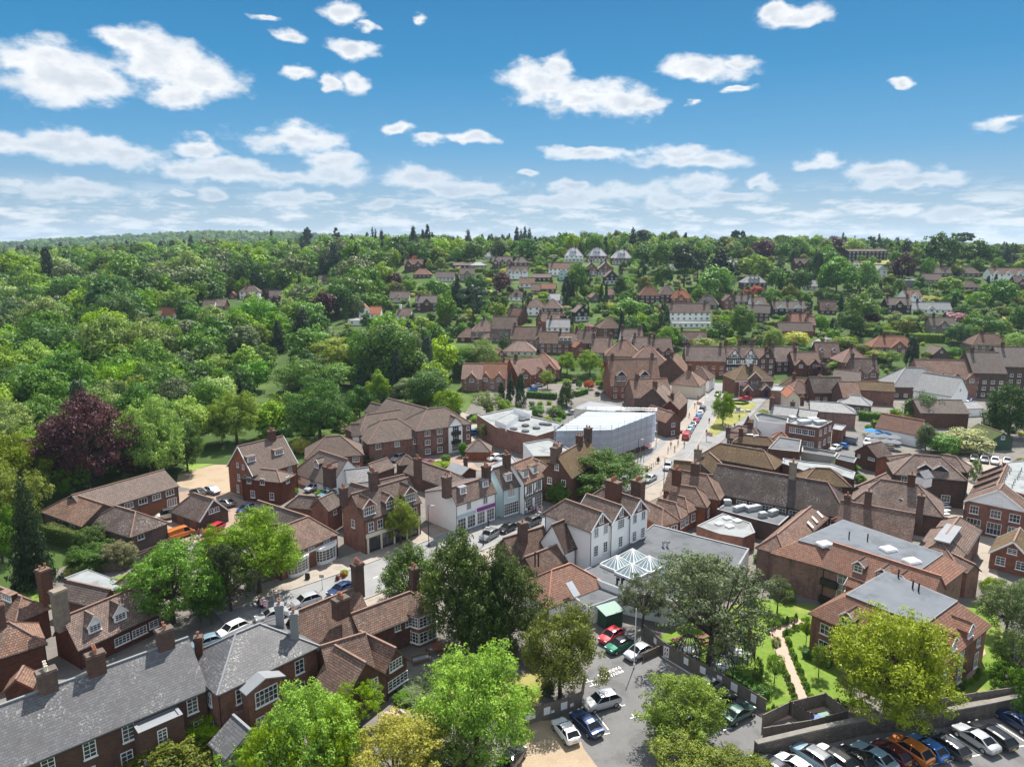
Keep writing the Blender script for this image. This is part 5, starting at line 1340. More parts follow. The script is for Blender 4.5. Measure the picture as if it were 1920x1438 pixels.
 b.flat('D1',[(325,905),(430,950),(540,860),(480,835)],6.6,z0=5.0,wall='white',roof='palefelt',par=.1)
 b.flat('D1',[(490,800),(640,850),(660,815),(510,790)],6.4,z0=5.0,wall='white',roof='palefelt',par=.1)
 for x,y in ((600,955),(495,985),(700,978),(600,1005),(755,940),(805,945),(570,905),(610,897),(555,885)):
  p=at('D1',x,y,5.2); mb=MB(); mb.lathe((p.x,p.y,5.2),[(1.0,0),(1.0,.35),(.85,.5),(.4,.62),(0,.66)],14); mb.build('rooflight',M['felt'],b.o)
 b.done(); LAND.append(('the flat-roofed red brick store',*full('D1',500,1000)))
 g=at('D1',180,1200,0); b=Bld('brick_kiosk','tiny square brick hut with a pyramid tile roof beside the flats','outbuilding',g,wall='brick',roof='tileg',split=False)
 p=at('D1',180,1075,4.6); b.block(p-Vector((.3,0,0)),p+Vector((.3,0,0)),2.6,2.5,'hh',E=p-Vector((0,5,0))); b.done()
 # building wrapped in white sheeting
 g=at('D1',1400,1190,0); b=Bld('scaffolded_building','building wrapped in translucent white sheeting under a temporary roof, by the high street','building',g,wall='sheet',roof='sheetroof',split=False)
 zt=8.7; P4=[at('D1',x,y,zt) for x,y in ((866,988),(1375,990),(1785,855),(1150,850))]
 P4[0].z=8.4; P4[2].z=9.3; P4[3].z=9.5
 b.rmb('sheetroof').slab(P4,.2)
 cc=sum(P4,Vector())/4; S4=[p+(p-cc).normalized()*-.35 for p in P4]
 mb=b.wmb('sheet')
 for i in range(4):
  a,c=S4[i],S4[(i+1)%4]; nseg=14
  for s in range(nseg):
   if i==0 and 8<=s<=8: continue
   p,q=a+(c-a)*(s/nseg),a+(c-a)*((s+1)/nseg); dd=(c-a).normalized(); nr=Vector((dd.y,-dd.x,0))
   bl=1.8 if i!=0 else 3.0
   prev=None
   for z in range(5):
    zz=bl+(p.z-.2-bl)*z/4; zq=bl+(q.z-.2-bl)*z/4; wob=.12*math.sin(s*2.1+z*1.7)
    cur=(Vector((p.x,p.y,zz))+nr*.12*math.sin(s*2.1+z*1.7),Vector((q.x,q.y,zq))+nr*.12*math.sin((s+1)*2.1+z*1.7))
    if prev: mb.poly([prev[0],prev[1],cur[1],cur[0]])
    prev=cur
 core=[p+(cc-p)*.12 for p in S4]; b.wmb('brickd').prism(core,0,7.5,0)
 sp=MB()
 for i in range(4):
  a,c=P4[i],P4[(i+1)%4]; dd=(c-a).normalized(); nr=Vector((dd.y,-dd.x,0)); L_=(c-a).length; ns=int(L_/2.4)
  for s in range(ns+1):
   p=a+(c-a)*(s/ns)+nr*.2; sp.tube((p.x,p.y,0),(p.x,p.y,p.z+1.3),.05,.05,5)
  for z in (2.2,4.4,6.6): sp.tube((a.x+nr.x*.25,a.y+nr.y*.25,z),(c.x+nr.x*.25,c.y+nr.y*.25,z),.05,.05,5)
  for z in (.6,1.1): sp.tube(a+nr*.2+Vector((0,0,z)),c+nr*.2+Vector((0,0,z)),.05,.05,5)
 for i in range(9):
  a,c=P4[0]+(P4[3]-P4[0])*(i/8),P4[1]+(P4[2]-P4[1])*(i/8); sp.tube(a+Vector((0,0,.06)),c+Vector((0,0,.06)),.045,.045,5)
 sp.build('scaffold',M['steel'],b.o); b.done()
 LAND.append(('the wrapped scaffolded building',*full('D1',1400,1000)))
 # right of the green
 fh('D2',880,1010,500,'g','tilehung','tile','tile-hung gabled house with white windows right behind the town hall',3,0,8,chim=1,gw='tilehung')
 fh('D2',1010,1250,470,'e','brickd','tile','long brown roof with two very tall stacks behind the town hall',2,8,8,chim=2)
 fh('D2',1190,1420,505,'e','tilehung','tile','tile-hung house with two gables left of the purple tree',2,2,7,gabs=2,chim=1)
 fh('D2',860,950,420,'g','brickd','tile','plain brown gable roof just right of the timbered twin-gabled building',2,20,9,chim=0)
 fh('D2',1195,1330,720,'h','brick','tiler','low red roof beside the bright orange roof',1,5,6,chim=0)
 fh('D2',1375,1640,745,'e','brickd','tiled','low dark roof tucked behind the hipped slate hall',1,0,7,chim=0,hin=3.6)
 fh('D2',1650,1850,480,'h','brick','tiler','pinkish hipped roof just below the lane',2,0,8,chim=1)
 fh('D2',1755,1960,590,'e','brick','tiled','brick house with arched black windows and tall stacks, below the lane',2,-10,8,gabs=2,chim=2)
 fh('D2',1415,1610,385,'e','tilehung','tile','brown roof with two arched white dormers beside the lane',1,-6,7,dorm=2,chim=0,pitch=50)
 g=at('D2',700,280,3); b=Bld('pale_roofed_hall','long pale metal roof behind the timbered twin-gabled building','hall',g,wall='white',roof='palefelt',split=False)
 b.flat('D2',[(360,340),(580,345),(700,270),(560,250)],7.0,roof='palefelt',par=.2); b.done()
 # flat-roofed brick block and its neighbours
 g=at('D2',1300,1150,0); b=Bld('flat_roofed_offices','flat-roofed brick offices with silver ducts on the roof, beside the pub car park','offices',g,wall='brick',split=False,wst=(2,2))
 b.flat('D2',[(1120,935),(1415,980),(1540,920),(1260,880)],6.6,roof='palefelt',par=.3,wins={0: [(4.6,4,1.5,1.4,.12,.9),(1.7,4,1.5,1.3,.12,.9)],1: [(4.6,3,1.3,1.4),(1.6,3,1.3,1.4)]})
 for x,y,l in ((1185,895,1.6),(1290,930,3.4),(1370,910,2.6),(1430,935,3)):
  p=at('D2',x,y,6.7); mb=MB(); mb.box((p.x,p.y,6.7),l,1.4,.8,.3); mb.tube((p.x-l/2,p.y+1,7.2),(p.x+l/2,p.y+1.2,7.2),.3,.3,10); mb.build('air_conditioner',M['steel'],b.o)
 b.flat('D2',[(1540,985),(1625,1000),(1665,955),(1560,940)],4.2,roof='palefelt',par=.2,wall='brick'); b.done()
 g=at('D2',950,960,0); b=Bld('parapet_shop','flat-roofed shop with a long white parapet curving along the green','shop',g,wall='white',split=False)
 b.flat('D2',[(835,870),(870,930),(1130,960),(1145,905),(900,850)],5.0,roof='felt',par=.7); b.done()
 g=at('D2',1150,1200,0); b=Bld('dark_flat_roof','dark flat-roofed yard building in front of the flat-roofed offices','outbuilding',g,wall='brickd',split=False)
 b.flat('D2',[(960,1170),(1240,1200),(1260,1090),(1060,1060)],4.4,roof='felt',par=.4); b.done()
 # right: barns, brick blocks
 fh('B4',1140,1318,232,'g','white','slatel','pale grey barn with a plain gable, right of the yellow lichened roof',2,35,9,chim=0,hin=4.4,rows=False,lm='the pale grey barn')
 fh('B4',870,1190,175,'h','brickd','slatel','long weathered slate roof beside the pale grey barn',1,-6,9,chim=0,hin=4.4)
 fh('B4',1040,1335,370,'e','brickd','tileg','windowless brown brick shed below the pale grey barn',1,-4,7,chim=0,hin=4.6,rows=False,pitch=30)
 fh('B4',905,1030,490,'g','white','tiler','small white outbuilding with an orange-brown roof behind the pub garden',1,40,8,chim=0,hin=3.4)
 fh('B4',1500,1635,520,'g','greenpaint','moss','moss-roofed garage with green doors at the edge of the trees',1,4,7,chim=0,hin=3.0,rows=False,pitch=30)
 fh('B4',1050,1390,165,'e','brick','tile','three-storey brick shops with four small gablets, right',3,-6,9,gabs=4,chim=0,lm='the shops with four gablets')
 fh('B4',1395,1590,170,'e','brickd','tileg','big brown brick block with a grey-brown gable roof, right edge',3,-8,10,chim=1,hin=9)
 fh('B4',1590,1860,120,'e','brickd','tileg','long brick block cut by the right edge of the picture',3,-8,10,chim=1,hin=9)
 fh('B4',1320,1440,290,'e','white','slatel','low white lean-to in front of the brick blocks, right',1,10,5,chim=0,hin=2.6,rows=False,pitch=20)
 # left of the high street, long modern brick rows
 for a in ((40,215,640,'end brick house of the long modern row, nearest the woods',-4),(205,430,635,'modern brick house with gablets, second in the long row',-6),(425,605,590,'modern brick house with a cross gable, middle of the long row',-8)):
  fh('D1',a[0],a[1],a[2],'e','brick','tiler',a[3],2,a[4],8,gabs=2 if a[0]==205 else 1,chim=0,pitch=40)
 fh('D1',455,740,600,'e','brick','tiler','modern brick terrace with a big red-brown roof left of the car park trees',2,28,9,gabs=2,chim=1,pitch=40,lm='the modern red-brown terrace')
 fh('D1',640,900,545,'h','brick','tiler','cluster of red-brown hips behind the modern terrace',2,-10,9,gabs=2,chim=0,pitch=40)
 fh('D1',425,690,330,'h','cream','tile','double-hipped bungalow behind a clipped hedge',1,-8,8,chim=0,pitch=34,lm='the double-hipped bungalow')
 fh('D1',305,405,380,'g','brick','tiler','brown roofed garage left of the clipped hedge',1,20,6,chim=0)
 fh('D1',20,145,200,'h','brickd','tile','low brown hipped roof at the edge of the woods, left end of the terrace',1,0,6,chim=0)
 fh('D1',140,320,190,'h','stone','tile','stone house with a red-brown hip, second from the left end of the terrace',2,4,8,chim=1)
 fh('D1',215,370,205,'h','stone','tile','low pyramid roof in front of the stone house',1,0,6,chim=0)
 fh('D1',315,520,195,'e','stone','tile','tall grey stone house with a plain brown roof near the woods',2,-6,8,chim=0,hin=6)
 fh('D1',490,745,265,'e','stone','tile','long stone cottage row with rooflights and two stacks',2,-10,8,chim=2)
 fh('D1',690,790,275,'g','stone','tile','stone gable at the end of the cottage row',2,0,8,chim=0)
 fh('D1',740,900,300,'e','brick','tile','brick cottage with a plain brown roof left of the white box dormer',2,-6,7,chim=0)
 b,k=fh('D1',890,1065,305,'e','brick','tile','three-storey brick house with a wide white box dormer',2,-4,8,chim=1,pitch=36,lm='the white box dormer'); b.dormer(k,.45,5.5,1.2,.75,'f',face='frame',wall='frame',nwin=3)
 fh('D1',1025,1115,340,'g','brick','tiler','narrow brick gable right of the white box dormer',2,15,8,chim=0)
 fh('D1',1060,1240,300,'e','brickd','tile','row of brown roofs with four dark stacks in mid-terrace',2,-12,8,chim=3)
 fh('D1',1220,1390,390,'e','stone','tile','stone-walled house with tall windows behind the bright pair of trees',2,-10,9,chim=2)
 fh('D1',1350,1645,455,'h','stone','tile','broad grey stone house under a brown hip',2,-8,9,chim=1,hin=6,lm='the broad grey stone house')
 fh('D1',1475,1655,290,'e','white','tile','white and brick gabled house above the broad grey stone house',2,0,8,gabs=1,gw='white',chim=2)
 fh('D1',1590,1745,370,'e','brickd','tile','dark brick house with one front gable, upper terrace',2,-4,8,gabs=1,chim=2)
 fh('D1',1745,1920,380,'e','brickd','tile','dark house with two brown gables, right end of the upper terrace',2,0,8,gabs=2,chim=1)
 fh('D1',1600,1860,520,'h','brick','tiler','big pinkish hipped roof over red brick, behind the black dormers',2,-8,11,chim=0,hin=5)
 fh('D1',1300,1420,160,'h','brick','tile','small brick house alone among the gardens',2,5,7,chim=0)
def hill_houses():
 H=fh
 H('C2',235,405,772,'h','white','tileg','grey-hipped white house deep in the left woods',2,5,lm='the grey-hipped house in the woods')
 H('C2',455,615,785,'e','white','tileg','low grey roof in the left woods, right of the grey-hipped house',1,-5,chim=0)
 H('C2',270,350,790,'g','brick','tiler','small pinkish gable in front of the grey-hipped house',1,10,chim=0)
 H('C2',0,105,872,'e','brickd','tile','brown bungalow roof nearly lost in the left woods',1,0,chim=0)
 H('C2',140,200,770,'g','brick','tiler','tiny red-roofed house left of the grey-hipped house',1,0,chim=0)
 H('C2',935,1020,640,'e','cream','tileg','pale roofed cottage left of a dark cypress, upper woods',1,0,chim=0)
 H('C2',1300,1400,948,'g','white','tileo','white gabled house with an orange roof above the bungalow',2,8,chim=0,lm='the white house with the orange roof')
 H('C2',1400,1505,945,'e','white','tileo','orange roof joined to the white gabled house',1,0,chim=0)
 H('C2',1235,1335,1008,'h','white','slatel','white flat-looking bungalow with dark windows below the orange roofs',1,0,chim=0,pitch=12)
 H('C2',1580,1760,800,'e','cream','tileg','steep grey-green roof with a stone gable',1,0,gabs=1,chim=0)
 H('C2',1650,1780,962,'e','white','tile','brown roof with a white stack near the wood edge',1,-5,chim=1,cm='white')
 H('C1',1430,1550,955,'e','white','tileo','lone orange roof in the woods, far left',1,20,chim=0,lm='the lone orange roof in the woods')
 H('C1',1815,1925,880,'e','white','tileg','lone grey-brown roof in the woods right of the lone orange roof',1,0,chim=0)
 H('C3',-10,160,522,'e','brickd','tile','brown house with dark gables under the orange-red maple',2,0,gabs=2,lm='the house under the red maple')
 H('C3',72,228,582,'h','brickd','tiler','light brown hipped bungalow below the red maple',1,0,chim=0)
 H('C3',268,445,612,'e','cream','tileg','grey-brown roof with a pale conservatory front',1,-6,low='white',chim=0)
 H('C3',485,622,612,'e','stone','tileg','grey stone house with one gable below the long hedge',2,4,gabs=1,chim=0)
 H('C3',428,600,500,'e','blackwood','tileg','long low dark bungalow on the terrace of hedges',1,0,chim=0,pitch=25)
 H('C3',580,725,500,'h','stone','slatel','pale hipped bungalow right of the long low dark bungalow',1,0,chim=0,pitch=28)
 H('C3',780,965,500,'e','brickd','tileg','dark brick house with three roof gables on the ridge',2,0,gabs=3,chim=1,lm='the dark house with three roof gables')
 H('C3',968,1105,505,'h','brickd','tileg','dark house under a pale hipped roof, left of the broad white house',2,0,chim=1)
 H('C3',720,790,420,'h','white','slatel','tiny white house under the ridge-top oaks',1,0,chim=0)
 H('C3',905,1105,592,'e','white','tile','white cottage row with three little gables',2,0,gabs=3,gw='white',chim=1,lm='the white cottages with three gables')
 H('C3',1145,1315,612,'e','blackwood','tileg','dark-fronted long bungalow right of the white cottages',1,-3,chim=0,pitch=28)
 H('C3',1025,1165,668,'e','white','tile','white bungalow with a brown roof and hedge below the white cottages',1,-4,chim=0)
 H('C3',1210,1360,715,'e','brickd','tiler','plain brown monopitch roof left of the tall cypresses',1,-8,chim=0,pitch=36)
 H('C3',1135,1220,728,'e','brick','tiler','lower brown wing beside the monopitch roof',1,-8,chim=0)
 H('C3',935,1072,788,'h','white','tileg','grey-brown bungalow left of the twin cypresses',1,-6,chim=0,dorm=2)
 H('C3',1287,1482,560,'e','white','tile','broad white house with a big brown roof and one stack',2,0,chim=1,gw='white',lm='the broad white house')
 H('C3',1383,1463,602,'g','paleblue','tile','pale blue gable in front of the broad white house',2,0,chim=0)
 for i,(a,b_) in enumerate(((1430,1598),(1640,1812),(1860,2040))):
  H('C3',a,b_,440 if i<2 else 460,'h','brick' if i else 'white','slatew',('leftmost','middle','rightmost')[i]+' of three mansard houses with pale grey roofs along the ridge',2,0,dep=9,dorm=2,chim=2,pitch=50,gw='white',name='mansard_house',low='white')
 H('C3',1620,1722,555,'g','brick','slatel','brick gabled villa with white ground floor, left of its twin',2,0,chim=1,low='white',gw='brick')
 H('C3',1732,1868,565,'g','brick','slatel','brick gabled villa with white ground floor, right of its twin',2,0,chim=1,low='white',gw='brick')
 H('C3',1790,1912,640,'g','blackwood','tile','dark timbered gable with a pale ground floor below the twin villas',2,5,chim=0,low='white')
 H('C3',85,278,880,'e','brickd','tileg','grey-roofed house with dormers and a stack, left of the dark pine',2,10,chim=1,gabs=1)
 H('C3',1097,1255,920,'h','white','tile','white house under a brown hip with few windows, mid-slope',2,4,dep=9,chim=0,lm='the white house under a brown hip')
 H('C3',1250,1408,930,'h','tilehung','tile','tile-hung house with a many-sided brown roof over white walls',2,-8,dep=9,chim=0,low='white')
 H('C3',1290,1395,822,'e','white','slatel','pale roof rising behind the tile-hung house',1,20,chim=0)
 H('C3',1515,1640,970,'g','blackwood','tile','dark brown gable with a white lower storey, centre of the slope',2,12,chim=0,low='white')
 H('C3',1660,1740,795,'g','stone','tiler','small pinkish gable left of the two slim cypresses',1,10,chim=0)
 H('C3',1820,1875,770,'e','brick','tiler','scrap of red roof right of the two slim cypresses',1,0,chim=0)
 H('C3',1195,1290,1055,'e','brick','tile','brown roof with a dark stack left of the purple bush',2,20,chim=1)
 H('C3',1270,1400,1060,'e','brick','tile','brown gabled roof behind the white-walled house',2,-15,chim=1)
 H('C3',1270,1485,1112,'e','white','slatel','house with a bright pale roof and white wall above the terrace',2,-5,chim=1)
 H('C3',940,1080,1000,'e','brickd','tile','brown roof with several stacks just above the cottage row',2,-30,chim=2)
 H('C4',285,465,810,'h','brickd','tiler','dark brown steep hips beside the orange-roofed house',2,0,chim=0,pitch=50)
 H('C4',465,605,800,'h','brickd','tile','steep brown hipped roof left of the orange-roofed house',2,0,chim=0,pitch=52)
 H('C4',580,755,835,'h','brick','tileo','large house with a bright orange hipped roof, mid-slope',2,-12,gabs=1,chim=1,pitch=48,lm='the large orange-roofed house')
 H('C4',815,1005,858,'h','brickd','tileg','steep grey roof with one dark dormer right of the orange-roofed house',1,-20,dorm=1,chim=0,pitch=50)
 H('C4',1040,1145,862,'g','brick','tile','brick gable at the left end of a stepped row',2,0,chim=0)
 H('C4',1140,1290,870,'e','brickd','tileg','grey-brown middle of a stepped row with three stacks',2,0,chim=3)
 H('C4',1285,1425,895,'e','white','tileg','white-fronted right end of a stepped row',2,0,gabs=1,gw='white',chim=1)
 H('C4',550,920,970,'e','white','tile','long white house with a big brown roof and two tall stacks',2,0,dep=9,chim=2,hin=4.4,lm='the long white house')
 H('C4',570,925,1030,'e','white','palefelt','low white extension with glass doors below the long white house',1,0,dep=4,chim=0,pitch=8)
 H('C4',1280,1470,975,'e','brickd','tileg','grey-brown house with a gable behind the grey bush',2,-20,chim=1)
 H('C4',1480,1775,935,'e','blackwood','tileg','half-timbered cottage with white gables and yellow shrubs',2,0,gabs=2,gw='white',chim=3,lm='the half-timbered cottage')
 H('C4',1630,1860,1060,'e','brick','tiler','red-brown roof with three stacks above the low grey roof',2,0,chim=3)
 H('C4',1540,1845,1112,'e','brick','tileg','low grey roof behind the golden shrub',1,-4,chim=0,hin=3,rows=False)
 H('C4',1205,1425,690,'h','brickd','slatel','dark house with a white-looking roof and dormers beside the pink maple',2,0,dorm=3,chim=0)
 H('C4',1680,1825,515,'e','brickd','tile','brown gabled house under the ridge, right of the big lime green tree',2,0,gabs=2,chim=0)
 H('C4',1130,1212,525,'g','blackwood','slatel','black and white gable behind the big lime green tree',2,0,gw='white',chim=0)
 H('C4',1780,1890,690,'e','white','slatel','pale roof with a white stack among the birches',1,-10,chim=1,cm='white')
 H('C4',620,895,1185,'e','brickd','tile','rambling brown cottage with one white gable near the town',1,-6,gabs=2,gw='white',chim=1)
 H('C4',560,610,520,'g','white','slatel','tiny white gable between the ridge conifers',1,0,chim=0)
 H('C5',328,685,428,'e','blackwood','tiled','long dark block of flats with a shallow roof on the hilltop lawn',3,0,dep=11,chim=0,pitch=14,name='flats',lm='the hilltop flats')
 H('C5',375,445,520,'e','white','slatel','small white house under the hilltop flats, left',1,0,chim=1)
 H('C5',585,685,580,'g','white','slatel','white timbered gable under the hilltop flats, right',2,0,gw='white',chim=0)
 H('C5',1080,1268,570,'e','brickd','tileg','brown house with a shallow roof below the giant dark tree',1,0,chim=1)
 H('C5',1020,1182,632,'e','brick','tileg','brown gabled bungalow left of the round clipped tree',1,-8,gabs=0,chim=0)
 H('C5',1360,1525,700,'h','brickd','tile','brown hipped bungalow right of the round clipped tree',1,0,chim=0)
 H('C5',1345,1530,572,'h','brickd','tileg','low grey-brown hip above the clipped hedges',1,0,chim=0)
 H('C5',1610,1930,612,'e','white','tile','large house with three white gables, far right of the slope',2,0,gabs=3,gw='white',chim=1,lm='the house with three white gables')
 H('C5',1840,1960,690,'e','tilehung','tile','brown gabled house cut by the right edge, upper slope',2,-10,gabs=1,chim=0)
 H('C5',690,905,900,'e','blackwood','tileg','black-walled house with a grey-brown roof and a gable',2,-6,gabs=1,chim=2,lm='the black-walled house')
 H('C5',830,1000,822,'e','white','tile','white gables rising behind the black-walled house',2,12,gabs=1,gw='white',chim=1)
 H('C5',920,1265,905,'e','white','slatel','low white house with a long grey roof right of the black-walled house',1,-8,gabs=1,gw='white',chim=1)
 H('C5',1090,1312,1095,'e','stone','tileg','grey stone house with a sharp front gable by the lilac shrub',2,-10,gabs=1,chim=1,lm='the stone house by the lilac shrub')
 H('C5',100,242,910,'e','tilehung','tile','brown gabled house with one dormer, left of the lane trees',1,-14,dorm=1,chim=0,pitch=50)
 b,k=H('C5',560,965,1250,'h','brick','tiler','long pinkish bungalow with a projecting hipped wing below the hedge',1,-6,dep=9,chim=1,lm='the long pinkish bungalow')
 H('C5',740,880,1265,'g','brick','tiler','brick gabled wing of the pinkish bungalow',1,-12,chim=0)
 H('C5',1100,1242,1318,'g','brickd','tileg','grey gabled double garage with one white door',1,0,chim=0,rows=False,lm='the grey gabled garage')
 H('C5',1455,1785,1275,'h','stone','tile','grey stone house with a brown hip and a tall side stack, right',2,-4,dep=9,chim=1,lm='the stone house with the side stack')
 H('C5',845,932,672,'e','glass','lead','black glass modern house with a flat white roof edge',2,0,chim=0,pitch=6,rows=False)
 H('C5',-20,50,1090,'e','brick','tile','brick house half hidden by the birch, left of the lane',2,-10,chim=1)
# ------------------------------------------------------------------ ground, roads, lawns
M['navy']=plain('navy_paint',(0.02,0.03,0.09),0.5,0.4,var=0)
def sheet_mat():
 t=NT('white_sheeting'); sp=t.nd('ShaderNodeSeparateXYZ'); t.L.new(t.pos(),sp.inputs[0])
 band=t.ramp(t.m('ABSOLUTE',t.m('SUBTRACT',t.m('FRACT',t.m('MULTIPLY',sp.outputs[2],0.55)),0.5)),0.42,0.49)
 col=t.mix(band,(0.60,0.65,0.75),(0.86,0.88,0.92)); col=t.mix(t.ramp(t.noise(0.5,4,0.6,t.pos()),0.35,0.7,0,.5),col,(0.58,0.62,0.71))
 t.fin(col,0.45,0.4); tr=t.nd('ShaderNodeBsdfTranslucent'); t.L.new(col,tr.inputs[0]); ms=t.nd('ShaderNodeMixShader'); ms.inputs[0].default_value=0.45
 t.L.new(t.b.outputs[0],ms.inputs[1]); t.L.new(tr.outputs[0],ms.inputs[2]); t.L.new(ms.outputs[0],t.out.inputs[0]); return t.mat
M['sheet']=sheet_mat()
M['sheetroof']=plain('corrugated_plastic',(0.42,0.49,0.54),0.35,0.5,var=0.12,scale=0.6)
def ground_mat(name,c1,c2,sc,c3=None,a3=0.5,sc3=0.1,rough=0.95,fine=0.0,lo3=.5,hi3=.62):
 t=NT(name); p=t.pos(); col=t.mix(t.ramp(t.noise(sc,6,0.65,p),0.3,0.7),c1,c2)
 if c3: col=t.mix(t.m('MULTIPLY',t.ramp(t.noise(sc3,5,0.6,p),lo3,hi3),a3),col,c3)
 if fine: col=t.mix(fine,col,t.mix(t.noise(9,2,0.6,p),tone(c1,.3),tone(c2,1.7)))
 return t.fin(col,rough,0.2)
M['terrain']=ground_mat('undergrowth',(0.028,0.055,0.012),(0.06,0.10,0.022),0.12,(0.12,0.17,0.04),0.6,0.03,fine=.3)
M['asphalt']=ground_mat('asphalt',(0.125,0.125,0.128),(0.165,0.163,0.16),0.7,(0.085,0.085,0.088),0.8,0.35,fine=0.3)
M['roadgrey']=ground_mat('road_asphalt',(0.205,0.205,0.207),(0.255,0.252,0.248),0.4,(0.15,0.15,0.152),0.6,0.12,fine=0.15)
M['paving']=brick_like('paving_slabs',(0.35,0.31,0.27),(0.29,0.26,0.23),(0.19,0.17,0.15),0.6,0.6,0.02,0.3)
M['brickpave']=ground_mat('brick_paving',(0.31,0.22,0.17),(0.25,0.18,0.145),1.5,(0.36,0.31,0.26),0.6,0.25,fine=0.2)
M['gravel']=ground_mat('tan_gravel',(0.40,0.31,0.215),(0.30,0.235,0.165),5.0,(0.24,0.18,0.12),0.5,0.3,fine=0.35)
M['lawn']=ground_mat('mown_grass',(0.095,0.165,0.022),(0.15,0.225,0.035),1.2,(0.30,0.27,0.09),0.75,0.22,fine=0.3,lo3=.55,hi3=.7)
M['drylawn']=ground_mat('dry_grass',(0.25,0.23,0.07),(0.17,0.2,0.045),0.7,(0.34,0.27,0.11),0.7,0.2,fine=0.3)
M['meadow']=ground_mat('meadow_grass',(0.14,0.23,0.04),(0.2,0.28,0.06),0.3,(0.28,0.3,0.09),0.7,0.08,fine=0.35)
M['yard']=ground_mat('mixed_yard_surface',(0.13,0.12,0.11),(0.19,0.175,0.155),0.35,(0.11,0.11,0.1),0.8,0.12,fine=0.25)
M['pathpink']=ground_mat('pink_path',(0.46,0.33,0.265),(0.40,0.29,0.235),3,fine=0.15)
M['membrane']=ground_mat('grey_roof_membrane',(0.105,0.118,0.138),(0.13,0.143,0.162),0.5,(0.075,0.083,0.095),0.8,0.28,.7,.1)
M['felt']=ground_mat('dark_roof_felt',(0.085,0.092,0.103),(0.12,0.127,0.138),0.6,(0.055,0.06,0.066),0.8,0.3,.75,.15)
M['palefelt']=ground_mat('pale_roof_felt',(0.21,0.225,0.23),(0.27,0.285,0.29),0.5,(0.13,0.135,0.135),0.8,0.3,.8,.2)
M['coping']=plain('stone_coping',(0.19,0.175,0.155),.9,.2,var=.35,scale=1.5)
M['marking']=plain('road_paint',(0.75,0.75,0.72),0.8,0.3,var=0.2,scale=4)
def structure(o): o['kind']='structure'; return o
def tess(mb,pts,z):
 from mathutils.geometry import tessellate_polygon
 i=len(mb.v); mb.v+=[(p.x,p.y,z if z is not None else p.z) for p in pts]
 for t in tessellate_polygon([[Vector((p.x,p.y,0)) for p in pts]]):
  a,b,c=(pts[k] for k in t)
  if (b.x-a.x)*(c.y-a.y)-(b.y-a.y)*(c.x-a.x)<0: t=(t[0],t[2],t[1])
  mb.f.append(tuple(i+k for k in t)); mb.m.append(0)
def patch(name,reg,pts,mat,z):
 mb=MB(); tess(mb,[at(reg,x,y,z) for x,y in pts],z); return structure(mb.build(name,M[mat]))
def smooth_line(P,n=8):
 out=[]
 for i in range(len(P)-1):
  p0,p1,p2,p3=P[max(0,i-1)],P[i],P[i+1],P[min(len(P)-1,i+2)]
  for k in range(n):
   t=k/n; out.append(0.5*((2*p1)+(p2-p0)*t+(2*p0-5*p1+4*p2-p3)*t*t+(3*p1-p0-3*p2+p3)*t**3))
 return out+[P[-1]]
def ribbon(name,P,w,mat,dz,drape=False,kerb=0.0):
 P=smooth_line(P); mb=MB(); L_,R_=[],[]
 for i,p in enumerate(P):
  d=(P[min(i+1,len(P)-1)]-P[max(0,i-1)]); d.z=0; d.normalize(); n=Vector((-d.y,d.x,0))
  for lst,s in ((L_,1),(R_,-1)):
   q=p+n*w/2*s; lst.append(Vector((q.x,q.y,(hgt(q.x,q.y) if drape else 0)+dz)))
 for i in range(len(P)-1):
  mb.poly([R_[i],R_[i+1],L_[i+1],L_[i]])
  if kerb:
   for lst in (L_,R_): mb.bar(lst[i]-Vector((0,0,kerb/2)),lst[i+1]-Vector((0,0,kerb/2)),.18,kerb+.02)
 return structure(mb.build(name,M[mat]))
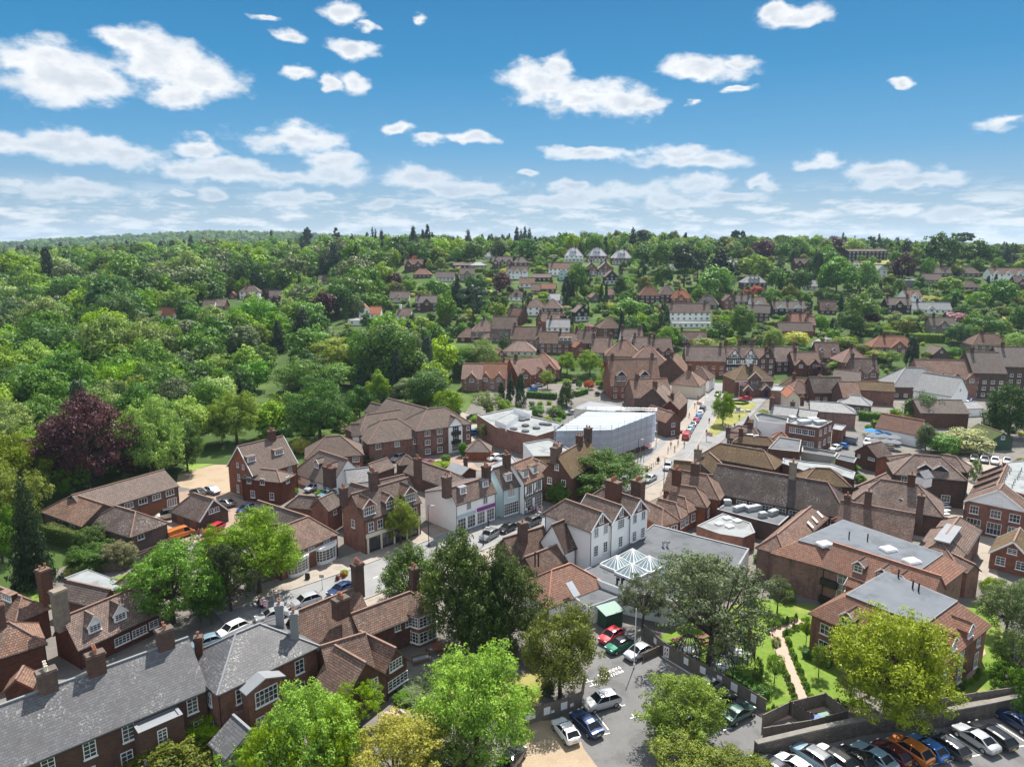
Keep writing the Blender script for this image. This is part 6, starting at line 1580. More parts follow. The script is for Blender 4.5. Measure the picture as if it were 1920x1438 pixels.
def ground_all():
 xs=np.concatenate([np.linspace(-2600,-420,60),np.linspace(-400,400,161),np.linspace(420,2600,50)])
 ys=np.concatenate([np.linspace(20,240,12),np.linspace(246,700,115),np.linspace(715,1600,50),np.linspace(1650,5600,60)])
 nx,ny=len(xs),len(ys)
 v=[(float(x),float(y),hgt(float(x),float(y))) for y in ys for x in xs]
 f=[(j*nx+i,j*nx+i+1,(j+1)*nx+i+1,(j+1)*nx+i) for j in range(ny-1) for i in range(nx-1)]
 me=bpy.data.meshes.new('terrain'); me.from_pydata(v,[],f); me.materials.append(M['terrain'])
 me.polygons.foreach_set('use_smooth',[True]*len(f)); structure(link('terrain',me))
 patch('town_ground','F',[(-60,1500),(-60,1130),(180,1040),(330,905),(420,860),(560,830),(680,780),(860,790),(900,735),(1000,705),(1100,712),(1400,702),(1960,735),(2100,1000),(2300,1500)],'yard',.02)
 patch('gravel_yard','B1',[(1200,680),(1530,590),(1640,830),(1480,800),(1300,780),(1190,760)],'gravel',.05)
 patch('mews_yard','B1',[(900,960),(1190,800),(1480,770),(1726,900),(1800,1000),(1560,1060),(1380,1150),(1180,1130),(1120,1040)],'brickpave',.04)
 patch('flats_yard','B2',[(1050,600),(1420,560),(1500,640),(1600,560),(1726,540),(1726,640),(1520,650),(1300,680)],'brickpave',.045)
 patch('flats_car_park','B2',[(1330,240),(1500,300),(1480,470),(1420,540),(1340,520),(1400,330)],'paving',.045)
 patch('shop_forecourt','A2',[(120,150),(560,40),(880,20),(1000,-20),(900,60),(600,190),(300,260),(70,330)],'brickpave',.05)
 patch('verge','A2',[(60,300),(220,240),(560,190),(480,290),(230,350),(70,400)],'drylawn',.07)
 # high street
 hs=[at('F',x,y,0) for x,y in ((430,1180),(560,1135),(700,1085),(800,1045),(900,1005),(1010,970),(1130,925),(1215,885),(1262,842),(1298,790),(1325,745),(1345,716),(1372,708))]
 ribbon('pavement',hs,20,'paving',.12)
 ribbon('high_street',hs,10,'roadgrey',.14)
 for off in (5.0,-5.0):
  pl=smooth_line(hs,5); q=[]
  for i,p in enumerate(pl):
   d=pl[min(i+1,len(pl)-1)]-pl[max(0,i-1)]; d.normalize(); q.append(p+Vector((-d.y,d.x,0))*off)
  k=MB()
  for a,b in zip(q,q[1:]): k.bar(a+Vector((0,0,.14)),b+Vector((0,0,.14)),.2,.22)
  structure(k.build('kerb',M['conc']))
 ml=MB(); pl=smooth_line(hs,14)
 for i in range(0,len(pl)-1,4): ml.bar(pl[i]+Vector((0,0,.145)),pl[i+1]+Vector((0,0,.145)),.14,.01)
 structure(ml.build('road_markings',M['marking']))
 patch('wide_pavement','B3',[(1030,480),(1180,260),(1300,60),(1340,60),(1230,330),(1190,460),(1050,600),(900,680),(860,640)],'paving',.16)
 patch('side_road','F',[(1330,728),(1400,726),(1440,745),(1400,790),(1350,830),(1300,862),(1270,850),(1335,805),(1395,760),(1350,745)],'roadgrey',.15)
 patch('green','F',[(1372,752),(1420,756),(1392,786),(1338,818),(1328,808),(1350,775)],'drylawn',.2)
 # private car park and its neighbours
 patch('private_car_park','F',[(975,1450),(1080,1330),(1100,1265),(1130,1185),(1160,1160),(1215,1210),(1262,1255),(1445,1338),(1430,1400),(1310,1460)],'asphalt',.05)
 patch('gravel_drive','F',[(900,1500),(985,1350),(1075,1350),(1094,1402),(1145,1470)],'gravel',.07)
 patch('public_car_park','F',[(1340,1460),(1460,1415),(1700,1362),(1960,1318),(2200,1500),(1700,1560),(1300,1540)],'asphalt',.06)
 # lawns
 patch('garden_lawn','F',[(1235,1195),(1275,1170),(1420,1120),(1560,1140),(1580,1290),(1640,1335),(1440,1338),(1370,1275)],'lawn',.06)
 patch('apartment_lawn','F',[(1790,1320),(1870,1295),(1900,1230),(1860,1130),(1800,1140),(1830,1200),(1790,1280)],'lawn',.06)
 patch('terrace_paving','A4',[(1330,690),(1410,520),(1470,670),(1370,760),(1420,810),(1340,860)],'pathpink',.09)
 patch('manor_lawn','F',[(750,1320),(800,1290),(900,1270),(1015,1260),(1030,1290),(1000,1330),(900,1350),(800,1375)],'drylawn',.06)
 patch('manor_path','A2',[(840,1080),(960,1020),(1090,1240),(1000,1250),(880,1180)],'pathpink',.08)
 patch('manor_terrace','A2',[(1030,680),(1220,570),(1550,620),(1400,730),(1200,780),(1140,780)],'yard',.07)
 patch('cottage_lawn','A1',[(30,250),(190,180),(370,240),(420,330),(270,360),(120,330)],'lawn',.06)
 patch('back_garden_lawn','A1',[(770,160),(900,115),(1000,100),(900,210)],'lawn',.06)
 patch('meadow','B2',[(180,100),(250,60),(330,230),(640,420),(400,470),(230,440),(160,330)],'meadow',.05)
 patch('meadow_edge','B1',[(1240,620),(1420,540),(1726,400),(1740,470),(1500,590),(1280,660)],'meadow',.06)
 # garden path
 gp=[at('A4',x,y,0) for x,y in ((225,455),(120,485),(55,515),(75,600),(120,740),(180,890),(245,1035))]
 ribbon('garden_path',gp,1.7,'pathpink',.1)
 gp2=[at('A4',x,y,0) for x,y in ((-30,1120),(130,1075),(245,1045),(450,1035),(650,1060))]
 ribbon('garden_path',gp2,1.8,'pathpink',.095)
 # lane climbing the hill, far right
 ln=[ground('C5',x,y) for x,y in ((425,1385),(330,1325),(200,1260),(95,1215),(70,1180),(130,1140),(195,1105))]
 ribbon('lane',ln,5.5,'roadgrey',.25,True)
 patch('pub_car_park','B4',[(395,500),(600,440),(650,430),(900,420),(900,500),(640,520),(560,560),(400,540)],'asphalt',.05)
 patch('rear_car_park','B4',[(1290,560),(1640,580),(1560,640),(1370,760),(1290,700)],'paving',.05)
 ribbon('arcade_walk',[at('B4',x,y,0) for x,y in ((1330,700),(1290,850),(1220,960),(1060,1040),(1000,1120))],5.0,'paving',.07)
 ribbon('arcade_lane',[at('B4',x,y,0) for x,y in ((1450,1100),(1430,1230),(1440,1400))],4.5,'paving',.07)
 # fields seen through the woods
 for (nm,rg,pts) in (('meadow','C1',[(640,1290),(800,1230),(930,1230),(900,1290),(720,1330)]),('hilltop_lawn','C5',[(320,470),(330,425),(725,425),(720,470)]),
       ('garden_lawn','C5',[(1690,935),(1780,930),(1780,1010),(1690,1000)]),('garden_lawn','C3',[(690,700),(780,695),(790,740),(700,745)])):
  mb=MB(); q=[ground(rg,x,y) for x,y in pts]; tess(mb,[p+Vector((0,0,.6)) for p in q],None); structure(mb.build(nm,M['meadow' if 'lawn' not in nm else 'drylawn']))
 # painted bays
 bl=MB()
 for (rg,a,b) in (('A4',(1225,1215),(1440,1350)),('A4',(1540,1140),(1726,1260)),('A4',(1100,1420),(1726,1292)),('A4',(1130,1290),(1215,1410)),('A4',(960,1330),(1110,1438)),
      ('A3',(1010,690),(1290,862)),('A3',(1405,1110),(1480,1180)),('A3',(565,1075),(650,1185))):
  p,q=at(rg,*a,.08),at(rg,*b,.08); bl.bar(p,q,.12,.01)
 for (rg,x,y) in (('A3',550,885),('A3',735,1025),('A3',825,1100),('A3',630,1215),('A3',1450,1180),('A3',520,860)):
  p=at(rg,x,y,.08); bl.bar(p-Vector((.5,.2,0)),p+Vector((.5,.2,0)),.12,.01); bl.bar(p,p+Vector((-.2,.5,0)),.12,.01)
 structure(bl.build('road_markings',M['marking']))
 tx=bpy.data.curves.new('painted_lettering','FONT'); tx.body='PRIVATE\nPARKING'; tx.align_x='CENTER'; tx.size=.85; tx.space_line=.85; tx.materials.append(M['marking'])
 o=link('painted_lettering',tx); p=at('A3',672,805,.09); o.location=p; a,b=at('A3',620,830,.09),at('A3',715,790,.09); o.rotation_euler=(0,0,math.atan2((a-b).y,(a-b).x)); structure(o)
# ------------------------------------------------------------------ cars, people, street furniture
PAINT={}
CARCOL={'silver': (.42,.43,.45),'grey': (.17,.175,.185),'darkgrey': (.06,.062,.068),'black': (.012,.012,.014),'white': (.75,.75,.74),'navy': (.015,.035,.11),'blue': (.03,.15,.42),'paleblue': (.22,.33,.40),
 'red': (.42,.02,.03),'maroon': (.10,.012,.02),'orange': (.55,.16,.02),'green': (.012,.15,.085),'darkgreen': (.03,.075,.062),'cream': (.65,.6,.48),'teal': (.13,.27,.3),'crimson': (.33,.02,.08)}
CARWORD={'darkgrey': 'dark grey','paleblue': 'pale blue-grey','darkgreen': 'dark green'}
M['tyre']=plain('tyre_rubber',(.015,.015,.015),.85,.2,var=0); M['rim']=plain('alloy_rim',(.35,.35,.37),.35,.5,.7,var=0)
M['headlamp']=plain('headlamp_glass',(.65,.68,.7),.15,.6,var=0); M['taillamp']=plain('tail_lamp_glass',(.35,.01,.01),.25,.5,var=0); M['plate']=plain('number_plate',(.6,.5,.06),.5,.4,var=0)
M['carglass']=plain('tinted_car_glass',(.012,.014,.016),.08,.22,var=0)
CARM={}
KINDSP={  # length, half width, roof height, belt, (windscreen foot, roof front, roof rear, rear glass foot) as fractions from the nose, bonnet height
 'hatch': (4.0,.87,1.48,.95,(.26,.46,.80,.965),.92),'suv': (4.5,.93,1.68,1.05,(.25,.42,.82,.975),1.05),'saloon': (4.6,.9,1.44,.93,(.27,.46,.70,.89),.9),'estate': (4.7,.9,1.47,.94,(.26,.45,.84,.985),.91),'van': (4.9,.97,1.95,1.12,(.16,.28,.97,.995),1.05)}
def car_meshes(kind):
 if kind in CARM: return CARM[kind]
 L_,hw,rh,belt,(f0,f1,f2,f3),bh=KINDSP[kind]
 X=lambda f: L_*(.5-f)
 body=MB()
 st=[(0.0,.42,.62,.70),(.02,.30,.72,.84),(.08,.24,bh-.1,.95),(.17,.22,bh-.03,1.0),(f0,.22,bh+.02,1.0),(.5,.2,belt+.02,1.0),(f2,.22,belt+.03,1.0),(.93,.26,belt+.03,.97),(.975,.32,belt-.02,.92),(1.0,.42,belt-.18,.84)]
 rings=[]
 for f,zb,zt,k in st:
  w=hw*k; x=X(f)
  half=[(0,zb),(w*.8,zb),(w*.97,zb+.12),(w,zb+(zt-zb)*.5),(w*.97,zt-.07),(w*.9,zt),(0,zt+.035)]
  rings.append([(x,y,z) for y,z in half]+[(x,-y,z) for y,z in half[-2:0:-1]])
 n=len(rings[0])
 for a,b in zip(rings,rings[1:]):
  for i in range(n):
   j=(i+1)%n; body.poly([a[i],b[i],b[j],a[j]])
 body.poly(rings[0][::-1][::-1]); body.poly(rings[-1][::-1])
 # painted roof and pillars
 wr=hw*.74; wb=hw*.9; zr=rh
 ro=MB(); pr_=[(f1-.015,-.06),((f1*2+f2)/3,0),((f1+f2*2)/3,0),(f2,-.05),(f2+.03,-.09)]
 for (fa,za),(fb,zb) in zip(pr_,pr_[1:]):
  for y0,y1,d0,d1 in ((-wr,-wr*.6,-.05,0),(-wr*.6,wr*.6,0,0),(wr*.6,wr,0,-.05)):
   ro.poly([(X(fa),y0,zr+za+d0),(X(fa),y1,zr+za+d1),(X(fb),y1,zr+zb+d1),(X(fb),y0,zr+zb+d0)][::-1])
 for sgn in (-1,1):
  ro.bar((X(f0),sgn*wb,belt),(X(f1),sgn*wr,zr-.09),.07,.07); ro.bar((X(f3),sgn*wb*.97,belt),(X(f2+.02),sgn*wr,zr-.12),.1,.1)
  m_=(f1+f2)/2; ro.bar((X(m_),sgn*(wb+.005),belt),(X(m_),sgn*(wr+.012),zr-.08),.08,.05)
 gl=MB()
 b4=[(X(f0),-wb,belt-.02),(X(f0),wb,belt-.02),(X(f3),wb*.97,belt-.02),(X(f3),-wb*.97,belt-.02)]; t4=[(X(f1),-wr,zr-.1),(X(f1),wr,zr-.1),(X(f2+.02),wr,zr-.13),(X(f2+.02),-wr,zr-.13)]
 for i in range(4):
  j=(i+1)%4; gl.poly([b4[i],b4[j],t4[j],t4[i]])
 if kind=='van':
  gl=MB(); i=0; gl.poly([b4[0],b4[1],t4[1],t4[0]])
  for sgn in (-1,1):
   ro.poly([(X(.42),sgn*wb,belt-.02),(X(f3),sgn*wb,belt-.02),(X(f2+.02),sgn*wr,zr-.1),(X(.42),sgn*wr,zr-.1)]); gl.poly([(X(f0),sgn*wb,belt),(X(.42),sgn*wb,belt),(X(.42),sgn*wr,zr-.1),(X(f1),sgn*wr,zr-.1)])
  ro.poly([(X(f3),-wb,belt),(X(f3),wb,belt),(X(f2+.02),wr,zr-.1),(X(f2+.02),-wr,zr-.1)])
 wh=[]
 for fx in (.19,.80):
  for sgn in (-1,1):
   t=MB(); c=(X(fx),sgn*(hw-.09),.32); t.tube((c[0],c[1]-.1,c[2]),(c[0],c[1]+.1,c[2]),.32,.32,14)
   r=MB(); y=c[1]+sgn*.105; r.tube((c[0],y,c[2]),(c[0],y+sgn*.012,c[2]),.21,.19,10)
   wh.append((t.mesh('wheel',[M['tyre']]),r.mesh('rim',[M['rim']])))
 def box(f,y,z,sx,sy,sz,m,nm):
  q=MB(); q.box((X(f),y,z),sx,sy,sz); return q.mesh(nm,[m])
 hl=[box(.035,s*hw*.62,.62,.16,.34,.15,M['headlamp'],'headlight') for s in (-1,1)]
 tl=[box(.972,s*hw*.72,belt-.26,.12,.26,.2,M['taillamp'],'tail_light') for s in (-1,1)]
 pl=box(1.0,0,.55,.06,.5,.12,M['plate'],'number_plate')
 up0=body.mesh('body',[M['white']],smooth=True); rm=ro.mesh('roof',[M['white']],smooth=False)
 CARM[kind]=(up0,rm,gl.mesh('window',[M['carglass']]),wh,hl,tl,pl); return CARM[kind]
def paint(c):
 if c not in PAINT: PAINT[c]=carpaint(c,CARCOL[c],.35 if c not in ('white','cream','red') else 0.0)
 return PAINT[c]
def car(kind,colr,reg,x,y,fx,fy,where,roofc=None,grp='cars parked around the town'):
 a,b=at(reg,x,y,0.6),at(reg,fx,fy,0.6); ang=math.atan2((b-a).y,(b-a).x)
 o=thing('parked_car' if kind!='van' else 'parked_van','%s %s %s'%(CARWORD.get(colr,colr),{'suv': 'off-roader','hatch': 'hatchback','van': 'van','saloon': 'saloon car','estate': 'estate car'}[kind],where),'van' if kind=='van' else 'car',(a.x,a.y,.09),ang,grp)
 bm,rm,gm,wh,hl,tl,pl=car_meshes(kind)
 for nm,me,cc in (('body',bm,colr),('roof',rm,roofc or colr)):
  q=link(nm,me,o); q.material_slots[0].link='OBJECT'; q.material_slots[0].material=paint(cc)
 link('window',gm,o)
 for t,r in wh: q=link('wheel',t,o); link('rim',r,q)
 for h in hl: link('headlight',h,o)
 for h in tl: link('tail_light',h,o)
 link('number_plate',pl,o); return o
def cars():
 A=car
 A('suv','silver','A3',605,1000,500,1030,'parked alone in the middle of the private car park')
 A('saloon','navy','A3',500,1145,410,1060,'beside the white hatchback under the fence with notices')
 A('hatch','white','A3',362,1195,290,1105,'parked on the gravel edge by the fence with notices')
 A('hatch','red','A3',668,555,600,595,'parked in front of the dark green hut','red')
 A('hatch','green','A3',722,620,630,660,'bright against the asphalt, next to the red one','black')
 A('hatch','silver','A3',850,665,765,705,'parked at the foot of the flagpole')
 A('suv','grey','A3',1330,895,1400,850,'half hidden behind the bright car park tree')
 A('saloon','black','A3',1400,990,1480,945,'between the dark green car and the bright car park tree')
 A('saloon','darkgreen','A3',1525,1075,1620,1020,'nearest the end of the fence with notices')
 A('hatch','darkgrey','A3',0,1380,60,1300,'peeping out under the leaves at the gravel edge')
 row=[('saloon','silver',1400,1245,'with two empty bays on its left'),('estate','black',1510,1225,'right of the silver saloon in the walled row'),('saloon','navy',1670,1125,'at the right end of the walled row'),('estate','darkgrey',1195,1285,'left of the two empty bays'),
   ('hatch','blue',1070,1310,'right of the orange one in the walled row'),('suv','orange',955,1325,'the only orange one in the walled row'),('hatch','maroon',830,1345,'left of the orange one in the walled row'),('saloon','paleblue',715,1370,'left of the maroon one in the walled row'),
   ('hatch','black',590,1385,'between the white off-roader and the pale blue saloon'),('suv','white',445,1390,'with a dark roof, in the walled row'),('suv','paleblue',300,1375,'with a grey tray cover, in the walled row'),('hatch','white',175,1435,'cut by the bottom edge, left end of the walled row'),('saloon','darkgrey',30,1440,'last on the left of the walled row')]
 for k,c,x,y,w in row: A(k,c,'A4',x,y,x-110,y-72,w,'black' if 'dark roof' in w else ('grey' if 'tray' in w else None))
 for k,c,x,y,w in (('van','red',226,1048,'at the near end of the high street row'),('hatch','teal',250,1003,'second from the near end of the high street row'),('hatch','paleblue',268,972,'third from the near end of the high street row'),('saloon','grey',290,935,'behind the crimson one in the high street row'),
       ('hatch','crimson',316,902,'the only crimson one in the high street row'),('hatch','blue',337,868,'in front of the crimson one in the high street row'),('hatch','white',352,836,'second from the far end of the high street row'),('suv','darkgrey',372,802,'at the far end of the high street row')):
  A(k,c,'D2',x,y,x+16,y-28,w)
 A('suv','silver','B3',1050,630,1030,675,'driving down the high street below the kerbside planters',grp='cars on the road')
 A('saloon','silver','B3',928,710,890,730,'on the road beside the round street tree',grp='cars on the road')
 A('suv','black','D2',622,592,560,600,'turning in front of the timbered twin-gabled building',grp='cars on the road')
 A('saloon','red','D2',755,708,700,708,'parked before the town hall',grp='cars on the road')
 A('hatch','black','D2',505,668,495,690,'behind the light green street tree',grp='cars on the road')
 A('suv','grey','B2',1572,1095,1520,1125,'outside the white shop with the purple sign',grp='cars on the road')
 A('hatch','black','B2',1695,1045,1650,1065,'next in line behind the grey off-roader on the road',grp='cars on the road')
 A('suv','darkgrey','B3',130,1005,70,1030,'passing the half-timbered shop',grp='cars on the road')
 A('suv','silver','A2',335,325,260,350,'on the road behind the tile-hung manor roof',grp='cars on the road')
 A('saloon','navy','A2',570,240,500,275,'on the road left of the brick stack',grp='cars on the road')
 A('saloon','silver','A2',105,415,30,435,'behind the slate villa chimneys',grp='cars on the road')
 A('suv','white','A1',1565,520,1480,560,'parked in the lane behind the slate villa')
 A('hatch','paleblue','A1',1385,600,1320,620,'glimpsed behind the slate terrace gable')
 for k,c,x,y,fx,fy,w in (('hatch','silver',1432,790,1480,805,'beside the gravel yard'),('saloon','darkgrey',1335,800,1290,785,'behind the double garage'),('saloon','grey',1520,872,1470,860,'right of the double garage'),('hatch','navy',1655,915,1600,940,'under the victorian villa porch'),
         ('estate','red',1440,1050,1390,1075,'in the mews with two people next to it'),('van','orange',1215,1085,1260,1070,'in the mews in front of the hipped roof'),('van','cream',1145,955,1090,965,'with a dark roof, outside the mews garages')):
  A(k,c,'B1',x,y,fx,fy,w,'darkgrey' if 'dark roof' in w else None)
 for k,c,x,y,fx,fy,w in (('hatch','silver',385,772,350,785,'below the white-walled dormer house'),('suv','silver',960,572,935,582,'outside the arched garages of the flats'),('suv','orange',1555,550,1525,565,'with a black bonnet, by the brick hut'),('hatch','white',1608,570,1570,580,'right of the orange off-roader'),('hatch','silver',1665,572,1630,585,'second to the right of the orange off-roader'),
         ('suv','blue',1440,405,1410,408,'bright blue, beside the balcony gable'),('hatch','navy',1340,265,1310,262,'behind the roof of the flats'),('hatch','teal',480,815,450,825,'half hidden behind the victorian shop chimneys')):
  A(k,c,'B2',x,y,fx,fy,w)
 for k,c,x,y,fx,fy,w in (('hatch','white',1565,1155,1530,1165,'with red marks, first in the pub car park'),('hatch','blue',1615,1132,1575,1125,'second in the pub car park'),('van','grey',1670,1088,1620,1080,'at the far side of the pub car park'),('suv','white',1855,1105,1850,1130,'facing the pub parasols')):
  A(k,c,'D2',x,y,fx,fy,w)
 for k,c,x,y,w in (('hatch','darkgrey',1390,572,'first of four nosing out below the hedge, right'),('saloon','grey',1460,580,'second of four nosing out below the hedge, right'),('hatch','white',1530,590,'third of four nosing out below the hedge, right'),('hatch','silver',1612,592,'last of four below the hedge, half behind a roof')):
  A(k,c,'B4',x,y,x-2,y+30,w)
 for k,c,x,y,w in (('hatch','silver',1010,835,'in the yard above the wrapped building'),('saloon','black',880,545,'in the court of the modern terrace'),('hatch','darkgrey',1018,555,'under the two bright green trees'),('saloon','silver',705,590,'beside the clipped court hedge'),('hatch','blue',665,628,'behind the clipped court hedge'),('hatch','black',125,875,'beside the flat-roofed brick store'),('hatch','teal',1335,638,'below the black dormers')):
  A(k,c,'D1',x,y,x-30,y+2,w)
 A('hatch','navy','B4',1360,185,1330,190,'below the brick blocks, right')
# people ---------------------------------------------------------------
def person_mesh(pose):
 J={'h': (0,0,1.62),'n': (0,0,1.44),'c': (0,0,1.30),'p': (0,0,.95)}
 s=.28 if pose=='walk' else .03
 V=[(0,0,.95),(0,0,1.12),(0,0,1.32),(0,0,1.46),(0,.01,1.55),(0,.02,1.66),(0,.0,1.74)]
 E=[(0,1),(1,2),(2,3),(3,4),(4,5),(5,6)]; Rr=[(.15,.11),(.14,.1),(.17,.11),(.065,.065),(.07,.075),(.085,.1),(.06,.07)]
 for sg in (-1,1):
  i=len(V); V+=[(sg*.1,0,.9),(sg*.1,sg*s*.5+.02,.5),(sg*.1,sg*s-.02,.08),(sg*.1,sg*s+.13,.04)]; E+=[(0,i),(i,i+1),(i+1,i+2),(i+2,i+3)]; Rr+=[(.09,.09),(.06,.06),(.045,.045),(.04,.03)]
  i=len(V); V+=[(sg*.2,0,1.4),(sg*.24,-.02-sg*s*.3,1.13),(sg*.25,.08-sg*s*.6,.9),(sg*.25,.1-sg*s*.65,.8)]; E+=[(2,i),(i,i+1),(i+1,i+2),(i+2,i+3)]; Rr+=[(.06,.06),(.045,.045),(.035,.035),(.035,.025)]
 me=bpy.data.meshes.new('figure'); me.from_pydata(V,E,[]); o=bpy.data.objects.new('figure',me); COL.objects.link(o)
 md=o.modifiers.new('skin','SKIN'); sk=me.skin_vertices[0].data
 for q,r in zip(sk,Rr): q.radius=r
 sk[0].use_root=True
 ss=o.modifiers.new('sub','SUBSURF'); ss.levels=1; ss.render_levels=1
 dg=bpy.context.evaluated_depsgraph_get(); nm=bpy.data.meshes.new_from_object(o.evaluated_get(dg)); bpy.data.objects.remove(o)
 for m in ('white',)*5: nm.materials.append(M[m])
 for p in nm.polygons:
  c=p.center
  p.material_index=3 if c.z>1.66 or (c.z>1.56 and c.y<-.02) else 2 if (c.z>1.46 or (abs(c.x)>.19 and c.z<1.0)) else 0 if c.z>.93 else 4 if c.z<.1 else 1
  p.use_smooth=True
 nm.name='person'; return nm
def people():
 ms={k: person_mesh(k) for k in ('stand','walk')}
 skin=plain('skin',(.45,.27,.19),.6,.3,var=0); hair=plain('brown_hair',(.05,.03,.02),.6,.3,var=0)
 cl={n: plain(n+'_cloth',c,.8,.2,var=.1) for n,c in {'pink': (.6,.35,.42),'red': (.45,.04,.04),'black': (.02,.02,.022),'navy': (.03,.04,.1),'white': (.7,.7,.7),'grey': (.2,.2,.21),'blue': (.08,.18,.4),'beige': (.5,.42,.3),'green': (.06,.18,.08)}.items()}
 def P(reg,x,y,pose,top,leg,rz,label,grp=None):
  g=at(reg,x,y,.16); o=link('person',ms[pose]); o.location=g; o.rotation_euler=(0,0,R(rz)); tag(o,label,'person',grp)
  for i,m in enumerate((cl[top],cl[leg],skin,hair,cl['black'])): o.material_slots[i].link='OBJECT'; o.material_slots[i].material=m
 P('B1',1365,1098,'stand','pink','grey',20,'person in a pink top standing by the red estate car in the mews')
 P('B1',1342,1102,'stand','red','navy',-30,'person in a red top standing left of the one in pink')
 P('B2',1567,1040,'walk','black','black',60,'person in black walking past the purple shop sign')
 P('D2',430,930,'walk','black','navy',150,'person in dark clothes in the middle of the high street')
 P('D2',658,978,'walk','black','grey',30,'person in black on the pavement below the green')
 P('D2',405,1035,'stand','navy','black',0,'person in navy waiting at the kerb near the planters')
 P('D2',120,1185,'walk','beige','navy',200,'person in beige on the wide pavement, left of the crossing')
 P('D2',85,1150,'walk','red','black',190,'person in a red top on the wide pavement, farther left')
 g='people gathered outside the half-timbered shop'
 for i,(x,y,t,l) in enumerate(((95,955,'white','navy'),(112,948,'black','grey'),(128,955,'red','black'),(142,944,'blue','black'),(158,938,'grey','navy'),(172,950,'pink','grey'),(186,935,'green','beige'))):
  P('B3',x,y,'stand' if i%2 else 'walk',t,l,i*57,'person in a %s top in the crowd outside the half-timbered shop'%t,g)
 g='pedestrians on the high street pavements'
 for x,y,t,l,w in ((150,1130,'white','navy','nearest the crossing'),(205,1150,'blue','grey','at the kerb of the wide pavement'),(60,1200,'pink','black','far left of the wide pavement'),(250,880,'grey','navy','beside the parked row, middle'),(300,790,'black','beige','beside the parked row, upper part'),(330,720,'red','navy','under the kerbside flags'),(385,640,'beige','grey','before the narrow white shop'),(470,560,'green','black','at the top of the street'),(560,980,'white','grey','on the right-hand pavement'),(700,900,'navy','beige','crossing the green')):
  P('D2',x,y,'walk' if x%20 else 'stand',t,l,x,'person in a %s top %s'%(t,w),g)
 P('B3',985,605,'walk','navy','black',200,'person in navy walking beside the bicycle stands')
 P('B3',868,590,'stand','green','black',0,'person in a green top at the foot of the wrapped building')
# street furniture ------------------------------------------------------
def pole_thing(name,label,cat,reg,x,yb,yt,r=.07,mat='black',z=0.1):
 g=at(reg,x,yb,z); rr=ray(*full(reg,x,yt)); h=CAMZ+rr.z*(g.y/rr.y)-z
 o=thing(name,label,cat,g); mb=MB(); mb.tube(g,g+Vector((0,0,h)),r,r*.7,8); mb.tube(g,g+Vector((0,0,.5)),r*1.6,r*1.5,8)
 mb.build('pole',M[mat],o); return o,g,h
FLAGM={n: plain(n+'_flag_cloth',c,.8,.2,var=0) for n,c in {'red': (.55,.02,.04),'white': (.75,.75,.75),'blue': (.02,.04,.25)}.items()}
def flag(o,p,ang,w,h,uk=True):
 d=Vector((math.cos(ang),math.sin(ang),-.12)); u=Vector((0,0,1)); n=Vector((-math.sin(ang),math.cos(ang),0))
 mb=MB(); N_=18; K=12
 for i in range(N_):
  for j in range(K):
   a,b,c_,e=i/N_,(i+1)/N_,j/K,(j+1)/K
   P=lambda s,t: p+d*w*s+u*h*(t-1)+n*.12*math.sin(s*7)
   s,t=(a+b)/2,(c_+e)/2; X,Y=(s-.5)*2,(t-.5)*2
   m=0
   if uk:
    m=2
    if abs(abs(X)-abs(Y))<.25: m=1
    if abs(abs(X)-abs(Y))<.1: m=0
    if abs(X)<.17 or abs(Y)<.32: m=1
    if abs(X)<.09 or abs(Y)<.18: m=0
   else: m=0 if abs(X)<.14 or abs(Y)<.2 else 1
   mb.poly([P(a,c_),P(b,c_),P(b,e),P(a,e)],m)
 mb.build('flag',[FLAGM['red'],FLAGM['white'],FLAGM['blue']],o)
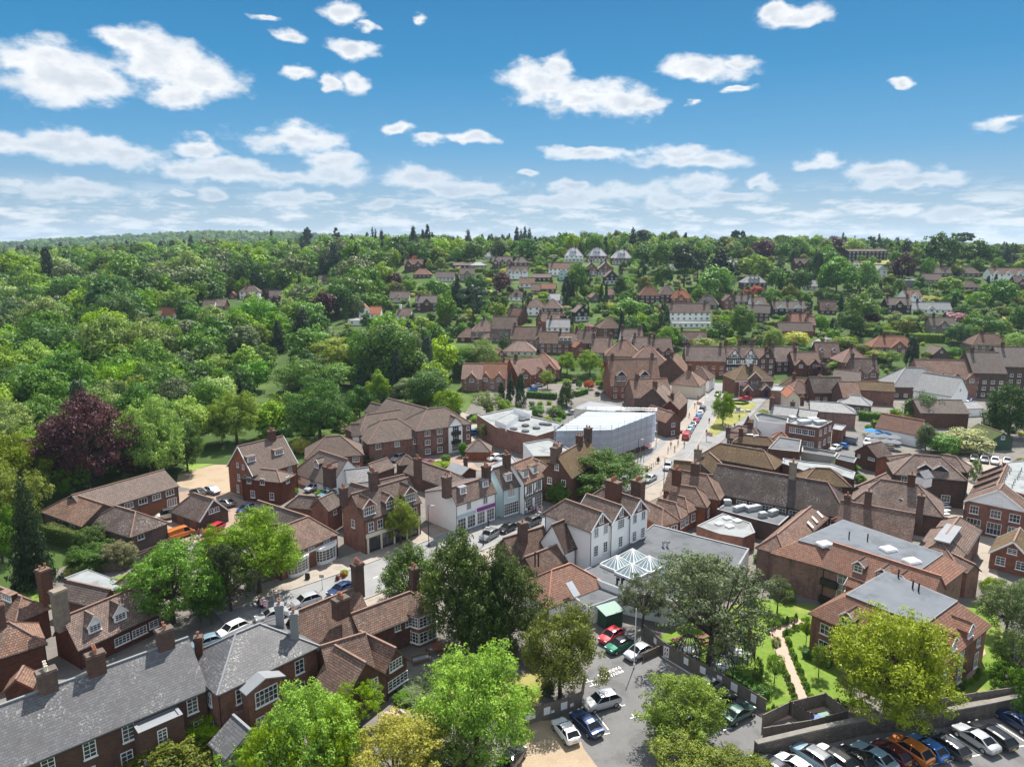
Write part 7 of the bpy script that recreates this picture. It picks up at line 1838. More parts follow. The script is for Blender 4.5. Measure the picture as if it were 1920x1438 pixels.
def props():
 o,g,h=pole_thing('flagpole','tall bare white flagpole standing in the private car park','flagpole','A3',823,765,370,.07,'frame')
 o,g,h=pole_thing('flagpole','white pole flying a large British flag in front of the town hall','flagpole','D2',697,690,555,.07,'frame'); flag(o,g+Vector((0,0,h)),-.2,2.2,1.5)
 for rg,x,yb,yt,ph,uk in (('B3',1243,262,190,'kerbside pole with a British flag above the parked row',1),('B3',1300,90,25,'kerbside pole with a flag near the upper shops',1),('B3',1335,60,25,'kerbside pole with a flag at the head of the parked row',1),('D2',490,520,405,'pole with a red and white flag before the long red brick shop',0),('D2',440,590,515,'pole with a flag beside the narrow white shop',1),
        ('D2',665,520,445,'short pole with a flag on the timbered twin-gabled building',1),('B3',372,740,630,'leaning pole with a pink and white flag on the brown brick house',0),('B3',888,600,465,'pole with a small flag in front of the white sheeting',1),('A2',30,420,300,'pole with a British flag behind the slate villa',1),('B3',160,930,880,'short pole with a British flag over the crowd',1),('B3',1310,455,395,'pole with a flag at the tip of the green',1)):
  o,g,h=pole_thing('flagpole',ph,'flagpole',rg,x,yb,yt,.05,'black',.15); flag(o,g+Vector((0,0,h)),-.4,1.5,1.0,uk)
 for rg,x,yb,yt,ph in (('B2',1166,1165,890,'black lamp post on the pavement right of the lime green street tree'),('B3',1022,775,570,'tall dark lamp post at the kerb opposite the wrapped building'),('B3',848,600,445,'dark lamp post standing against the white sheeting'),('B2',1532,1160,1035,'dark lamp post outside the white shop')):
  o,g,h=pole_thing('street_lamp',ph,'street lamp',rg,x,yb,yt,.08,'black',.15); mb=MB(); t=g+Vector((0,0,h)); mb.bar(t,t+Vector((.7,-.3,.1)),.08,.08); mb.build('arm',M['black'],o); m2=MB(); m2.box((t.x+.8,t.y-.35,t.z),.7,.3,.14); m2.build('lantern',M['steel'],o)
 o,g,h=pole_thing('sign_post','slim grey sign post on the dry grass verge','sign post','A2',448,245,140,.05,'steel'); mb=MB(); mb.box((g.x,g.y-.06,g.z+h-.5),.7,.05,.5); mb.build('sign_panel',M['steel'],o)
 # dining domes
 for (x,yb,yt,w,ph) in ((1190,705,550,170,'clear garden dome with black ribs, nearest the white notice board'),(1415,815,680,175,'clear garden dome with black ribs, nearest the fence corner'),(1525,720,575,190,'clear garden dome with black ribs, right of the holm oak trunk')):
  g=at('A3',x,yb-25,.06); rad=w/2*.278*proj(g)[2]/F; rr=ray(*full('A3',x,yt)); h=max(1.8,CAMZ+rr.z*(g.y/rr.y)-.06)
  o=thing('dining_dome',ph,'garden dome',g,0,'dining domes in the garden'); mb=MB()
  for i in range(8):
   a=math.pi*i/8; prev=None
   for k in range(13):
    t=math.pi*k/12; q=g+Vector((math.cos(a)*math.cos(t)*rad,math.sin(a)*math.cos(t)*rad,h*math.sin(t)**.8))
    if prev is not None: mb.bar(prev,q,.07,.07)
    prev=q
  for z in (.35,.75):
   for k in range(16):
    a,b=6.283*k/16,6.283*(k+1)/16; r_=rad*math.sqrt(1-z*z); mb.bar(g+Vector((math.cos(a)*r_,math.sin(a)*r_,h*z)),g+Vector((math.cos(b)*r_,math.sin(b)*r_,h*z)),.05,.05)
  mb.lathe((g.x,g.y,g.z+h-.05),[(.5,0),(.45,.12),(0,.16)],8); mb.build('ribs',M['black'],o)
  t=MB(); t.lathe((g.x,g.y,.06),[(.1,0),(.1,.7),(.75,.72),(.75,.76),(0,.76)],12); t.build('table',M['frame'],o)
  s=MB()
  for k in range(6):
   a=k*1.047; s.box((g.x+math.cos(a)*1.25,g.y+math.sin(a)*1.25,.06),.5,.5,.45,a)
  s.build('seats',M['palefelt'],o)
  gl=MB(); gl.lathe((g.x,g.y,.06),[(rad*math.cos(t*math.pi/14)*.985,h*.98*math.sin(t*math.pi/14)**.8) for t in range(8)],16); gl.build('cover',M['clear'],o,smooth=True)
 # fences and walls
 def fence(label,reg,pts,h,mat='timber',z=0,notices=None,posts=True,name='timber_fence',cat='fence'):
  q=[at(reg,x,y,z) for x,y in pts]; o=thing(name,label,cat,q[0]); mb=MB(); pm=MB()
  for a,b in zip(q,q[1:]):
   L_=(b-a).length; n=max(2,int(L_/.16))
   for i in range(n):
    p,r=a+(b-a)*(i/n),a+(b-a)*((i+.9)/n); hh=h*(1+.015*((i*7)%5-2)); mb.bar(p+Vector((0,0,hh/2)),r+Vector((0,0,hh/2)),.03+.012*(i%2),hh)
   mb.bar(a+Vector((0,0,h+.02)),b+Vector((0,0,h+.02)),.1,.05)
   for i in range(int(L_/2.4)+1): p=a+(b-a).normalized()*min(L_,i*2.4); pm.box((p.x,p.y,z),.12,.12,h+.12)
  mb.build('boards',M[mat],o)
  if posts: pm.build('posts',M[mat],o)
  for (x,yy,w,hh) in notices or ():
   # a notice hangs where the picture shows it on the fence
   best=None
   for a,b in zip(q,q[1:]):
    for i in range(41):
     p=a+(b-a)*(i/40); pr=proj((p.x,p.y,z+h*.6)); d=abs(pr[0]-full(reg,x,yy)[0])+.3*abs(pr[1]-full(reg,x,yy)[1])
     if best is None or d<best[0]: best=(d,p,(b-a).normalized())
   _,p,d=best; n=Vector((d.y,-d.x,0)); n=n if n.y<0 else -n; m=MB(); c=p+n*.09; m.box((c.x,c.y,z+h*.35),w,.03,hh,math.atan2(d.y,d.x)); m.build('notice',M['frame'],o)
  return o
 fence('long grey board fence hung with white notices, right side of the private car park','A3',[(885,560),(1030,690),(1200,790),(1420,910),(1710,1080)],1.8,'greyfence',notices=[(970,590,.6,.8),(1175,715,.7,.9),(1290,785,.8,.9),(1400,850,.7,.9),(1500,910,.9,1.0),(1630,985,.7,1.0)])
 fence('grey board fence with white notices and small plates, left of the private car park','A3',[(80,1160),(250,1110),(380,1070),(465,1030),(490,900)],1.9,'greyfence',notices=[(110,1085,.9,.9),(145,1065,.4,.4),(235,1045,.8,.9),(275,1035,.4,.3),(350,1010,.8,.9),(400,990,.5,.4)])
 fence('low timber screen beside the silver hatchback','A3',[(885,725),(1010,665)],1.1,'timber')
 fence('timber fence by the dark green hut','A3',[(490,470),(610,420)],1.6,'timber')
 fence('wooden bin enclosure with three bays above the stone wall','A4',[(-40,1180),(140,1090),(300,1180),(140,1090),(380,1030),(530,1150),(290,1215),(-40,1270)],1.7,'greyfence',name='bin_enclosure',cat='enclosure')
 fence('weathered board fence topping the stone car park wall','A4',[(1160,1030),(1400,990),(1680,950)],1.0,'greyfence',z=1.5)
 fence('brown slatted fence beside the right-hand garden dome','A3',[(1590,540),(1640,700)],1.8,'oak')
 fence('brown garden fence behind the corrugated garage','A1',[(640,130),(820,120),(1010,30)],1.5,'timber')
 fence('close-boarded fence below the leaning hipped roof','B1',[(890,1290),(1080,1215),(1150,1170)],1.7,'timber')
 # stone wall of the public car park
 q=[at('A4',x,y,0) for x,y in ((-90,1385),(300,1290),(640,1215),(900,1185),(1160,1165),(1450,1110),(1685,1060))]
 o=thing('stone_wall','old mossy stone wall running behind the walled row of cars','wall',q[0]); mb=MB(); cp=MB()
 for a,b in zip(q,q[1:]): mb.bar(a+Vector((0,0,.95)),b+Vector((0,0,.95)),.5,1.9); cp.bar(a+Vector((0,0,1.97)),b+Vector((0,0,1.97)),.62,.14)
 mb.build('masonry',M['rubble'],o); cp.build('coping',M['coping'],o)
 q=[at('A3',x,y,0) for x,y in ((-20,620),(60,730),(170,790))]; o=thing('garden_wall','curving rendered garden wall beside the olive yew','wall',q[0]); mb=MB()
 for a,b in zip(q,q[1:]): mb.bar(a+Vector((0,0,.8)),b+Vector((0,0,.8)),.35,1.6)
 mb.build('masonry',M['stone'],o)
 q=[at('A2',x,y,0) for x,y in ((965,1060),(1170,1220))]; mb=MB(); mb.bar(q[0]+Vector((0,0,.2)),q[1]+Vector((0,0,.2)),.3,.4); o=mb.build('edging_kerb',M['conc']); tag(o,'pale stone edging between the manor path and its lawn','edging')
 # dark green hut, bins, notice board
 g=at('A3',660,480,.05); o=thing('green_hut','dark green metal hut behind the red car','hut',g); mb=MB(); mb.box((g.x,g.y,.05),2.8,2.0,2.3,.5); mb.build('wall',M['greenpaint'],o); m2=MB(); ca,sa=math.cos(.5),math.sin(.5)
 c4=[Vector((g.x+u*ca-v*sa,g.y+u*sa+v*ca,z)) for u,v,z in ((-1.6,-1.2,2.4),(1.6,-1.2,2.4),(1.6,1.2,2.75),(-1.6,1.2,2.75))]; m2.slab(c4,.1); m2.build('roof',M['greenroof'],o)
 g=at('A3',1062,690,.05); o=thing('notice_board','white board with a red and black pattern leaning on the fence','notice board',g); a,b=at('A3',1020,690,.05),at('A3',1105,720,.05); mb=MB(); mb.bar(a+Vector((0,0,.75)),b+Vector((0,0,.75)),.06,1.5); mb.build('panel',M['frame'],o)
 m2=MB(); dd=(b-a); nn=Vector((dd.y,-dd.x,0)).normalized(); nn=nn if nn.y<0 else -nn
 for i in range(5):
  for j in range(2):
   p=a+dd*((i+.6)/5.6)+nn*.04; m2.bar(p+Vector((0,0,.3+j*.6)),p+dd*.06+Vector((0,0,.75+j*.55)),.01,.12,(i+j)%2)
 m2.build('pattern',[M['black'],FLAGM['red']],o)
 for i,(x,y,m,ph) in enumerate(((400,385,'greenpaint','dark green wheeled bin left of the white lean-to'),(440,395,'greenpaint','green wheeled bin right of its twin beside the white lean-to'))):
  g=at('A3',x,y,.05); o=thing('wheeled_bin',ph,'bin',g); mb=MB(); mb.box((g.x,g.y,.15),1.3,.9,1.0,.4); mb.build('body',M[m],o); m2=MB(); m2.box((g.x,g.y,1.15),1.4,1.0,.12,.4); m2.build('lid',M['greenroof'],o)
 for x,y,m,ph in ((320,1170,'navy','blue bin in the middle bay of the wooden enclosure'),(380,1150,'greenpaint','green bin right of the blue bin in the enclosure')):
  g=at('A4',x,y,.05); o=thing('wheeled_bin',ph,'bin',g); mb=MB(); mb.box((g.x,g.y,.1),1.2,.9,1.0,.3); mb.build('body',M[m],o); m2=MB(); m2.box((g.x,g.y,1.1),1.3,1.0,.1,.3); m2.build('lid',M['bluebin' if m=='navy' else 'greenroof'],o)
 # pub parasols
 up=[]
 for i,(x,y,c,ph) in enumerate(((690,372,'blue','bright blue parasol, leftmost of the blue row'),(750,380,'blue','bright blue parasol, second of the blue row'),(812,388,'blue','bright blue parasol, third of the blue row'),(880,393,'blue','pale blue parasol, rightmost of the blue row'),
          (712,408,'grey','grey parasol, back left of the pub garden'),(785,410,'grey','grey parasol, back middle of the pub garden'),(850,418,'grey','grey parasol, back right of the pub garden'),(720,440,'grey','grey parasol, front left of the pub garden'),(800,445,'grey','grey parasol, front middle of the pub garden'),(855,450,'grey','grey parasol, front right of the pub garden'))):
  t=at('B4',x,y,2.6); o=thing('parasol',ph,'parasol',(t.x,t.y,.05),0,'parasols of the pub garden')
  mb=MB(); mb.lathe((t.x,t.y,2.0),[(1.75,0),(1.7,.05),(.9,.42),(.05,.75),(0,.78)],8); mb.build('canopy',M['parasol_'+c],o); p=MB(); p.tube((t.x,t.y,.05),(t.x,t.y,2.75),.04,.04,6); p.lathe((t.x,t.y,.05),[(.3,0),(.3,.1),(0,.12)],8); p.build('pole',M['steel'],o)
  tb=thing('picnic_table','brown picnic table under the '+ph.split(',')[0]+','+ph.split(',')[1],'table',(t.x,t.y+1.9,.05),0,'picnic tables of the pub garden'); m=MB(); c0=Vector((t.x,t.y+1.9,0)); m.box((c0.x,c0.y,.75),1.6,.75,.06); m.build('tabletop',M['timber'],tb)
  for s in (-1,1): m=MB(); m.box((c0.x,c0.y+s*.75,.45),1.6,.28,.06); m.build('bench',M['timber'],tb)
  m=MB()
  for s in (-.6,.6): m.bar((c0.x+s,c0.y-.8,.05),(c0.x+s,c0.y-.2,.75),.08,.08); m.bar((c0.x+s,c0.y+.8,.05),(c0.x+s,c0.y+.2,.75),.08,.08); m.bar((c0.x+s,c0.y-.8,.42),(c0.x+s,c0.y+.8,.42),.06,.08)
  m.build('trestle',M['timber'],tb)
 # arcade cafe tables along the walk
 for i in range(7):
  t=i/6; p=at('B4',1215+t*-30,830+t*140,.1); o=thing('cafe_awning',['topmost','second from the top','third from the top','fourth','third from the bottom','second from the bottom','lowest'][i]+' pale slatted table along the paved arcade walk','table',p,0,'cafe tables along the arcade walk'); o.name='cafe_table'
  m=MB(); m.box((p.x,p.y,.8),2.2,.8,.06,.3); m.build('tabletop',M['frame'],o); m=MB(); m.box((p.x,p.y,.1),.12,.12,.7,.3); m.box((p.x,p.y,.1),1.0,.5,.05,.3); m.build('leg',M['black'],o)
 for x,y,ph in ((1120,610,'wooden bench table left of the nearest garden dome'),(1290,590,'wooden bench table behind the holm oak trunk'),(1400,600,'wooden bench table right of the holm oak trunk'),(1480,840,'wooden bench table by the loose hedge below the domes')):
  p=at('A3',x,y,.06); o=thing('garden_bench_table',ph,'table',p,.5,'bench tables round the domes'); m=MB(); m.box((0,0,.7),1.6,.75,.06); m.build('tabletop',M['oak'],o,local=True)
  for s in (-1,1): m=MB(); m.box((0,s*.75,.42),1.6,.28,.06); m.build('bench',M['oak'],o,local=True)
  m=MB()
  for s in (-.6,.6): m.bar((s,-.8,0),(s,-.2,.7),.08,.08); m.bar((s,.8,0),(s,.2,.7),.08,.08); m.bar((s,-.8,.4),(s,.8,.4),.06,.08)
  m.build('trestle',M['oak'],o,local=True)
 # manor garden furniture
 g=at('A2',1230,660,.1); o=thing('garden_table','round wooden table on the manor terrace','table',g); m=MB(); m.lathe(g,[(.1,0),(.1,.7),(.9,.7),(.9,.76),(0,.76)],14); m.build('tabletop',M['oak'],o)
 for i in range(4):
  a=i*1.57+.4; c=g+Vector((math.cos(a)*1.35,math.sin(a)*1.35,0)); o=thing('garden_chair','wooden chair at the %s side of the round terrace table'%('right','far','left','near')[i],'chair',c,0,'chairs round the terrace table'); m=MB(); m.box((c.x,c.y,.5),.5,.5,.06,a); m.build('seat',M['oak'],o)
  m=MB(); e=c+Vector((math.cos(a)*.25,math.sin(a)*.25,0)); m.box((e.x,e.y,.5),.06,.5,.55,a); m.build('backrest',M['oak'],o)
  for u,v in ((-.2,-.2),(.2,-.2),(.2,.2),(-.2,.2)): m=MB(); m.box((c.x+u,c.y+v,.1),.05,.05,.4); m.build('leg',M['oak'],o)
 g=at('A2',1110,725,.1); o=thing('garden_sofa','grey cushioned outdoor sofa against the manor gable','sofa',g,.45); m=MB(); m.box((0,0,0),2.2,.85,.42); m.build('seat',M['timber'],o,local=True); m=MB(); m.box((0,.38,.42),2.2,.15,.45); m.build('backrest',M['timber'],o,local=True)
 for i in (-.7,0,.7): m=MB(); m.box((i,-.05,.42),.66,.66,.14); m.build('cushion',M['palefelt'],o,local=True)
 # box ring, memorial and planters of the green and forecourt
 g=at('D2',703,745,.2); rg=[g+Vector((math.cos(6.283*i/14)*2.6,math.sin(6.283*i/14)*2.6,0)) for i in range(15)]
 leafy_box('box_hedge_ring',rg,.6,.5,'dark','low dark ring of box hedge on the green',ls=.25)
 g=at('D2',690,825,.2); o=thing('war_memorial','grey stone memorial with low stepped blocks on the green','memorial',g); m=MB(); m.box((g.x,g.y,.2),4.2,3.0,.25,.2); m.box((g.x,g.y,.45),3.0,2.0,.3,.2); m.build('plinth',M['conc'],o); m=MB(); m.box((g.x,g.y,.75),1.1,.9,1.0,.2); m.build('block',M['conc'],o)
 for s in (-1,1): m=MB(); m.box((g.x+s*3.2,g.y+.4,.2),1.4,1.4,.5,.2); m.build('side_block',M['conc'],o)
 T('A2',595,105,150,55,'dome','bright','round clipped box ball in the brick forecourt','mid',yground=150); T('A2',550,158,182,26,'bush','red','small red shrub left of its pair in the brick forecourt','mid'); T('A2',592,145,165,26,'bush','red','small red shrub right of its pair in the brick forecourt','mid')
 g=at('A2',348,170,.15); o=thing('pavement_sign','black folding board on the forecourt before the bow windows','sign',g); m=MB(); m.bar(g+Vector((0,-.25,0)),g+Vector((0,0,1.0)),.7,.04); m.bar(g+Vector((0,.25,0)),g+Vector((0,0,1.0)),.7,.04); m.build('board',M['black'],o)
 for i,(rg,x,y) in enumerate((('B3',985,590),('B3',910,660),('D2',145,1068),('D2',178,1020))):
  g=at(rg,x,y,.16); o=thing('planter',('black planter with red flowers near the bicycle stands','black planter by the kerb beside the silver saloon','round planter on the wide pavement','dark sign-topped planter beside the red van')[i],'planter',g); m=MB(); m.lathe(g,[(.3,0),(.42,.5),(.36,.5),(0,.46)],10); m.build('pot',M['black'],o)
  q=quads_mesh('flowers',np.random.RandomState(i).normal(size=(90,3))*np.array([.22,.22,.16])+np.array([0,0,.65]),np.random.RandomState(i+9).normal(size=(90,3)),np.full(90,.16),np.random.RandomState(i)); q.materials.append(LF['red']); link('flowers',q,o)
 for i in range(6):
  g=at('B3',920+i*14,650-i*9,.16); o=tag(link('bicycle_stand',None),'%s of six black hoop stands at the kerb'%('leftmost','second from left','third from left','third from right','second from right','rightmost')[i],'bicycle stand','bicycle stands at the kerb'); o.location=g; m=MB(); m.tube(g-Vector((.3,0,0)),g+Vector((-.3,0,.8)),.03,.03,6); m.tube(g+Vector((-.3,0,.8)),g+Vector((.3,0,.8)),.03,.03,6); m.tube(g+Vector((.3,0,.8)),g+Vector((.3,0,0)),.03,.03,6); m.build('hoop',M['black'],o)
 # clipped box balls and cones along the garden path
 k=0
 def topi(x,y,cone,ph):
  g=at('A4',x,y,.06); put_tree(g,.75,.85 if not cone else 1.15,'cypress' if cone else 'dome','mid' if k%3 else 'bright','lo',ph,'clipped box shrubs along the garden path'); TREES[-1]['o'].name='clipped_box'; TREES[-1]['o']['category']='clipped shrub'; TREES[-1]['skip']=1
 L1=[(10,500),(40,498),(72,490),(103,472),(126,466),(147,454),(166,452),(187,443)]
 L2=[(112,545),(122,552),(130,585),(140,605),(150,632),(157,665),(172,695),(185,728),(202,765),(210,795),(230,826),(240,862),(255,892),(268,928),(290,972),(302,1008)]
 L3=[(96,770),(105,785),(118,812),(130,838),(138,865),(152,900),(160,925),(168,945),(178,972),(188,1005),(160,1030),(100,1052),(65,1062),(35,1068),(5,1075)]
 L4=[(145,530),(170,512),(196,504),(225,492)]; L5=[(400,1028),(465,1028),(515,1028),(572,1030),(625,1030)]; L6=[(1215,980),(1250,950),(1275,935),(1305,915),(1330,895),(1370,870),(1400,845),(1412,822),(1432,806)]
 O=['first','second','third','fourth','fifth','sixth','seventh','eighth','ninth','tenth','eleventh','twelfth','thirteenth','fourteenth','fifteenth','sixteenth']
 for L_,nm in ((L1,'on the upper side of the path to the porch'),(L4,'on the lower side of the path to the porch'),(L2,'from the top, right side of the pink path'),(L3,'from the top, left side of the pink path'),(L5,'from the left, along the lower garden path'),(L6,'from the left, below the apartment gable')):
  for i,(x,y) in enumerate(L_):
   k+=1; cone=(i%3==1); topi(x,y+8,cone,'%s clipped box %s %s'%(O[i],'cone' if cone else 'ball',nm))
M['greenroof']=plain('green_metal_roof',(.10,.2,.16),.5,.4,var=.1); M['bluebin']=plain('blue_plastic',(.04,.12,.42),.5,.4,var=0)
M['parasol_blue']=plain('blue_canvas',(.05,.22,.50),.8,.2,var=.05); M['parasol_grey']=plain('grey_canvas',(.17,.18,.20),.8,.2,var=.08)
def clear_mat():
 t=NT('clear_film'); t.fin((.9,.92,.95),.05,.5); tr=t.nd('ShaderNodeBsdfTransparent'); ms=t.nd('ShaderNodeMixShader'); ms.inputs[0].default_value=.1
 t.L.new(tr.outputs[0],ms.inputs[1]); t.L.new(t.b.outputs[0],ms.inputs[2]); t.L.new(ms.outputs[0],t.out.inputs[0]); return t.mat
M['clear']=clear_mat()
# ------------------------------------------------------------------ trees placed one by one from the photograph
def trees_near():
 t=T
 t('A1',1170,-90,520,560,'round','mid','big mid green tree spilling over the tile-hung cottage dormers',yground=470)
 t('A1',1560,-70,430,330,'tall','yew','brownish dark tree squeezed between two greener crowns, left of the road',yground=390)
 t('F',487,962,1112,140,'round','bright','bright green tree left of the bow-windowed shop')
 t('F',415,990,1100,80,'round','bright','bright green tree top just behind the brownish dark tree')
 t('F',868,1003,1205,150,'yew','yew','tallest of three dark yews, bottom centre')
 t('F',938,1042,1215,158,'yew','yew','broad dark yew on the right of three, bottom centre')
 t('F',770,1026,1125,118,'yew','yew','low spreading dark yew on the left of three, by the road')
 t('F',905,1090,1225,120,'yew','yew','dark yew undergrowth below the two tallest yews')
 t('A3',325,370,950,490,'oak','olive','olive-yellow yew with a visible trunk beside the fence with notices',yground=965)
 t('A3',1330,10,730,820,'airy','grey','wide grey-green holm oak with dark limbs over the garden domes',yground=735,seed=1)
 t('A3',880,120,500,330,'airy','grey','dense grey-green bush-like oak left of the wide holm oak',yground=500,seed=2)
 t('A3',1240,-20,300,520,'airy','grey','pale grey-green crown behind the wide holm oak, in front of the flat roof',yground=360,seed=0)
 t('A4',790,380,1150,760,'round','lime','large yellow-green tree in front of the flat-topped apartments',yground=1130)
 t('A2',1490,640,1400,690,'round','bright','bright green rounded tree below the manor terrace, bottom centre',yground=1380,seed=0)
 t('A3',1150,820,1340,540,'round','bright','bright green maple rising from the middle of the private car park',yground=1270,seed=1)
 t('A2',380,850,1700,620,'tall','bright','fresh green tall tree in front of the slate villa, bottom edge',yground=1560)
 t('A2',150,1120,1700,420,'round','bright','fresh green crown filling the bottom edge under the slate villa',yground=1640)
 t('A2',540,1050,1700,360,'round','bright','fresh green crown behind the golden one, bottom edge',yground=1600)
 t('A2',945,1090,1800,640,'round','gold','golden yellow tree at the bottom edge, left of centre',yground=1640)
 t('A2',700,845,1250,330,'airy','bright','small fresh green tree hiding the manor gable windows',yground=1170)
 t('A2',1390,1140,1750,420,'airy','lime','sparse yellow-green young tree at the bottom edge below the lawn',yground=1560)
 t('A3',1180,1235,1800,560,'oak','olive','olive green tree cut by the bottom edge of the car park',yground=1600)
 t('A3',1480,1320,1800,520,'oak','olive','low olive green crown at the bottom edge beside the stone wall',yground=1620)
 t('A1',1130,1280,1600,520,'fir','olive','spiky olive evergreen at the bottom edge before the slate terrace',yground=1500)
 t('A1',795,1360,1520,150,'dome','gold','clipped golden ball at the foot of the slate terrace',yground=1470)
 t('A1',610,1330,1480,140,'bush','dark','dark round bush against the slate terrace wall',yground=1470)
 t('A1',1430,1020,1250,330,'bush','bright','bright climbing shrub beside the lean-to of the slate villa',yground=1230)
 t('A1',1640,1210,1480,300,'bush','bright','bright hedge-like shrub below the little slate lean-to',yground=1420)
 t('A2',30,300,360,60,'cypress','conifer','tiny dark cone tree on the verge',yground=365)
 t('F',65,888,1100,82,'spruce','conifer','tall dark drooping spruce at the left edge')
 t('F',166,742,925,165,'round','copper','huge purple copper beech on the left','hi',seed=1)
 t('F',285,752,905,112,'round','pale','pale green tree right of the huge copper beech','hi')
 t('F',352,788,885,66,'tall','mid','mid green tree between the pale tree and the villa','hi')
 t('B1',505,590,860,220,'airy','mid','green tree under the copper beech behind the mews range','hi')
 t('B1',170,430,900,420,'round','lime','yellow-green dome-shaped tree left of the copper beech','hi')
 t('B1',60,620,1150,440,'round','lime','yellow-green tree behind the tall drooping spruce','hi')
 t('B1',20,900,1280,260,'round','mid','mid green tree at the left edge below the yellow-green ones','hi')
 t('B1',70,200,620,380,'round','pale','pale feathery tree at the left edge above the yellow-green dome','hi')
 t('B1',640,995,1180,230,'bush','mid','mid green garden shrub in front of the mews hip roof')
 t('B1',640,1130,1310,260,'bush','mid','leafy garden shrub below the mews hip roof')
 t('B1',810,1130,1300,190,'bush','blossom','cream-flecked shrub at the mews corner')
 t('B1',1600,130,470,330,'round','bright','bright green domed tree left of the dark oak behind the villa','hi',seed=0)
 t('B2',430,45,460,420,'oak','dark','broad dark green oak behind the flats','hi')
 for a in ((1160,-30,245,270,'oak','dark','dense dark tree behind the ridge of the flats'),(1010,40,200,170,'round','grey','grey-green tree behind the flats, left of the dense dark one'),(830,-10,200,150,'tall','bright','bright upright tree behind the flats'),(700,85,300,170,'round','dark','dark tree between the broad oak and the flats'),(1300,110,300,190,'round','bright','bright green tree right of the dense dark one behind the flats'),
    (560,-60,90,300,'round','mid','mid green tree beyond the broad dark oak'),(300,-90,120,260,'oak','mid','spreading tree beyond the bright domed tree')): t('B2',*a)
 for a in (('B2',1160,575,625,90,'pink','pinkish shrub in the yard of the flats'),('B2',1240,590,640,120,'bright','bright shrub in the yard of the flats'),('B2',760,545,600,90,'grey','grey-green shrub before the arched garages'),('B2',1280,545,590,60,'mid','shrub at the foot of the balcony gable'),('B2',1400,470,560,60,'mid','shrub row right of the balcony gable'),('B2',300,440,540,110,'gold','golden and red shrubs behind the villa'),('B2',450,780,820,90,'bright','bright shrub in the yard behind the chimneys'),('B2',255,770,815,60,'mid','shrub at the villa corner'),('B4',560,600,660,90,'mid','shrub between flat roofs'),
    ('B3',1430,1030,1075,50,'bright','bright shrub by the pale flat roof'),('B3',1570,1010,1090,80,'grey','grey shrub right of the pale flat roof'),('A3',1660,0,60,60,'mid','clipped shrub in the play yard'),('A3',60,880,960,100,'mid','leafy shrub on the lawn edge under the olive yew'),('A2',1000,940,1000,130,'mid','border plants below the manor gable'),('A2',330,1080,1160,120,'bright','leafy shrub in the passage left of the manor')): t(a[0],a[1],a[2],a[3],a[4],'bush',a[5],a[6])
 t('B1',1500,200,480,120,'tall','mid','slim mid green tree beside the bright domed tree')
 t('B2',975,820,1150,215,'tall','lime','lime green street tree in front of the victorian shops','hi')
 t('B3',650,530,830,510,'round','mid','round dark green street tree beside the high street','hi',seed=2)
 t('B3',315,730,895,150,'round','mid','small green tree left of the round street tree')
 t('B3',1420,110,355,140,'tall','bright','light green street tree on the green','hi',yground=350)
 t('A4',1600,180,560,330,'round','grey','pale grey-green tree at the right edge below the brick house')
 t('A4',1640,500,900,300,'airy','yew','dark thin-leaved tree at the right edge')
 t('A4',1600,690,960,220,'bush','mid','mid green bush against the board-topped wall, right edge')
 t('A4',1710,900,1150,120,'tall','dark','dark tree at the right edge above the cars')
 t('A4',1500,160,300,130,'bush','bright','bright hedge shrub below the corner brick house')
 t('A4',60,140,400,180,'airy','grey','grey-green shrub at the apartment house corner')
 t('A4',130,225,320,90,'bush','bright','bright green shrub under the stair window')
 for x,y0,y1,w,ph in ((255,410,610,90,'slim young tree beside the porch path'),(340,600,830,120,'slim young tree in the middle of the garden lawn'),(40,660,880,120,'young tree left of the pink path'),(50,550,680,70,'thin sapling at the bend of the pink path'),(550,890,1000,60,'thin sapling near the lower garden path')):
  if ph: t('A4',x,y0,y1,w,'airy','bright',ph,'mid')
 t('A3',1650,710,870,70,'column','mid','narrow green column beside the right-hand garden dome')
 t('A3',1450,480,620,130,'bush','blossom','pale flowering shrub behind the garden domes')
 t('A3',240,840,960,90,'bush','grey','grey shrub at the foot of the olive yew')
 t('A1',485,80,160,90,'bush','gold','golden shrub near the spruce foot')
 t('A1',600,-10,110,240,'bush','mid','green shrub mass behind the corrugated garage')
 t('A1',830,-20,80,170,'bush','grey','grey-green shrub beside the garden fence')
 t('A2',1090,870,960,260,'bush','grey','grey-green border shrubs along the manor wall')
 t('A1',1430,50,480,200,'tall','dark','dark leafy tree filling the gap left of the brownish dark tree')
 # right side of the town
 t('B4',1620,80,430,290,'round','dark','large dark green tree at the right edge above the moss-roofed garage','hi')
 t('B4',1500,210,410,130,'column','dark','ivy-green column beside the large dark tree')
 t('B4',1040,140,330,200,'oak','dark','dark tree above the pub garden')
 t('B4',1060,340,520,140,'tall','grey','grey-green tree beside the small white outbuilding')
 t('B4',1180,400,540,190,'bush','mid','mid green bush left of the cream-flecked bushes')
 t('B4',1330,385,530,280,'bush','blossom','cream-flecked bushes below the brown brick shed')
 t('B4',940,265,340,90,'bush','lime','yellow-green bush at the pub garden hedge')
 t('B4',860,235,310,80,'bush','bright','bright bush above the clipped pub hedges')
 t('B4',1390,600,725,80,'column','mid','narrow green tree in the rear car park')
 t('B4',620,680,740,70,'bush','mid','shrub beside the flat-roofed shops')
 t('B4',490,590,650,110,'bush','grey','grey-green shrub on the flat-roof edge')
 for a in ((80,230,470,220,'oak','mid','broad tree at the wood edge left of the bungalow'),(215,190,480,250,'round','pale','pale billowing tree at the wood edge left of the bungalow'),(20,330,520,180,'round','dark','dark rounded tree at the wood edge above the long modern row'),(330,300,430,90,'bush','lime','yellow-green shrub left of the clipped hedge')): t('D1',*a)
 t('D1',385,570,735,85,'cypress','conifer','smallest of three dark conical cypresses')
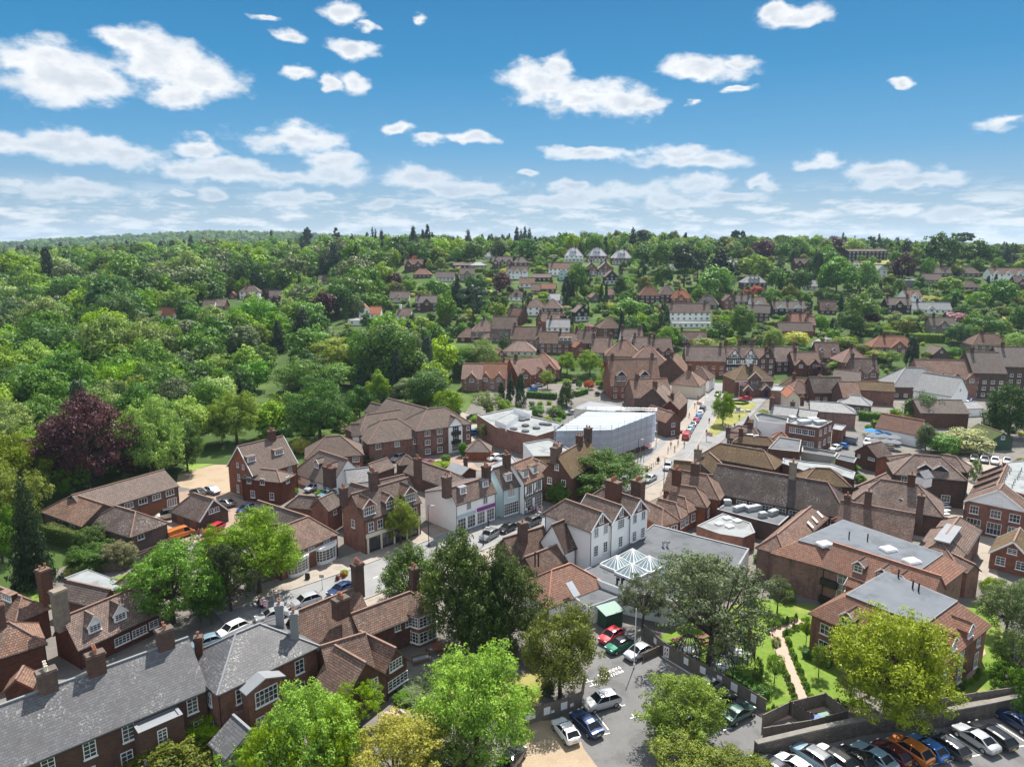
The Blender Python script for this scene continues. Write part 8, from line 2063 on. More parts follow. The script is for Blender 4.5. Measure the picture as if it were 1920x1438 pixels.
 t('D1',468,540,745,100,'cypress','conifer','middle of three dark conical cypresses')
 t('D1',555,510,790,125,'cypress','conifer','tallest of three dark conical cypresses')
 t('D1',250,630,860,260,'airy','pale','feathery pale tree left of the three cypresses','hi')
 t('D1',420,720,850,130,'bush','bright','bright shrub under the three cypresses')
 t('D1',225,930,1090,90,'airy','pale','thin pale tree against the flat-roofed brick store')
 t('D1',970,565,780,180,'cypress','yew','bushy dark conifer in the middle of the court hedge')
 t('D1',975,300,490,165,'round','bright','bright green round tree on the left of a pair','hi')
 t('D1',1180,280,500,220,'round','bright','bright green round tree on the right of a pair','hi')
 t('D1',1390,420,610,240,'round','bright','leaning light green tree left of the black dormers','hi')
 t('D1',800,450,620,130,'airy','bright','thin light green tree by the court entrance')
 t('D1',1083,540,615,56,'dome','mid','clipped green ball left of the red ball')
 t('D1',1173,540,625,95,'dome','red','clipped brownish red ball by the court')
 t('D1',710,765,865,120,'bush','mid','dark round shrub behind the flat-roofed store, left of its pair')
 t('D1',860,780,870,130,'bush','mid','dark round shrub behind the flat-roofed store, right of its pair')
 t('D1',370,375,420,62,'bush','red','orange-red shrub beside the clipped hedge')
 t('D1',410,155,285,105,'yew','yew','dark rounded yew left of the double-hipped bungalow')
 t('D1',1310,375,450,66,'bush','red','red shrub right of the bright pair of trees')
 t('D2',1440,390,545,150,'round','copper','purple tree behind the low pale-brown roof')
 t('D2',1570,370,440,120,'bush','bright','bright shrub below the arched dormers')
 t('D2',1310,280,370,170,'bush','grey','grey-green tree below the lane')
 t('D2',1010,80,350,150,'weep','pale','pale drooping birch behind the timbered twin-gabled building')
 t('D2',890,130,260,150,'weep','pale','pale drooping birch, left of its taller neighbour')
 t('D2',60,50,260,200,'tall','mid','mid green pointed tree above the brown-roofed shop')
 # hillside, named from left to right
 for a in (('C4',1310,370,590,290,'dome','bright','big lime green dome-shaped tree high on the slope'),('C4',960,490,770,300,'round','mid','large mid green tree right of the orange-roofed house'),('C4',1400,240,430,200,'round','copper','purple copper tree on the skyline, centre right'),
    ('C4',680,280,690,170,'pine','conifer','tall dark conifer left in a close pair, mid-slope'),('C4',800,330,660,120,'pine','conifer','tall thin dark conifer right in a close pair, mid-slope'),('C4',1010,310,560,250,'fir','conifer','broad dark cedar above the mid-slope tree'),
    ('C4',300,440,650,80,'column','conifer','dark columnar cypress right of the mansard houses'),('C4',495,460,690,160,'weep','mid','birch-like drooping tree above the brown hips'),('C4',220,125,370,95,'fir','conifer','tall dark fir on the skyline, left in a pair'),('C4',300,145,320,110,'pine','conifer','flat-topped pine on the skyline, right in a pair'),
    ('C4',480,230,530,190,'tall','mid','tall dark green oak under the skyline'),('C4',305,290,480,170,'round','dark','dark round tree right of the mansard houses'),('C4',105,570,780,120,'tall','dark','dark upright tree below the twin villas'),('C4',190,780,960,300,'round','mid','wide mid green tree left of the long white house'),
    ('C4',120,900,1140,80,'cypress','conifer','dark pointed cypress, left of three near the white house'),('C4',210,920,1150,150,'bush','dark','dark round evergreen between two cypresses'),('C4',500,820,1060,100,'column','conifer','dark thick cypress at the left of the long white house'),('C4',580,1015,1200,170,'tall','mid','mid green pointed tree left of the tudor-like cottage'),
    ('C4',1205,830,1120,230,'round','mid','round green tree right of the long white house'),('C4',810,660,810,120,'round','mid','round tree tucked right of the orange roof'),('C4',1010,715,810,95,'dome','bright','small bright ball tree above the steep grey roof'),('C4',1505,500,700,150,'round','dark','dark round tree right of the pale-roofed dark house'),
    ('C4',1720,490,720,190,'oak','dark','dark spreading tree below the gabled ridge house'),('C4',1330,650,750,120,'oak','red','pink-red maple beside the dark house'),('C4',1225,685,745,90,'bush','red','salmon-red shrub left of the pink-red maple'),('C4',1140,150,230,60,'pine','conifer','small pine poking over the skyline'),('C4',1205,155,220,36,'pine','conifer','thin lollipop pine on the skyline'),
    ('C4',1560,190,330,190,'dome','mid','rounded oak on the skyline right of the purple copper tree'),('C4',1580,270,430,130,'round','mid','mid green tree below the rounded skyline oak'),('C4',1870,330,620,150,'tall','dark','dark tall tree at the ridge right of the gabled house'),('C4',1480,1020,1300,190,'weep','pale','pale birch in front of the low grey roof'),('C4',1690,1060,1190,190,'bush','gold','golden flowering shrub beside the lane'),
    ('C4',1230,210,360,120,'round','dark','dark dense tree on the skyline left of the purple copper tree'),('C4',530,810,950,60,'bush','pale','pale shrub under the brown hips'),('C4',1100,1110,1210,110,'bush','bright','bright shrub mass behind the pale metal roof'),('C4',860,1120,1230,220,'bush','lime','yellow-green hedge-like shrubs above the town roofs'),
    ('C3',95,385,480,90,'round','red','orange-red maple on the upper slope, left'),('C3',565,145,330,70,'fir','conifer','lone dark fir rising above the ridge, left of centre'),('C3',75,115,300,70,'fir','conifer','tall dark fir on the left skyline, first of a spaced pair'),('C3',205,125,260,75,'cypress','conifer','dark conical tree on the left skyline, second of a spaced pair'),
    ('C3',1000,120,340,70,'fir','conifer','leftmost fir of the skyline cluster'),('C3',1040,150,330,50,'fir','conifer','shorter second fir of the skyline cluster'),('C3',1075,120,330,60,'fir','conifer','third fir of the skyline cluster'),('C3',1115,135,330,60,'fir','conifer','rightmost tall fir of the skyline cluster'),('C3',935,195,330,40,'cypress','conifer','slim dark spire left of the skyline fir cluster'),
    ('C3',850,245,430,180,'round','dark','dark round oak on the ridge, left of two'),('C3',1090,235,430,200,'round','dark','dark round oak on the ridge, right of two'),('C3',620,260,450,190,'round','mid','mid green round tree left of the dark ridge oaks'),('C3',465,310,450,130,'round','mid','smaller green tree left of the mid green ridge tree'),('C3',1400,300,430,120,'dome','bright','pale green dome left of the mansard houses'),('C3',1335,370,450,90,'bush','grey','grey-green bush beside the pale green dome'),
    ('C3',870,535,740,160,'oak','copper','dark purple tree among the upper gardens'),('C3',1540,435,760,170,'tall','mid','tall ivy-green tree left of the twin villas',),('C3',1630,510,700,80,'column','conifer','dark column close beside the tall ivy-green tree'),('C3',1450,580,800,120,'cypress','conifer','broad pair-like dark cypress below the tall ivy-green tree'),('C3',1500,620,790,60,'cypress','conifer','slimmer dark cypress right of the broad one'),
    ('C3',1078,715,900,70,'column','conifer','dark twin cypress on the left, above the white hipped house'),('C3',1120,725,840,50,'column','conifer','dark twin cypress on the right, above the white hipped house'),('C3',1760,650,820,60,'cypress','conifer','slim cypress on the left of two, right of the pinkish gable'),('C3',1802,640,825,46,'cypress','conifer','slim cypress on the right of two, right of the pinkish gable'),
    ('C3',610,640,1020,200,'pine','bluecon','tall grey-green pine mid-slope, left of centre'),('C3',465,560,880,110,'fir','conifer','dark conifer left of the tall grey-green pine'),('C3',590,560,700,110,'round','dark','dark evergreen above the tall grey-green pine'),('C3',370,740,1000,190,'round','mid','bright-edged round tree left of the grey-green pine'),('C3',265,595,780,210,'round','mid','broad green tree above the grey-roofed house with dormers'),('C3',375,900,1020,66,'column','olive','olive columnar tree below the bright-edged round tree'),
    ('C3',830,800,990,170,'airy','bright','light green feathery tree above the terrace, left'),('C3',1480,915,1030,72,'cypress','conifer','dark cone beside the dark brown gable'),('C3',1365,890,1010,140,'bush','copper','purple bush in front of the tile-hung house'),('C3',1740,975,1035,70,'bush','copper','small magenta-purple shrub in the gardens'),('C3',1655,1000,1060,110,'bush','pink','pink flowering shrub in the gardens'),('C3',1855,800,900,80,'bush','gold','golden shrub at the left of the wide mid green tree'),
    ('C3',1245,705,780,110,'bush','bright','bright clipped bush under the monopitch roof'),('C3',680,575,700,110,'oak','dark','dark tree left of the dark purple garden tree'),('C3',990,800,900,100,'bush','dark','dark bush left of the twin cypresses'),('C3',185,410,510,60,'cypress','conifer','dark cypress right of the orange-red maple'),('C3',320,390,520,100,'tall','pale','pale upright tree right of the red maple cypress'),('C3',215,410,520,60,'tall','lime','yellow-green tree against the dark cypress'),
    ('C3',40,220,420,70,'fir','conifer','dark conifer in the left ridge group'),('C3',115,230,420,70,'spruce','conifer','second dark conifer in the left ridge group'),('C3',440,225,330,70,'cypress','conifer','dark cone between ridge broadleaves'),('C3',1215,470,540,100,'bush','bright','pale rounded bush in front of the broad white house'),
    ('C2',1010,700,960,240,'weep','copper','big purple beech in the left woods'),('C2',1640,535,690,140,'round','copper','purple tree at the upper edge of the woods'),('C2',470,690,800,60,'bush','copper','small purple tree by the grey-hipped house'),('C2',560,740,800,90,'bush','copper','purple shrub right of the grey-hipped house'),('C2',340,755,820,90,'bush','gold','golden shrub below the grey-hipped house'),('C2',905,545,640,44,'cypress','conifer','thin dark cypress above the big purple beech'),
    ('C2',1070,1130,1420,420,'round','lime','broad yellow-green tree at the heart of the woods'),('C2',620,470,720,280,'dome','mid','smooth green dome of a beech in the left woods'),('C2',1470,720,890,240,'dome','mid','smooth rounded green tree above the orange roofs'),('C2',290,1000,1300,300,'weep','grey','grey-green willow in the left woods'),('C2',590,960,1250,130,'fir','conifer','dark ragged conifer right of the grey-green willow'),('C2',810,840,1080,220,'spruce','conifer','dark conifer clump left of the big purple beech'),('C2',1125,770,960,60,'cypress','conifer','first dark spire right of the big purple beech'),('C2',1185,770,980,70,'cypress','conifer','second dark spire right of the big purple beech'),
    ('C2',1305,740,950,100,'tall','grey','grey thin-topped tree left of the smooth rounded one'),('C2',1380,900,1060,110,'tall','dark','dark shrub-like tree in front of the orange roofs'),('C2',580,780,960,180,'spruce','conifer','dark fir right of the grey-hipped house'),('C2',1800,115,260,80,'fir','conifer','tall dark fir on the skyline, left third'),('C2',1435,125,240,46,'fir','conifer','twin dark spire on the skyline, left one'),('C2',1462,140,240,40,'fir','conifer','twin dark spire on the skyline, right one'),('C2',530,180,280,60,'cypress','conifer','dark conical tree under the left skyline'),('C2',795,195,290,70,'fir','conifer','dark conifer in mid woods under the skyline'),('C2',1525,240,400,80,'fir','conifer','dark tall conifer above the woodland edge'),('C2',845,125,200,70,'pine','conifer','spreading pine top on the left skyline'),('C2',1105,135,210,60,'pine','conifer','small pine top on the left skyline'),
    ('C1',490,325,390,40,'cypress','conifer','small dark cone against the far hill'),('C1',720,290,420,60,'cypress','conifer','dark upright conifer, left of a pair before the far hill'),('C1',790,300,430,60,'cypress','conifer','dark upright conifer, right of a pair before the far hill'),('C1',1450,240,400,90,'fir','conifer','dark cedar before the far hill, left of two'),('C1',1510,285,400,60,'cypress','conifer','dark conical tree right of the cedar before the far hill'),('C1',1720,195,330,90,'fir','conifer','dark conifers breaking the far hill, right'),('C1',450,620,790,360,'oak','bright','wide yellow-topped oak in the left woods'),('C1',780,590,750,260,'oak','bright','second wide yellow-topped oak in the left woods'),('C1',1460,690,850,150,'dome','lime','small lime green dome above the lone orange roof'),('C1',180,650,760,130,'oak','yew','brownish dark tree left of the yellow-topped oaks'),('C1',700,885,1000,140,'cypress','olive','russet pointed tree in the left woods'),('C1',1700,960,1080,220,'round','grey','grey-brown rounded tree below the lone orange roof'),
    ('C5',1165,160,500,290,'tall','dark','giant dark tree on the right skyline'),('C5',1370,170,330,110,'pine','conifer','pine top right of the giant dark skyline tree'),('C5',1480,255,480,230,'round','dark','broad dark tree right of the giant skyline tree'),('C5',1750,275,480,120,'spruce','bluecon','dark blue-green cedar near the right edge, upper slope'),('C5',230,215,390,190,'round','copper','purple copper tree left of the hilltop flats'),('C5',820,355,620,190,'round','copper','purple copper tree right of the hilltop flats'),('C5',760,340,520,120,'tall','mid','green half beside the purple tree right of the flats'),
    ('C5',230,400,720,300,'round','mid','large round green tree under the hilltop flats, left'),('C5',500,430,720,180,'tall','mid','tall green tree under the hilltop flats, middle'),('C5',120,310,560,240,'round','mid','big green tree at the left of the hilltop flats'),('C5',850,225,400,100,'fir','conifer','pointed conifer behind the hilltop flats'),('C5',280,170,260,46,'fir','conifer','little fir tip over the purple tree'),('C5',385,200,290,40,'fir','conifer','little fir tip over the hilltop flats'),('C5',545,205,300,60,'pine','conifer','pine tip behind the flats, left'),('C5',605,185,300,50,'fir','conifer','fir tip behind the flats, right'),('C5',640,230,350,180,'round','dark','dark tree crowding the right of the flats'),
    ('C5',1245,565,730,200,'dome','bright','clipped-looking round bright tree on the right slope'),('C5',980,575,720,120,'tall','dark','dark pointed tree left of the round bright one'),('C5',780,585,780,120,'weep','mid','soft drooping tree above the black-walled house'),('C5',1045,390,570,110,'tall','mid','upright green tree below the giant skyline tree'),('C5',450,735,1000,260,'round','mid','soft round green tree above the lane'),('C5',360,880,1110,200,'round','dark','dark thicket tree left of the lane hedge'),('C5',540,880,1010,130,'oak','copper','brown-purple tree right of the soft round one'),('C5',895,1130,1438,160,'cypress','conifer','dark green conical spruce in front of the pinkish bungalow'),
    ('C5',1320,980,1170,190,'bush','dark','dark laurel mass below the lilac shrub'),('C5',1560,920,1110,270,'oak','dark','dark spreading pine-like tree right of the stone house'),('C5',1300,890,980,170,'bush','pink','lilac-pink flowering shrub above the stone house'),('C5',1060,740,800,150,'bush','gold','bright golden shrub on the right slope'),('C5',1720,600,830,240,'round','mid','mixed green and golden tree, far right'),('C5',1490,710,850,170,'round','mid','mid green tree left of the mixed golden one'),('C5',1310,460,560,110,'round','lime','yellow-green tree below the broad dark one'),('C5',1860,850,1060,150,'round','dark','dark round tree at the right edge'),('C5',1840,1080,1300,230,'round','pale','pale green drooping tree at the right edge above the brick blocks'),('C5',1390,1220,1320,62,'column','dark','small dark clipped column by the stone house'),('C5',90,910,1080,130,'weep','mid','birch at the left of the lane'),('C5',590,1070,1140,56,'dome','dark','small dark ball behind the pinkish bungalow'),('C5',1030,1240,1310,80,'dome','olive','olive ball shrub left of the grey garage'),('C5',1285,1200,1300,110,'bush','mid','green shrub right of the grey garage'),('C5',720,1230,1380,190,'airy','pale','pale green shrub left of the conical spruce'),('C5',300,1100,1210,200,'bush','bright','bright shrubs at the inside of the lane'),('C5',450,1170,1260,120,'bush','lime','yellow-green shrub below the hedge'),('C5',600,1230,1310,200,'bush','lime','yellow-green shrubs before the pinkish bungalow'),('C5',700,540,640,100,'bush','lime','yellow bush beside the white timbered gable')):
  t(a[0],a[1],a[2],a[3],a[4],a[5],a[6],a[7])
def hedges():
 def hd(reg,a,b,w,h,c,label,z=None):
  p,q=ground(reg,*a),ground(reg,*b); n=max(1,int((q-p).length/12)); P=[]
  for i in range(n+1):
   r=p+(q-p)*(i/n); P.append(Vector((r.x,r.y,hgt(r.x,r.y)-.1)))
  leafy_box('hedge',P,w,h,c,label,ls=.22 if p.y<150 else .5,group='clipped hedges' if reg[0]=='C' else None)
 hd('B1',(340,1120),(560,1170),3.0,3.2,'olive','tall olive clipped hedge behind the drooping spruce')
 hd('A2',(960,1050),(1165,935),.9,.8,'olive','low clipped hedge between the manor border and lawn')
 hd('D1',(420,405),(650,385),2.5,3.0,'dark','long dark clipped hedge below the double-hipped bungalow')
 hd('D1',(615,695),(880,715),1.8,2.2,'mid','clipped court hedge left of the bushy conifer')
 hd('D1',(1050,690),(1150,660),1.8,2.0,'mid','clipped court hedge right of the bushy conifer')
 hd('B4',(610,310),(810,330),2.6,2.6,'mid','tall hedge along the top of the pub garden')
 hd('B4',(705,365),(770,365),1.8,2.0,'bright','bright clipped hedge block of the pub garden, left')
 hd('B4',(775,378),(862,378),1.8,2.0,'bright','bright clipped hedge block of the pub garden, right')
 hd('A4',(245,690),(420,770),1.2,1.0,'dark','dark low hedge beside the flat-topped apartments')
 hd('A3',(1470,830),(1710,990),1.8,1.1,'mid','loose green hedge inside the board fence with notices')
 for a in (('C3',(340,535),(720,525),2.5,2.2,'lime','long sunlit yellow-green hedge on the upper terraces, left'),('C3',(700,545),(880,535),2,2.2,'mid','dark-fronted hedge right of the long sunlit hedge'),('C3',(860,510),(960,490),2,3,'lime','short bright hedge under the dark house with three gables'),('C3',(1040,505),(1110,505),2,2.5,'mid','clipped hedge under the pale hipped roof'),('C3',(700,610),(790,612),2,2.2,'lime','short bright hedge above the dark purple tree'),('C3',(1050,660),(1180,650),2,2.0,'bright','hedge in front of the white bungalow with a brown roof'),('C3',(1150,815),(1280,805),2,2.2,'lime','bright flat hedge behind the white hipped house'),('C3',(870,745),(940,745),2,2,'bright','bright hedge left of the grey-brown bungalow'),
    ('C4',(520,545),(760,540),2,2.2,'bright','bright hedge behind the close pair of conifers'),('C4',(1110,555),(1180,552),2,2.2,'lime','bright hedge left of the lime green dome'),('C4',(600,710),(770,700),2,2.4,'bright','bright hedge above the orange roof'),('C4',(1330,765),(1440,760),2,2.2,'bright','clipped hedge right of the pink-red maple'),('C4',(880,1100),(1010,1110),3,3,'mid','thick clipped hedge right of the tudor-like cottage'),('C4',(1410,1030),(1620,1020),4,3,'lime','bank of yellow-green shrubs by the red-brown roof'),('C4',(1590,1240),(1850,1240),2.5,2.2,'mid','dark clipped hedge above the tall stacks'),('C4',(1480,945),(1600,950),2,1.6,'mid','garden hedge before the half-timbered cottage'),
    ('C5',(430,1090),(830,1130),3.5,3.2,'bright','long sunlit hedge above the pinkish bungalow, left half'),('C5',(860,1140),(1190,1150),3.5,3.2,'bright','long sunlit hedge above the pinkish bungalow, right half'),('C5',(1050,815),(1370,765),2.5,2.6,'lime','slanting bright hedge right of the golden shrub'),('C5',(1195,735),(1440,725),2.5,2.2,'lime','bright terrace hedge above the slanting one'),('C5',(1460,925),(1810,900),4,3.5,'dark','dark thick hedge across the right slope'),('C5',(330,500),(700,500),2.5,3.0,'dark','dark hedge under the hilltop flats lawn'),('C5',(1510,560),(1600,555),2,2,'lime','bright hedge left of the three white gables')):
  hd(*a)
# ------------------------------------------------------------------ woods and gardens: trees scattered over the ground that is left
def inpoly(x,y,P):
 c=False; j=len(P)-1
 for i in range(len(P)):
  if (P[i][1]>y)!=(P[j][1]>y) and x<(P[j][0]-P[i][0])*(y-P[i][1])/(P[j][1]-P[i][1])+P[i][0]: c=not c
  j=i
 return c
WOODS=[(-400,1000),(-400,300),(770,300),(790,505),(700,560),(640,620),(760,620),(850,640),(930,660),(880,720),(860,770),(760,745),(660,760),(560,820),(440,820),(330,880),(180,900),(90,960),(-60,1000)]
MEADOWS=[[(520,800),(540,715),(570,715),(575,790),(590,830)],[(360,880),(420,780),(540,700),(560,760),(480,850),(400,880)],[(125,690),(140,655),(200,650),(200,675),(150,690)],[(330,880),(330,850),(420,850),(440,880)]]
def scatter():
 rng=random.Random(5); cand=[]
 occ={}
 def near(x,y,r):
  i,j=int(x//8),int(y//8); k=int(r//8)+1
  for a in range(i-k,i+k+1):
   for b in range(j-k,j+k+1):
    for (u,v,w) in occ.get((a,b),()):
     if (u-x)**2+(v-y)**2<(r+w)**2: return True
  return False
 for t in TREES: occ.setdefault((int(t['x']//8),int(t['y']//8)),[]).append((t['x'],t['y'],t['w']*.33))
 tb=[(t['px'],t['py'],t['pt'],t['wp'],t['zc']) for t in TREES if not t.get('skip')]
 y=150.0
 while y<1150:
  step=5.0 if y<420 else 6.5 if y<700 else 11
  x=-y*0.95
  while x<y*0.86:
   X,Y=x+rng.uniform(-.45,.45)*step,y+rng.uniform(-.45,.45)*step; x+=step
   g=hgt(X,Y); p=proj((X,Y,g))
   if p is None or p[0]<-120 or p[0]>2040: continue
   q=proj((X,Y,g+9)); wood=inpoly(p[0],p[1],WOODS) or (X<-30-.12*(Y-420) and Y>480)
   if wood:
    if Y<520 and any(inpoly(p[0],p[1],m) for m in MEADOWS): continue
    w=rng.choice((11,14,17,20,23)) if Y>240 else rng.choice((9,11,13,16)); h=w*rng.uniform(.8,1.1)+2
   else:
    if Y<285 or (Y<330 and p[1]>640): continue
    if Y>700 and rng.random()<.3: continue
    hill=Y>500
    r_=rng.random()
    if hill: w=rng.choice((7,9,11,13)); h=w*rng.uniform(1,1.5)
    elif r_<.5: w=rng.choice((2.4,3,3.6,4.4)); h=w*rng.uniform(.6,1.0)
    else: w=rng.choice((4.8,5.5,6.5,8,9)); h=w*rng.uniform(.8,1.2)
   lim=lerp([(0,478),(150,470),(350,454),(500,448),(700,447),(900,453),(1010,455),(1050,440),(1260,441),(1310,455),(1500,450),(1700,463),(1920,470)],p[0])+rng.uniform(-13,9)
   if Y>420 and proj((X,Y,g+h))[1]<lim:
    while h>2.5 and proj((X,Y,g+h))[1]<lim: h-=.7
    w=min(w,h*1.3)
   if near(X,Y,w*(.30 if wood else .36)): continue
   top=proj((X,Y,g+h)); wp=w*F/p[2]; x0,x1=p[0]-wp/2,p[0]+wp/2; bad=False
   for hb in HBOX:
    if p[2]<hb[4]+10 and x1>hb[0]+1 and x0<hb[1]-1 and p[1]>hb[2] and top[1]<hb[3]:
     ov=max(0,min(p[1],hb[3])-max(top[1],hb[2]))*max(0,min(x1,hb[1])-max(x0,hb[0]))
     if ov>.16*(hb[3]-hb[2])*(hb[1]-hb[0]) or (abs(p[2]-hb[4])<(8 if not wood else 4)): bad=True; break
   if bad: continue
   for (px,py,pt,tw,tz) in tb:     # leave the trees placed by hand in view
    if p[2]<tz-1 and tw>22 and abs(p[0]-px)<(tw+wp)*.27 and top[1]<py-(py-pt)*.45 and p[1]>pt: bad=True; break
   if bad: continue
   occ.setdefault((int(X//8),int(Y//8)),[]).append((X,Y,w*(.30 if wood else .36)))
   cand.append(dict(X=X,Y=Y,g=g,w=w,h=h,wood=wood,zc=p[2],wp=wp,px=p[0],size=wp*(p[1]-top[1])))
  y+=step
 # gardens and yards of the town: low shrubs wherever no roof or road is
 NOGO=[[(430,1200),(640,1040),(1000,930),(1200,820),(1290,690),(1460,690),(1440,760),(1330,860),(1220,950),(1000,1050),(640,1190)],[(960,1440),(1090,1230),(1140,1150),(1460,1330),(1960,1290),(1960,1440)],[(330,960),(330,850),(600,840),(600,990)],[(1540,880),(1545,810),(1700,805),(1700,850)],[(1790,950),(1780,850),(1920,850),(1910,900)],[(850,800),(840,760),(890,770),(890,850),(960,860),(960,900),(860,890)],[(1420,1350),(1420,1120),(1600,1130),(1640,1350)],[(1040,740),(1090,720),(1130,760),(1080,780),(980,735)],[(1780,1340),(1780,1120),(1920,1120),(1920,1340)]]
 y=120.0
 while y<335:
  x=-y*.5
  while x<y*.78:
   X,Y=x+rng.uniform(-2,2),y+rng.uniform(-2,2); x+=4.2; p=proj((X,Y,hgt(X,Y)))
   if p is None or p[0]<330 or p[1]<600 or inpoly(p[0],p[1],WOODS) or any(inpoly(p[0],p[1],q) for q in NOGO) or rng.random()<.35: continue
   w=rng.choice((1.8,2.4,3,3.8)); h=w*rng.uniform(.6,1); top=proj((X,Y,hgt(X,Y)+h)); wp=w*F/p[2]
   if near(X,Y,w*.4) or any(p[0]+wp*.4>hb[0] and p[0]-wp*.4<hb[1] and top[1]<hb[3] and p[1]>hb[2] and p[2]<hb[4]+16 for hb in HBOX): continue
   occ.setdefault((int(X//8),int(Y//8)),[]).append((X,Y,w*.4)); cand.append(dict(X=X,Y=Y,g=hgt(X,Y),w=w,h=h,wood=False,zc=p[2],wp=wp,px=p[0],size=wp*(p[1]-top[1])))
  y+=4.2
 def species(c):
  r=rng.random(); far=c['zc']>430
  if c['wood']:
   if r<.09+(.08 if far else 0): return rng.choice(('fir','cypress','spruce')),rng.choice(('conifer','conifer','bluecon'))
   return rng.choice(('round','oak','round','tall','oak')),rng.choice(('mid','mid','dark','mid','bright','pale','dark','bright','grey','mid','lime' if r>.8 else 'mid','yew' if r>.8 else 'dark'))
  if c['w']<4.6: return 'bush',rng.choice(('mid','bright','lime','dark','mid','olive','blossom','grey','bright','gold' if r>.7 else 'mid','copper' if r>.75 else 'bright','pink' if r>.85 else 'mid'))
  if r<.2: return rng.choice(('cypress','column','fir')),'conifer'
  return rng.choice(('round','tall','oak','round','weep')),rng.choice(('mid','dark','bright','mid','pale','dark','olive','mid'))
 for c in cand: c['kind'],c['col']=species(c)
 for c in cand:
  if c['kind'] in ('fir','cypress','spruce','column'): c['w']*=.5; c['h']=max(c['h'],c['w']*2.1)
 tree=sorted((c for c in cand if c['kind']!='bush'),key=lambda c: -c['size']); bush=sorted((c for c in cand if c['kind']=='bush'),key=lambda c: -c['size'])
 n0=sum(1 for t in TREES if t['kind']!='bush' and not t.get('skip')); nb=sum(1 for t in TREES if t['kind']=='bush')
 nt_=max(60,292-n0)
 ind=tree[:nt_]+bush[:240-nb]; rest=tree[nt_:]+bush[240-nb:]
 print('TREES placed %d+%d, individual %d, stuff %d'%(n0,nb,len(ind),len(rest)))
 for c in ind:
  put_tree((c['X'],c['Y'],c['g']-.3),c['w'],c['h'],c['kind'],c['col'],'mid' if c['zc']<330 else 'lo',None,None)
 # the far wood: more than anyone would count
 far=[]; y=1000.0
 while y<3700:
  step=15 if y<1800 else 21; x=-y*1.02
  while x<y*.34:
   X,Y=x+rng.uniform(-.45,.45)*step,y+rng.uniform(-.45,.45)*step; x+=step
   p=proj((X,Y,hgt(X,Y)))
   if p is None or p[0]<-60 or p[0]>1020: continue
   # hidden behind nearer ground
   vis=True
   for k in (.25,.35,.45,.55,.65,.75,.85,.93):
    if CAMZ+(hgt(X,Y)+16-CAMZ)*k<hgt(X*k,Y*k): vis=False; break
   if not vis: continue
   if p[1]>475: continue
   open_=math.sin(X*.0043+Y*.0017)*math.sin(Y*.0061-X*.002)>.62
   if open_ and y>1500: continue
   w=rng.choice((12,14,16,19)); r=rng.random(); far.append(dict(X=X,Y=Y,g=hgt(X,Y)-.5,w=w,h=w*rng.uniform(.8,1.1),kind='fir' if r<.12 else 'round' if r<.6 else 'oak',col='conifer' if r<.12 else rng.choice(('mid','mid','dark','bright','dark','pale'))))
  y+=step
 print('FAR',len(far))
 stuff('woodland',rest,'lo'); stuff('far_woodland',far,'xlo')
def stuff(name,items,lev):
 """one object that sets a crown on each of its points"""
 coll=bpy.data.collections.new(name+'_kinds'); keys={}
 def key(c):
  k=(c['kind'],c['col'],(int(c['X'])+int(c['Y']))%2)
  if k not in keys:
   cm,tm=proto(c['kind'],lev,k[2]); o=bpy.data.objects.new('woodland_%02d_%s'%(len(keys),c['kind']),cm); o.material_slots[0].link='OBJECT'; o.material_slots[0].material=LF[c['col']]; coll.objects.link(o); keys[k]=len(keys)
  return keys[k]
 idx=[key(c) for c in items]
 order=sorted(range(len(coll.objects)),key=lambda i: coll.objects[i].name); rank={i: n for n,i in enumerate(order)}
 me=bpy.data.meshes.new(name); me.from_pydata([(c['X'],c['Y'],c['g']) for c in items],[],[])
 a=me.attributes.new('which','INT','POINT'); a.data.foreach_set('value',[rank[i] for i in idx])
 s=me.attributes.new('size','FLOAT_VECTOR','POINT'); s.data.foreach_set('vector',[v for c in items for v in (c['w'],c['w'],c['h'])])
 r=me.attributes.new('turn','FLOAT_VECTOR','POINT'); r.data.foreach_set('vector',[v for i,c in enumerate(items) for v in (0,0,(i*2.399)%6.283)])
 o=link(name,me); o['kind']='stuff'; o['label']='dense mass of trees covering the '+('far hill' if 'far' in name else 'slopes between the nearer trees'); o['category']='woodland'
 ng=bpy.data.node_groups.new(name,'GeometryNodeTree'); ng.interface.new_socket('Geometry',in_out='INPUT',socket_type='NodeSocketGeometry'); ng.interface.new_socket('Geometry',in_out='OUTPUT',socket_type='NodeSocketGeometry')
 N=ng.nodes; L=ng.links; gi,go=N.new('NodeGroupInput'),N.new('NodeGroupOutput')
 ip=N.new('GeometryNodeInstanceOnPoints'); ci=N.new('GeometryNodeCollectionInfo'); ci.inputs[0].default_value=coll; ci.inputs['Separate Children'].default_value=True; ci.inputs['Reset Children'].default_value=True
 def attr(n,t):
  q=N.new('GeometryNodeInputNamedAttribute'); q.data_type=t; q.inputs[0].default_value=n; return q.outputs[0]
 L.new(gi.outputs[0],ip.inputs['Points']); L.new(ci.outputs[0],ip.inputs['Instance']); ip.inputs['Pick Instance'].default_value=True
 L.new(attr('which','INT'),ip.inputs['Instance Index']); L.new(attr('size','FLOAT_VECTOR'),ip.inputs['Scale'])
 er=N.new('FunctionNodeEulerToRotation'); L.new(attr('turn','FLOAT_VECTOR'),er.inputs[0]); L.new(er.outputs[0],ip.inputs['Rotation']); L.new(ip.outputs[0],go.inputs[0])
 md=o.modifiers.new('scatter','NODES'); md.node_group=ng
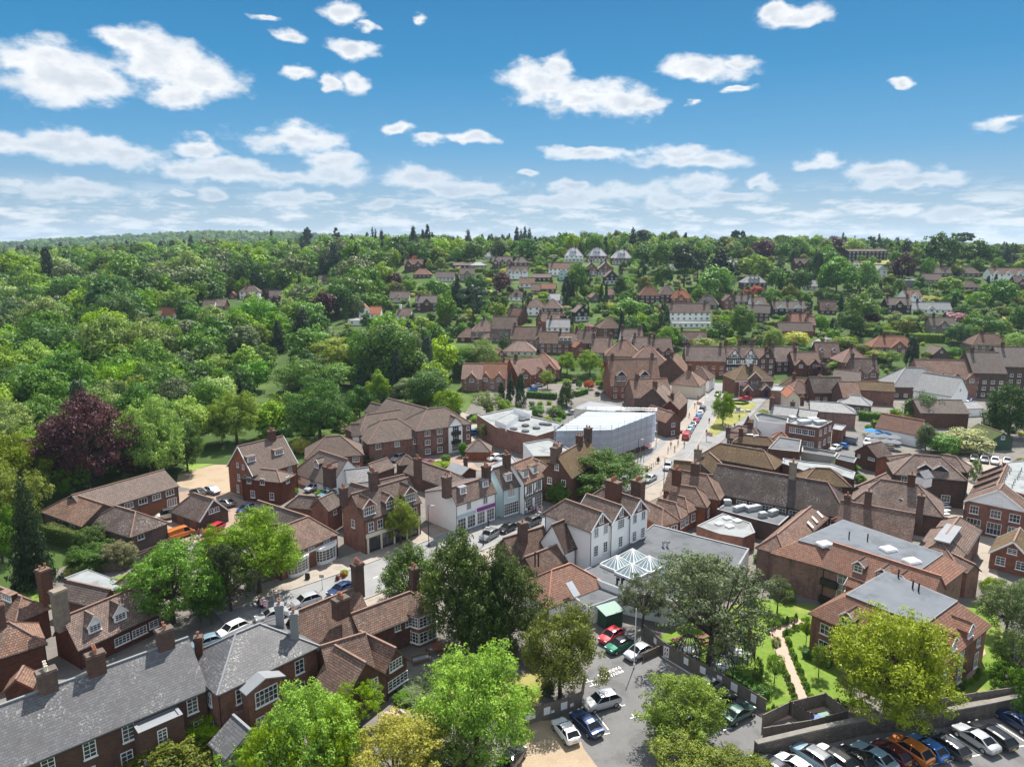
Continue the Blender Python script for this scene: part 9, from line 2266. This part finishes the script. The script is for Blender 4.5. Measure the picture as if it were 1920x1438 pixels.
# ------------------------------------------------------------------ labels for the trees that have none yet
FORMW={'round': 'rounded','oak': 'spreading','tall': 'upright','dome': 'domed','cypress': 'conical','column': 'columnar','fir': 'pointed','spruce': 'drooping','pine': 'bare-stemmed','weep': 'weeping','airy': 'thin-leaved','bush': 'low','yew': 'dense'}
def label_trees():
 marks=list(LAND)
 for t in TREES:
  if t['label'] and not t.get('skip') and t['wp']>16 and len(t['label'].split())<=8: marks.append(('the '+t['label'],t['px'],(t['py']+t['pt'])/2))
 groups={}
 for t in TREES:
  if t['label']: continue
  cx,cy=t['px'],(t['py']+t['pt'])/2; cx=min(1900,max(20,cx))
  m=min(marks,key=lambda q: math.hypot(q[1]-cx,(q[2]-cy)*1.6)); dx,dy=cx-m[1],cy-m[2]
  rel=('left of' if dx<0 else 'right of') if abs(dx)>abs(dy)*1.3 else ('beyond' if dy<0 else 'in front of')
  noun='shrub' if t['kind']=='bush' else 'tree'
  ph='%s %s %s %s %s'%(LFW[t['col']],FORMW[t['kind']],noun,rel,m[0]); t['ph']=ph; groups.setdefault(ph,[]).append(t)
 for ph,ts in groups.items():
  ts.sort(key=lambda t: t['px']); n=len(ts)
  for i,t in enumerate(ts):
   lab=ph
   if n==2: lab=('left-hand ','right-hand ')[i]+ph
   elif n>2: lab=('leftmost ' if i==0 else 'rightmost ' if i==n-1 else ('second ','third ','fourth ','fifth ','sixth ','seventh ','eighth ')[min(6,i-1)])+ph+('' if i in (0,n-1) else ' from left')
   w=lab.split()
   t['o']['label']=' '.join(w[:16])
 for t in TREES:
  o=t['o']
  if 'group' not in o.keys(): o['group']='shrubs in the gardens' if t['kind']=='bush' else 'trees around the town'
# ------------------------------------------------------------------ build
DBG=False
ground_all()
town_near(); town_upper(); hill_houses()
trees_near(); hedges(); scatter(); label_trees()
cars(); people(); props()
# ------------------------------------------------------------------ the air
def haze():
 mb=MB(); x0,x1,y0,y1,z0,z1=-4200,4200,-150,5700,-8,150
 for f in (((x0,y0,z0),(x0,y1,z0),(x1,y1,z0),(x1,y0,z0)),((x0,y0,z1),(x1,y0,z1),(x1,y1,z1),(x0,y1,z1)),((x0,y0,z0),(x1,y0,z0),(x1,y0,z1),(x0,y0,z1)),((x1,y0,z0),(x1,y1,z0),(x1,y1,z1),(x1,y0,z1)),((x1,y1,z0),(x0,y1,z0),(x0,y1,z1),(x1,y1,z1)),((x0,y1,z0),(x0,y0,z0),(x0,y0,z1),(x0,y1,z1))): mb.poly(f)
 m=bpy.data.materials.new('thin_air'); m.use_nodes=True; n=m.node_tree.nodes; n.clear(); o=n.new('ShaderNodeOutputMaterial'); v=n.new('ShaderNodeVolumePrincipled'); v.inputs['Color'].default_value=(.62,.80,1,1); v.inputs['Density'].default_value=HAZE; v.inputs['Anisotropy'].default_value=.3
 m.node_tree.links.new(v.outputs[0],o.inputs['Volume']); h=mb.build('haze',m); h['kind']='stuff'; h['label']='thin blue haze over the far hills'
HAZE=0.00008
haze()
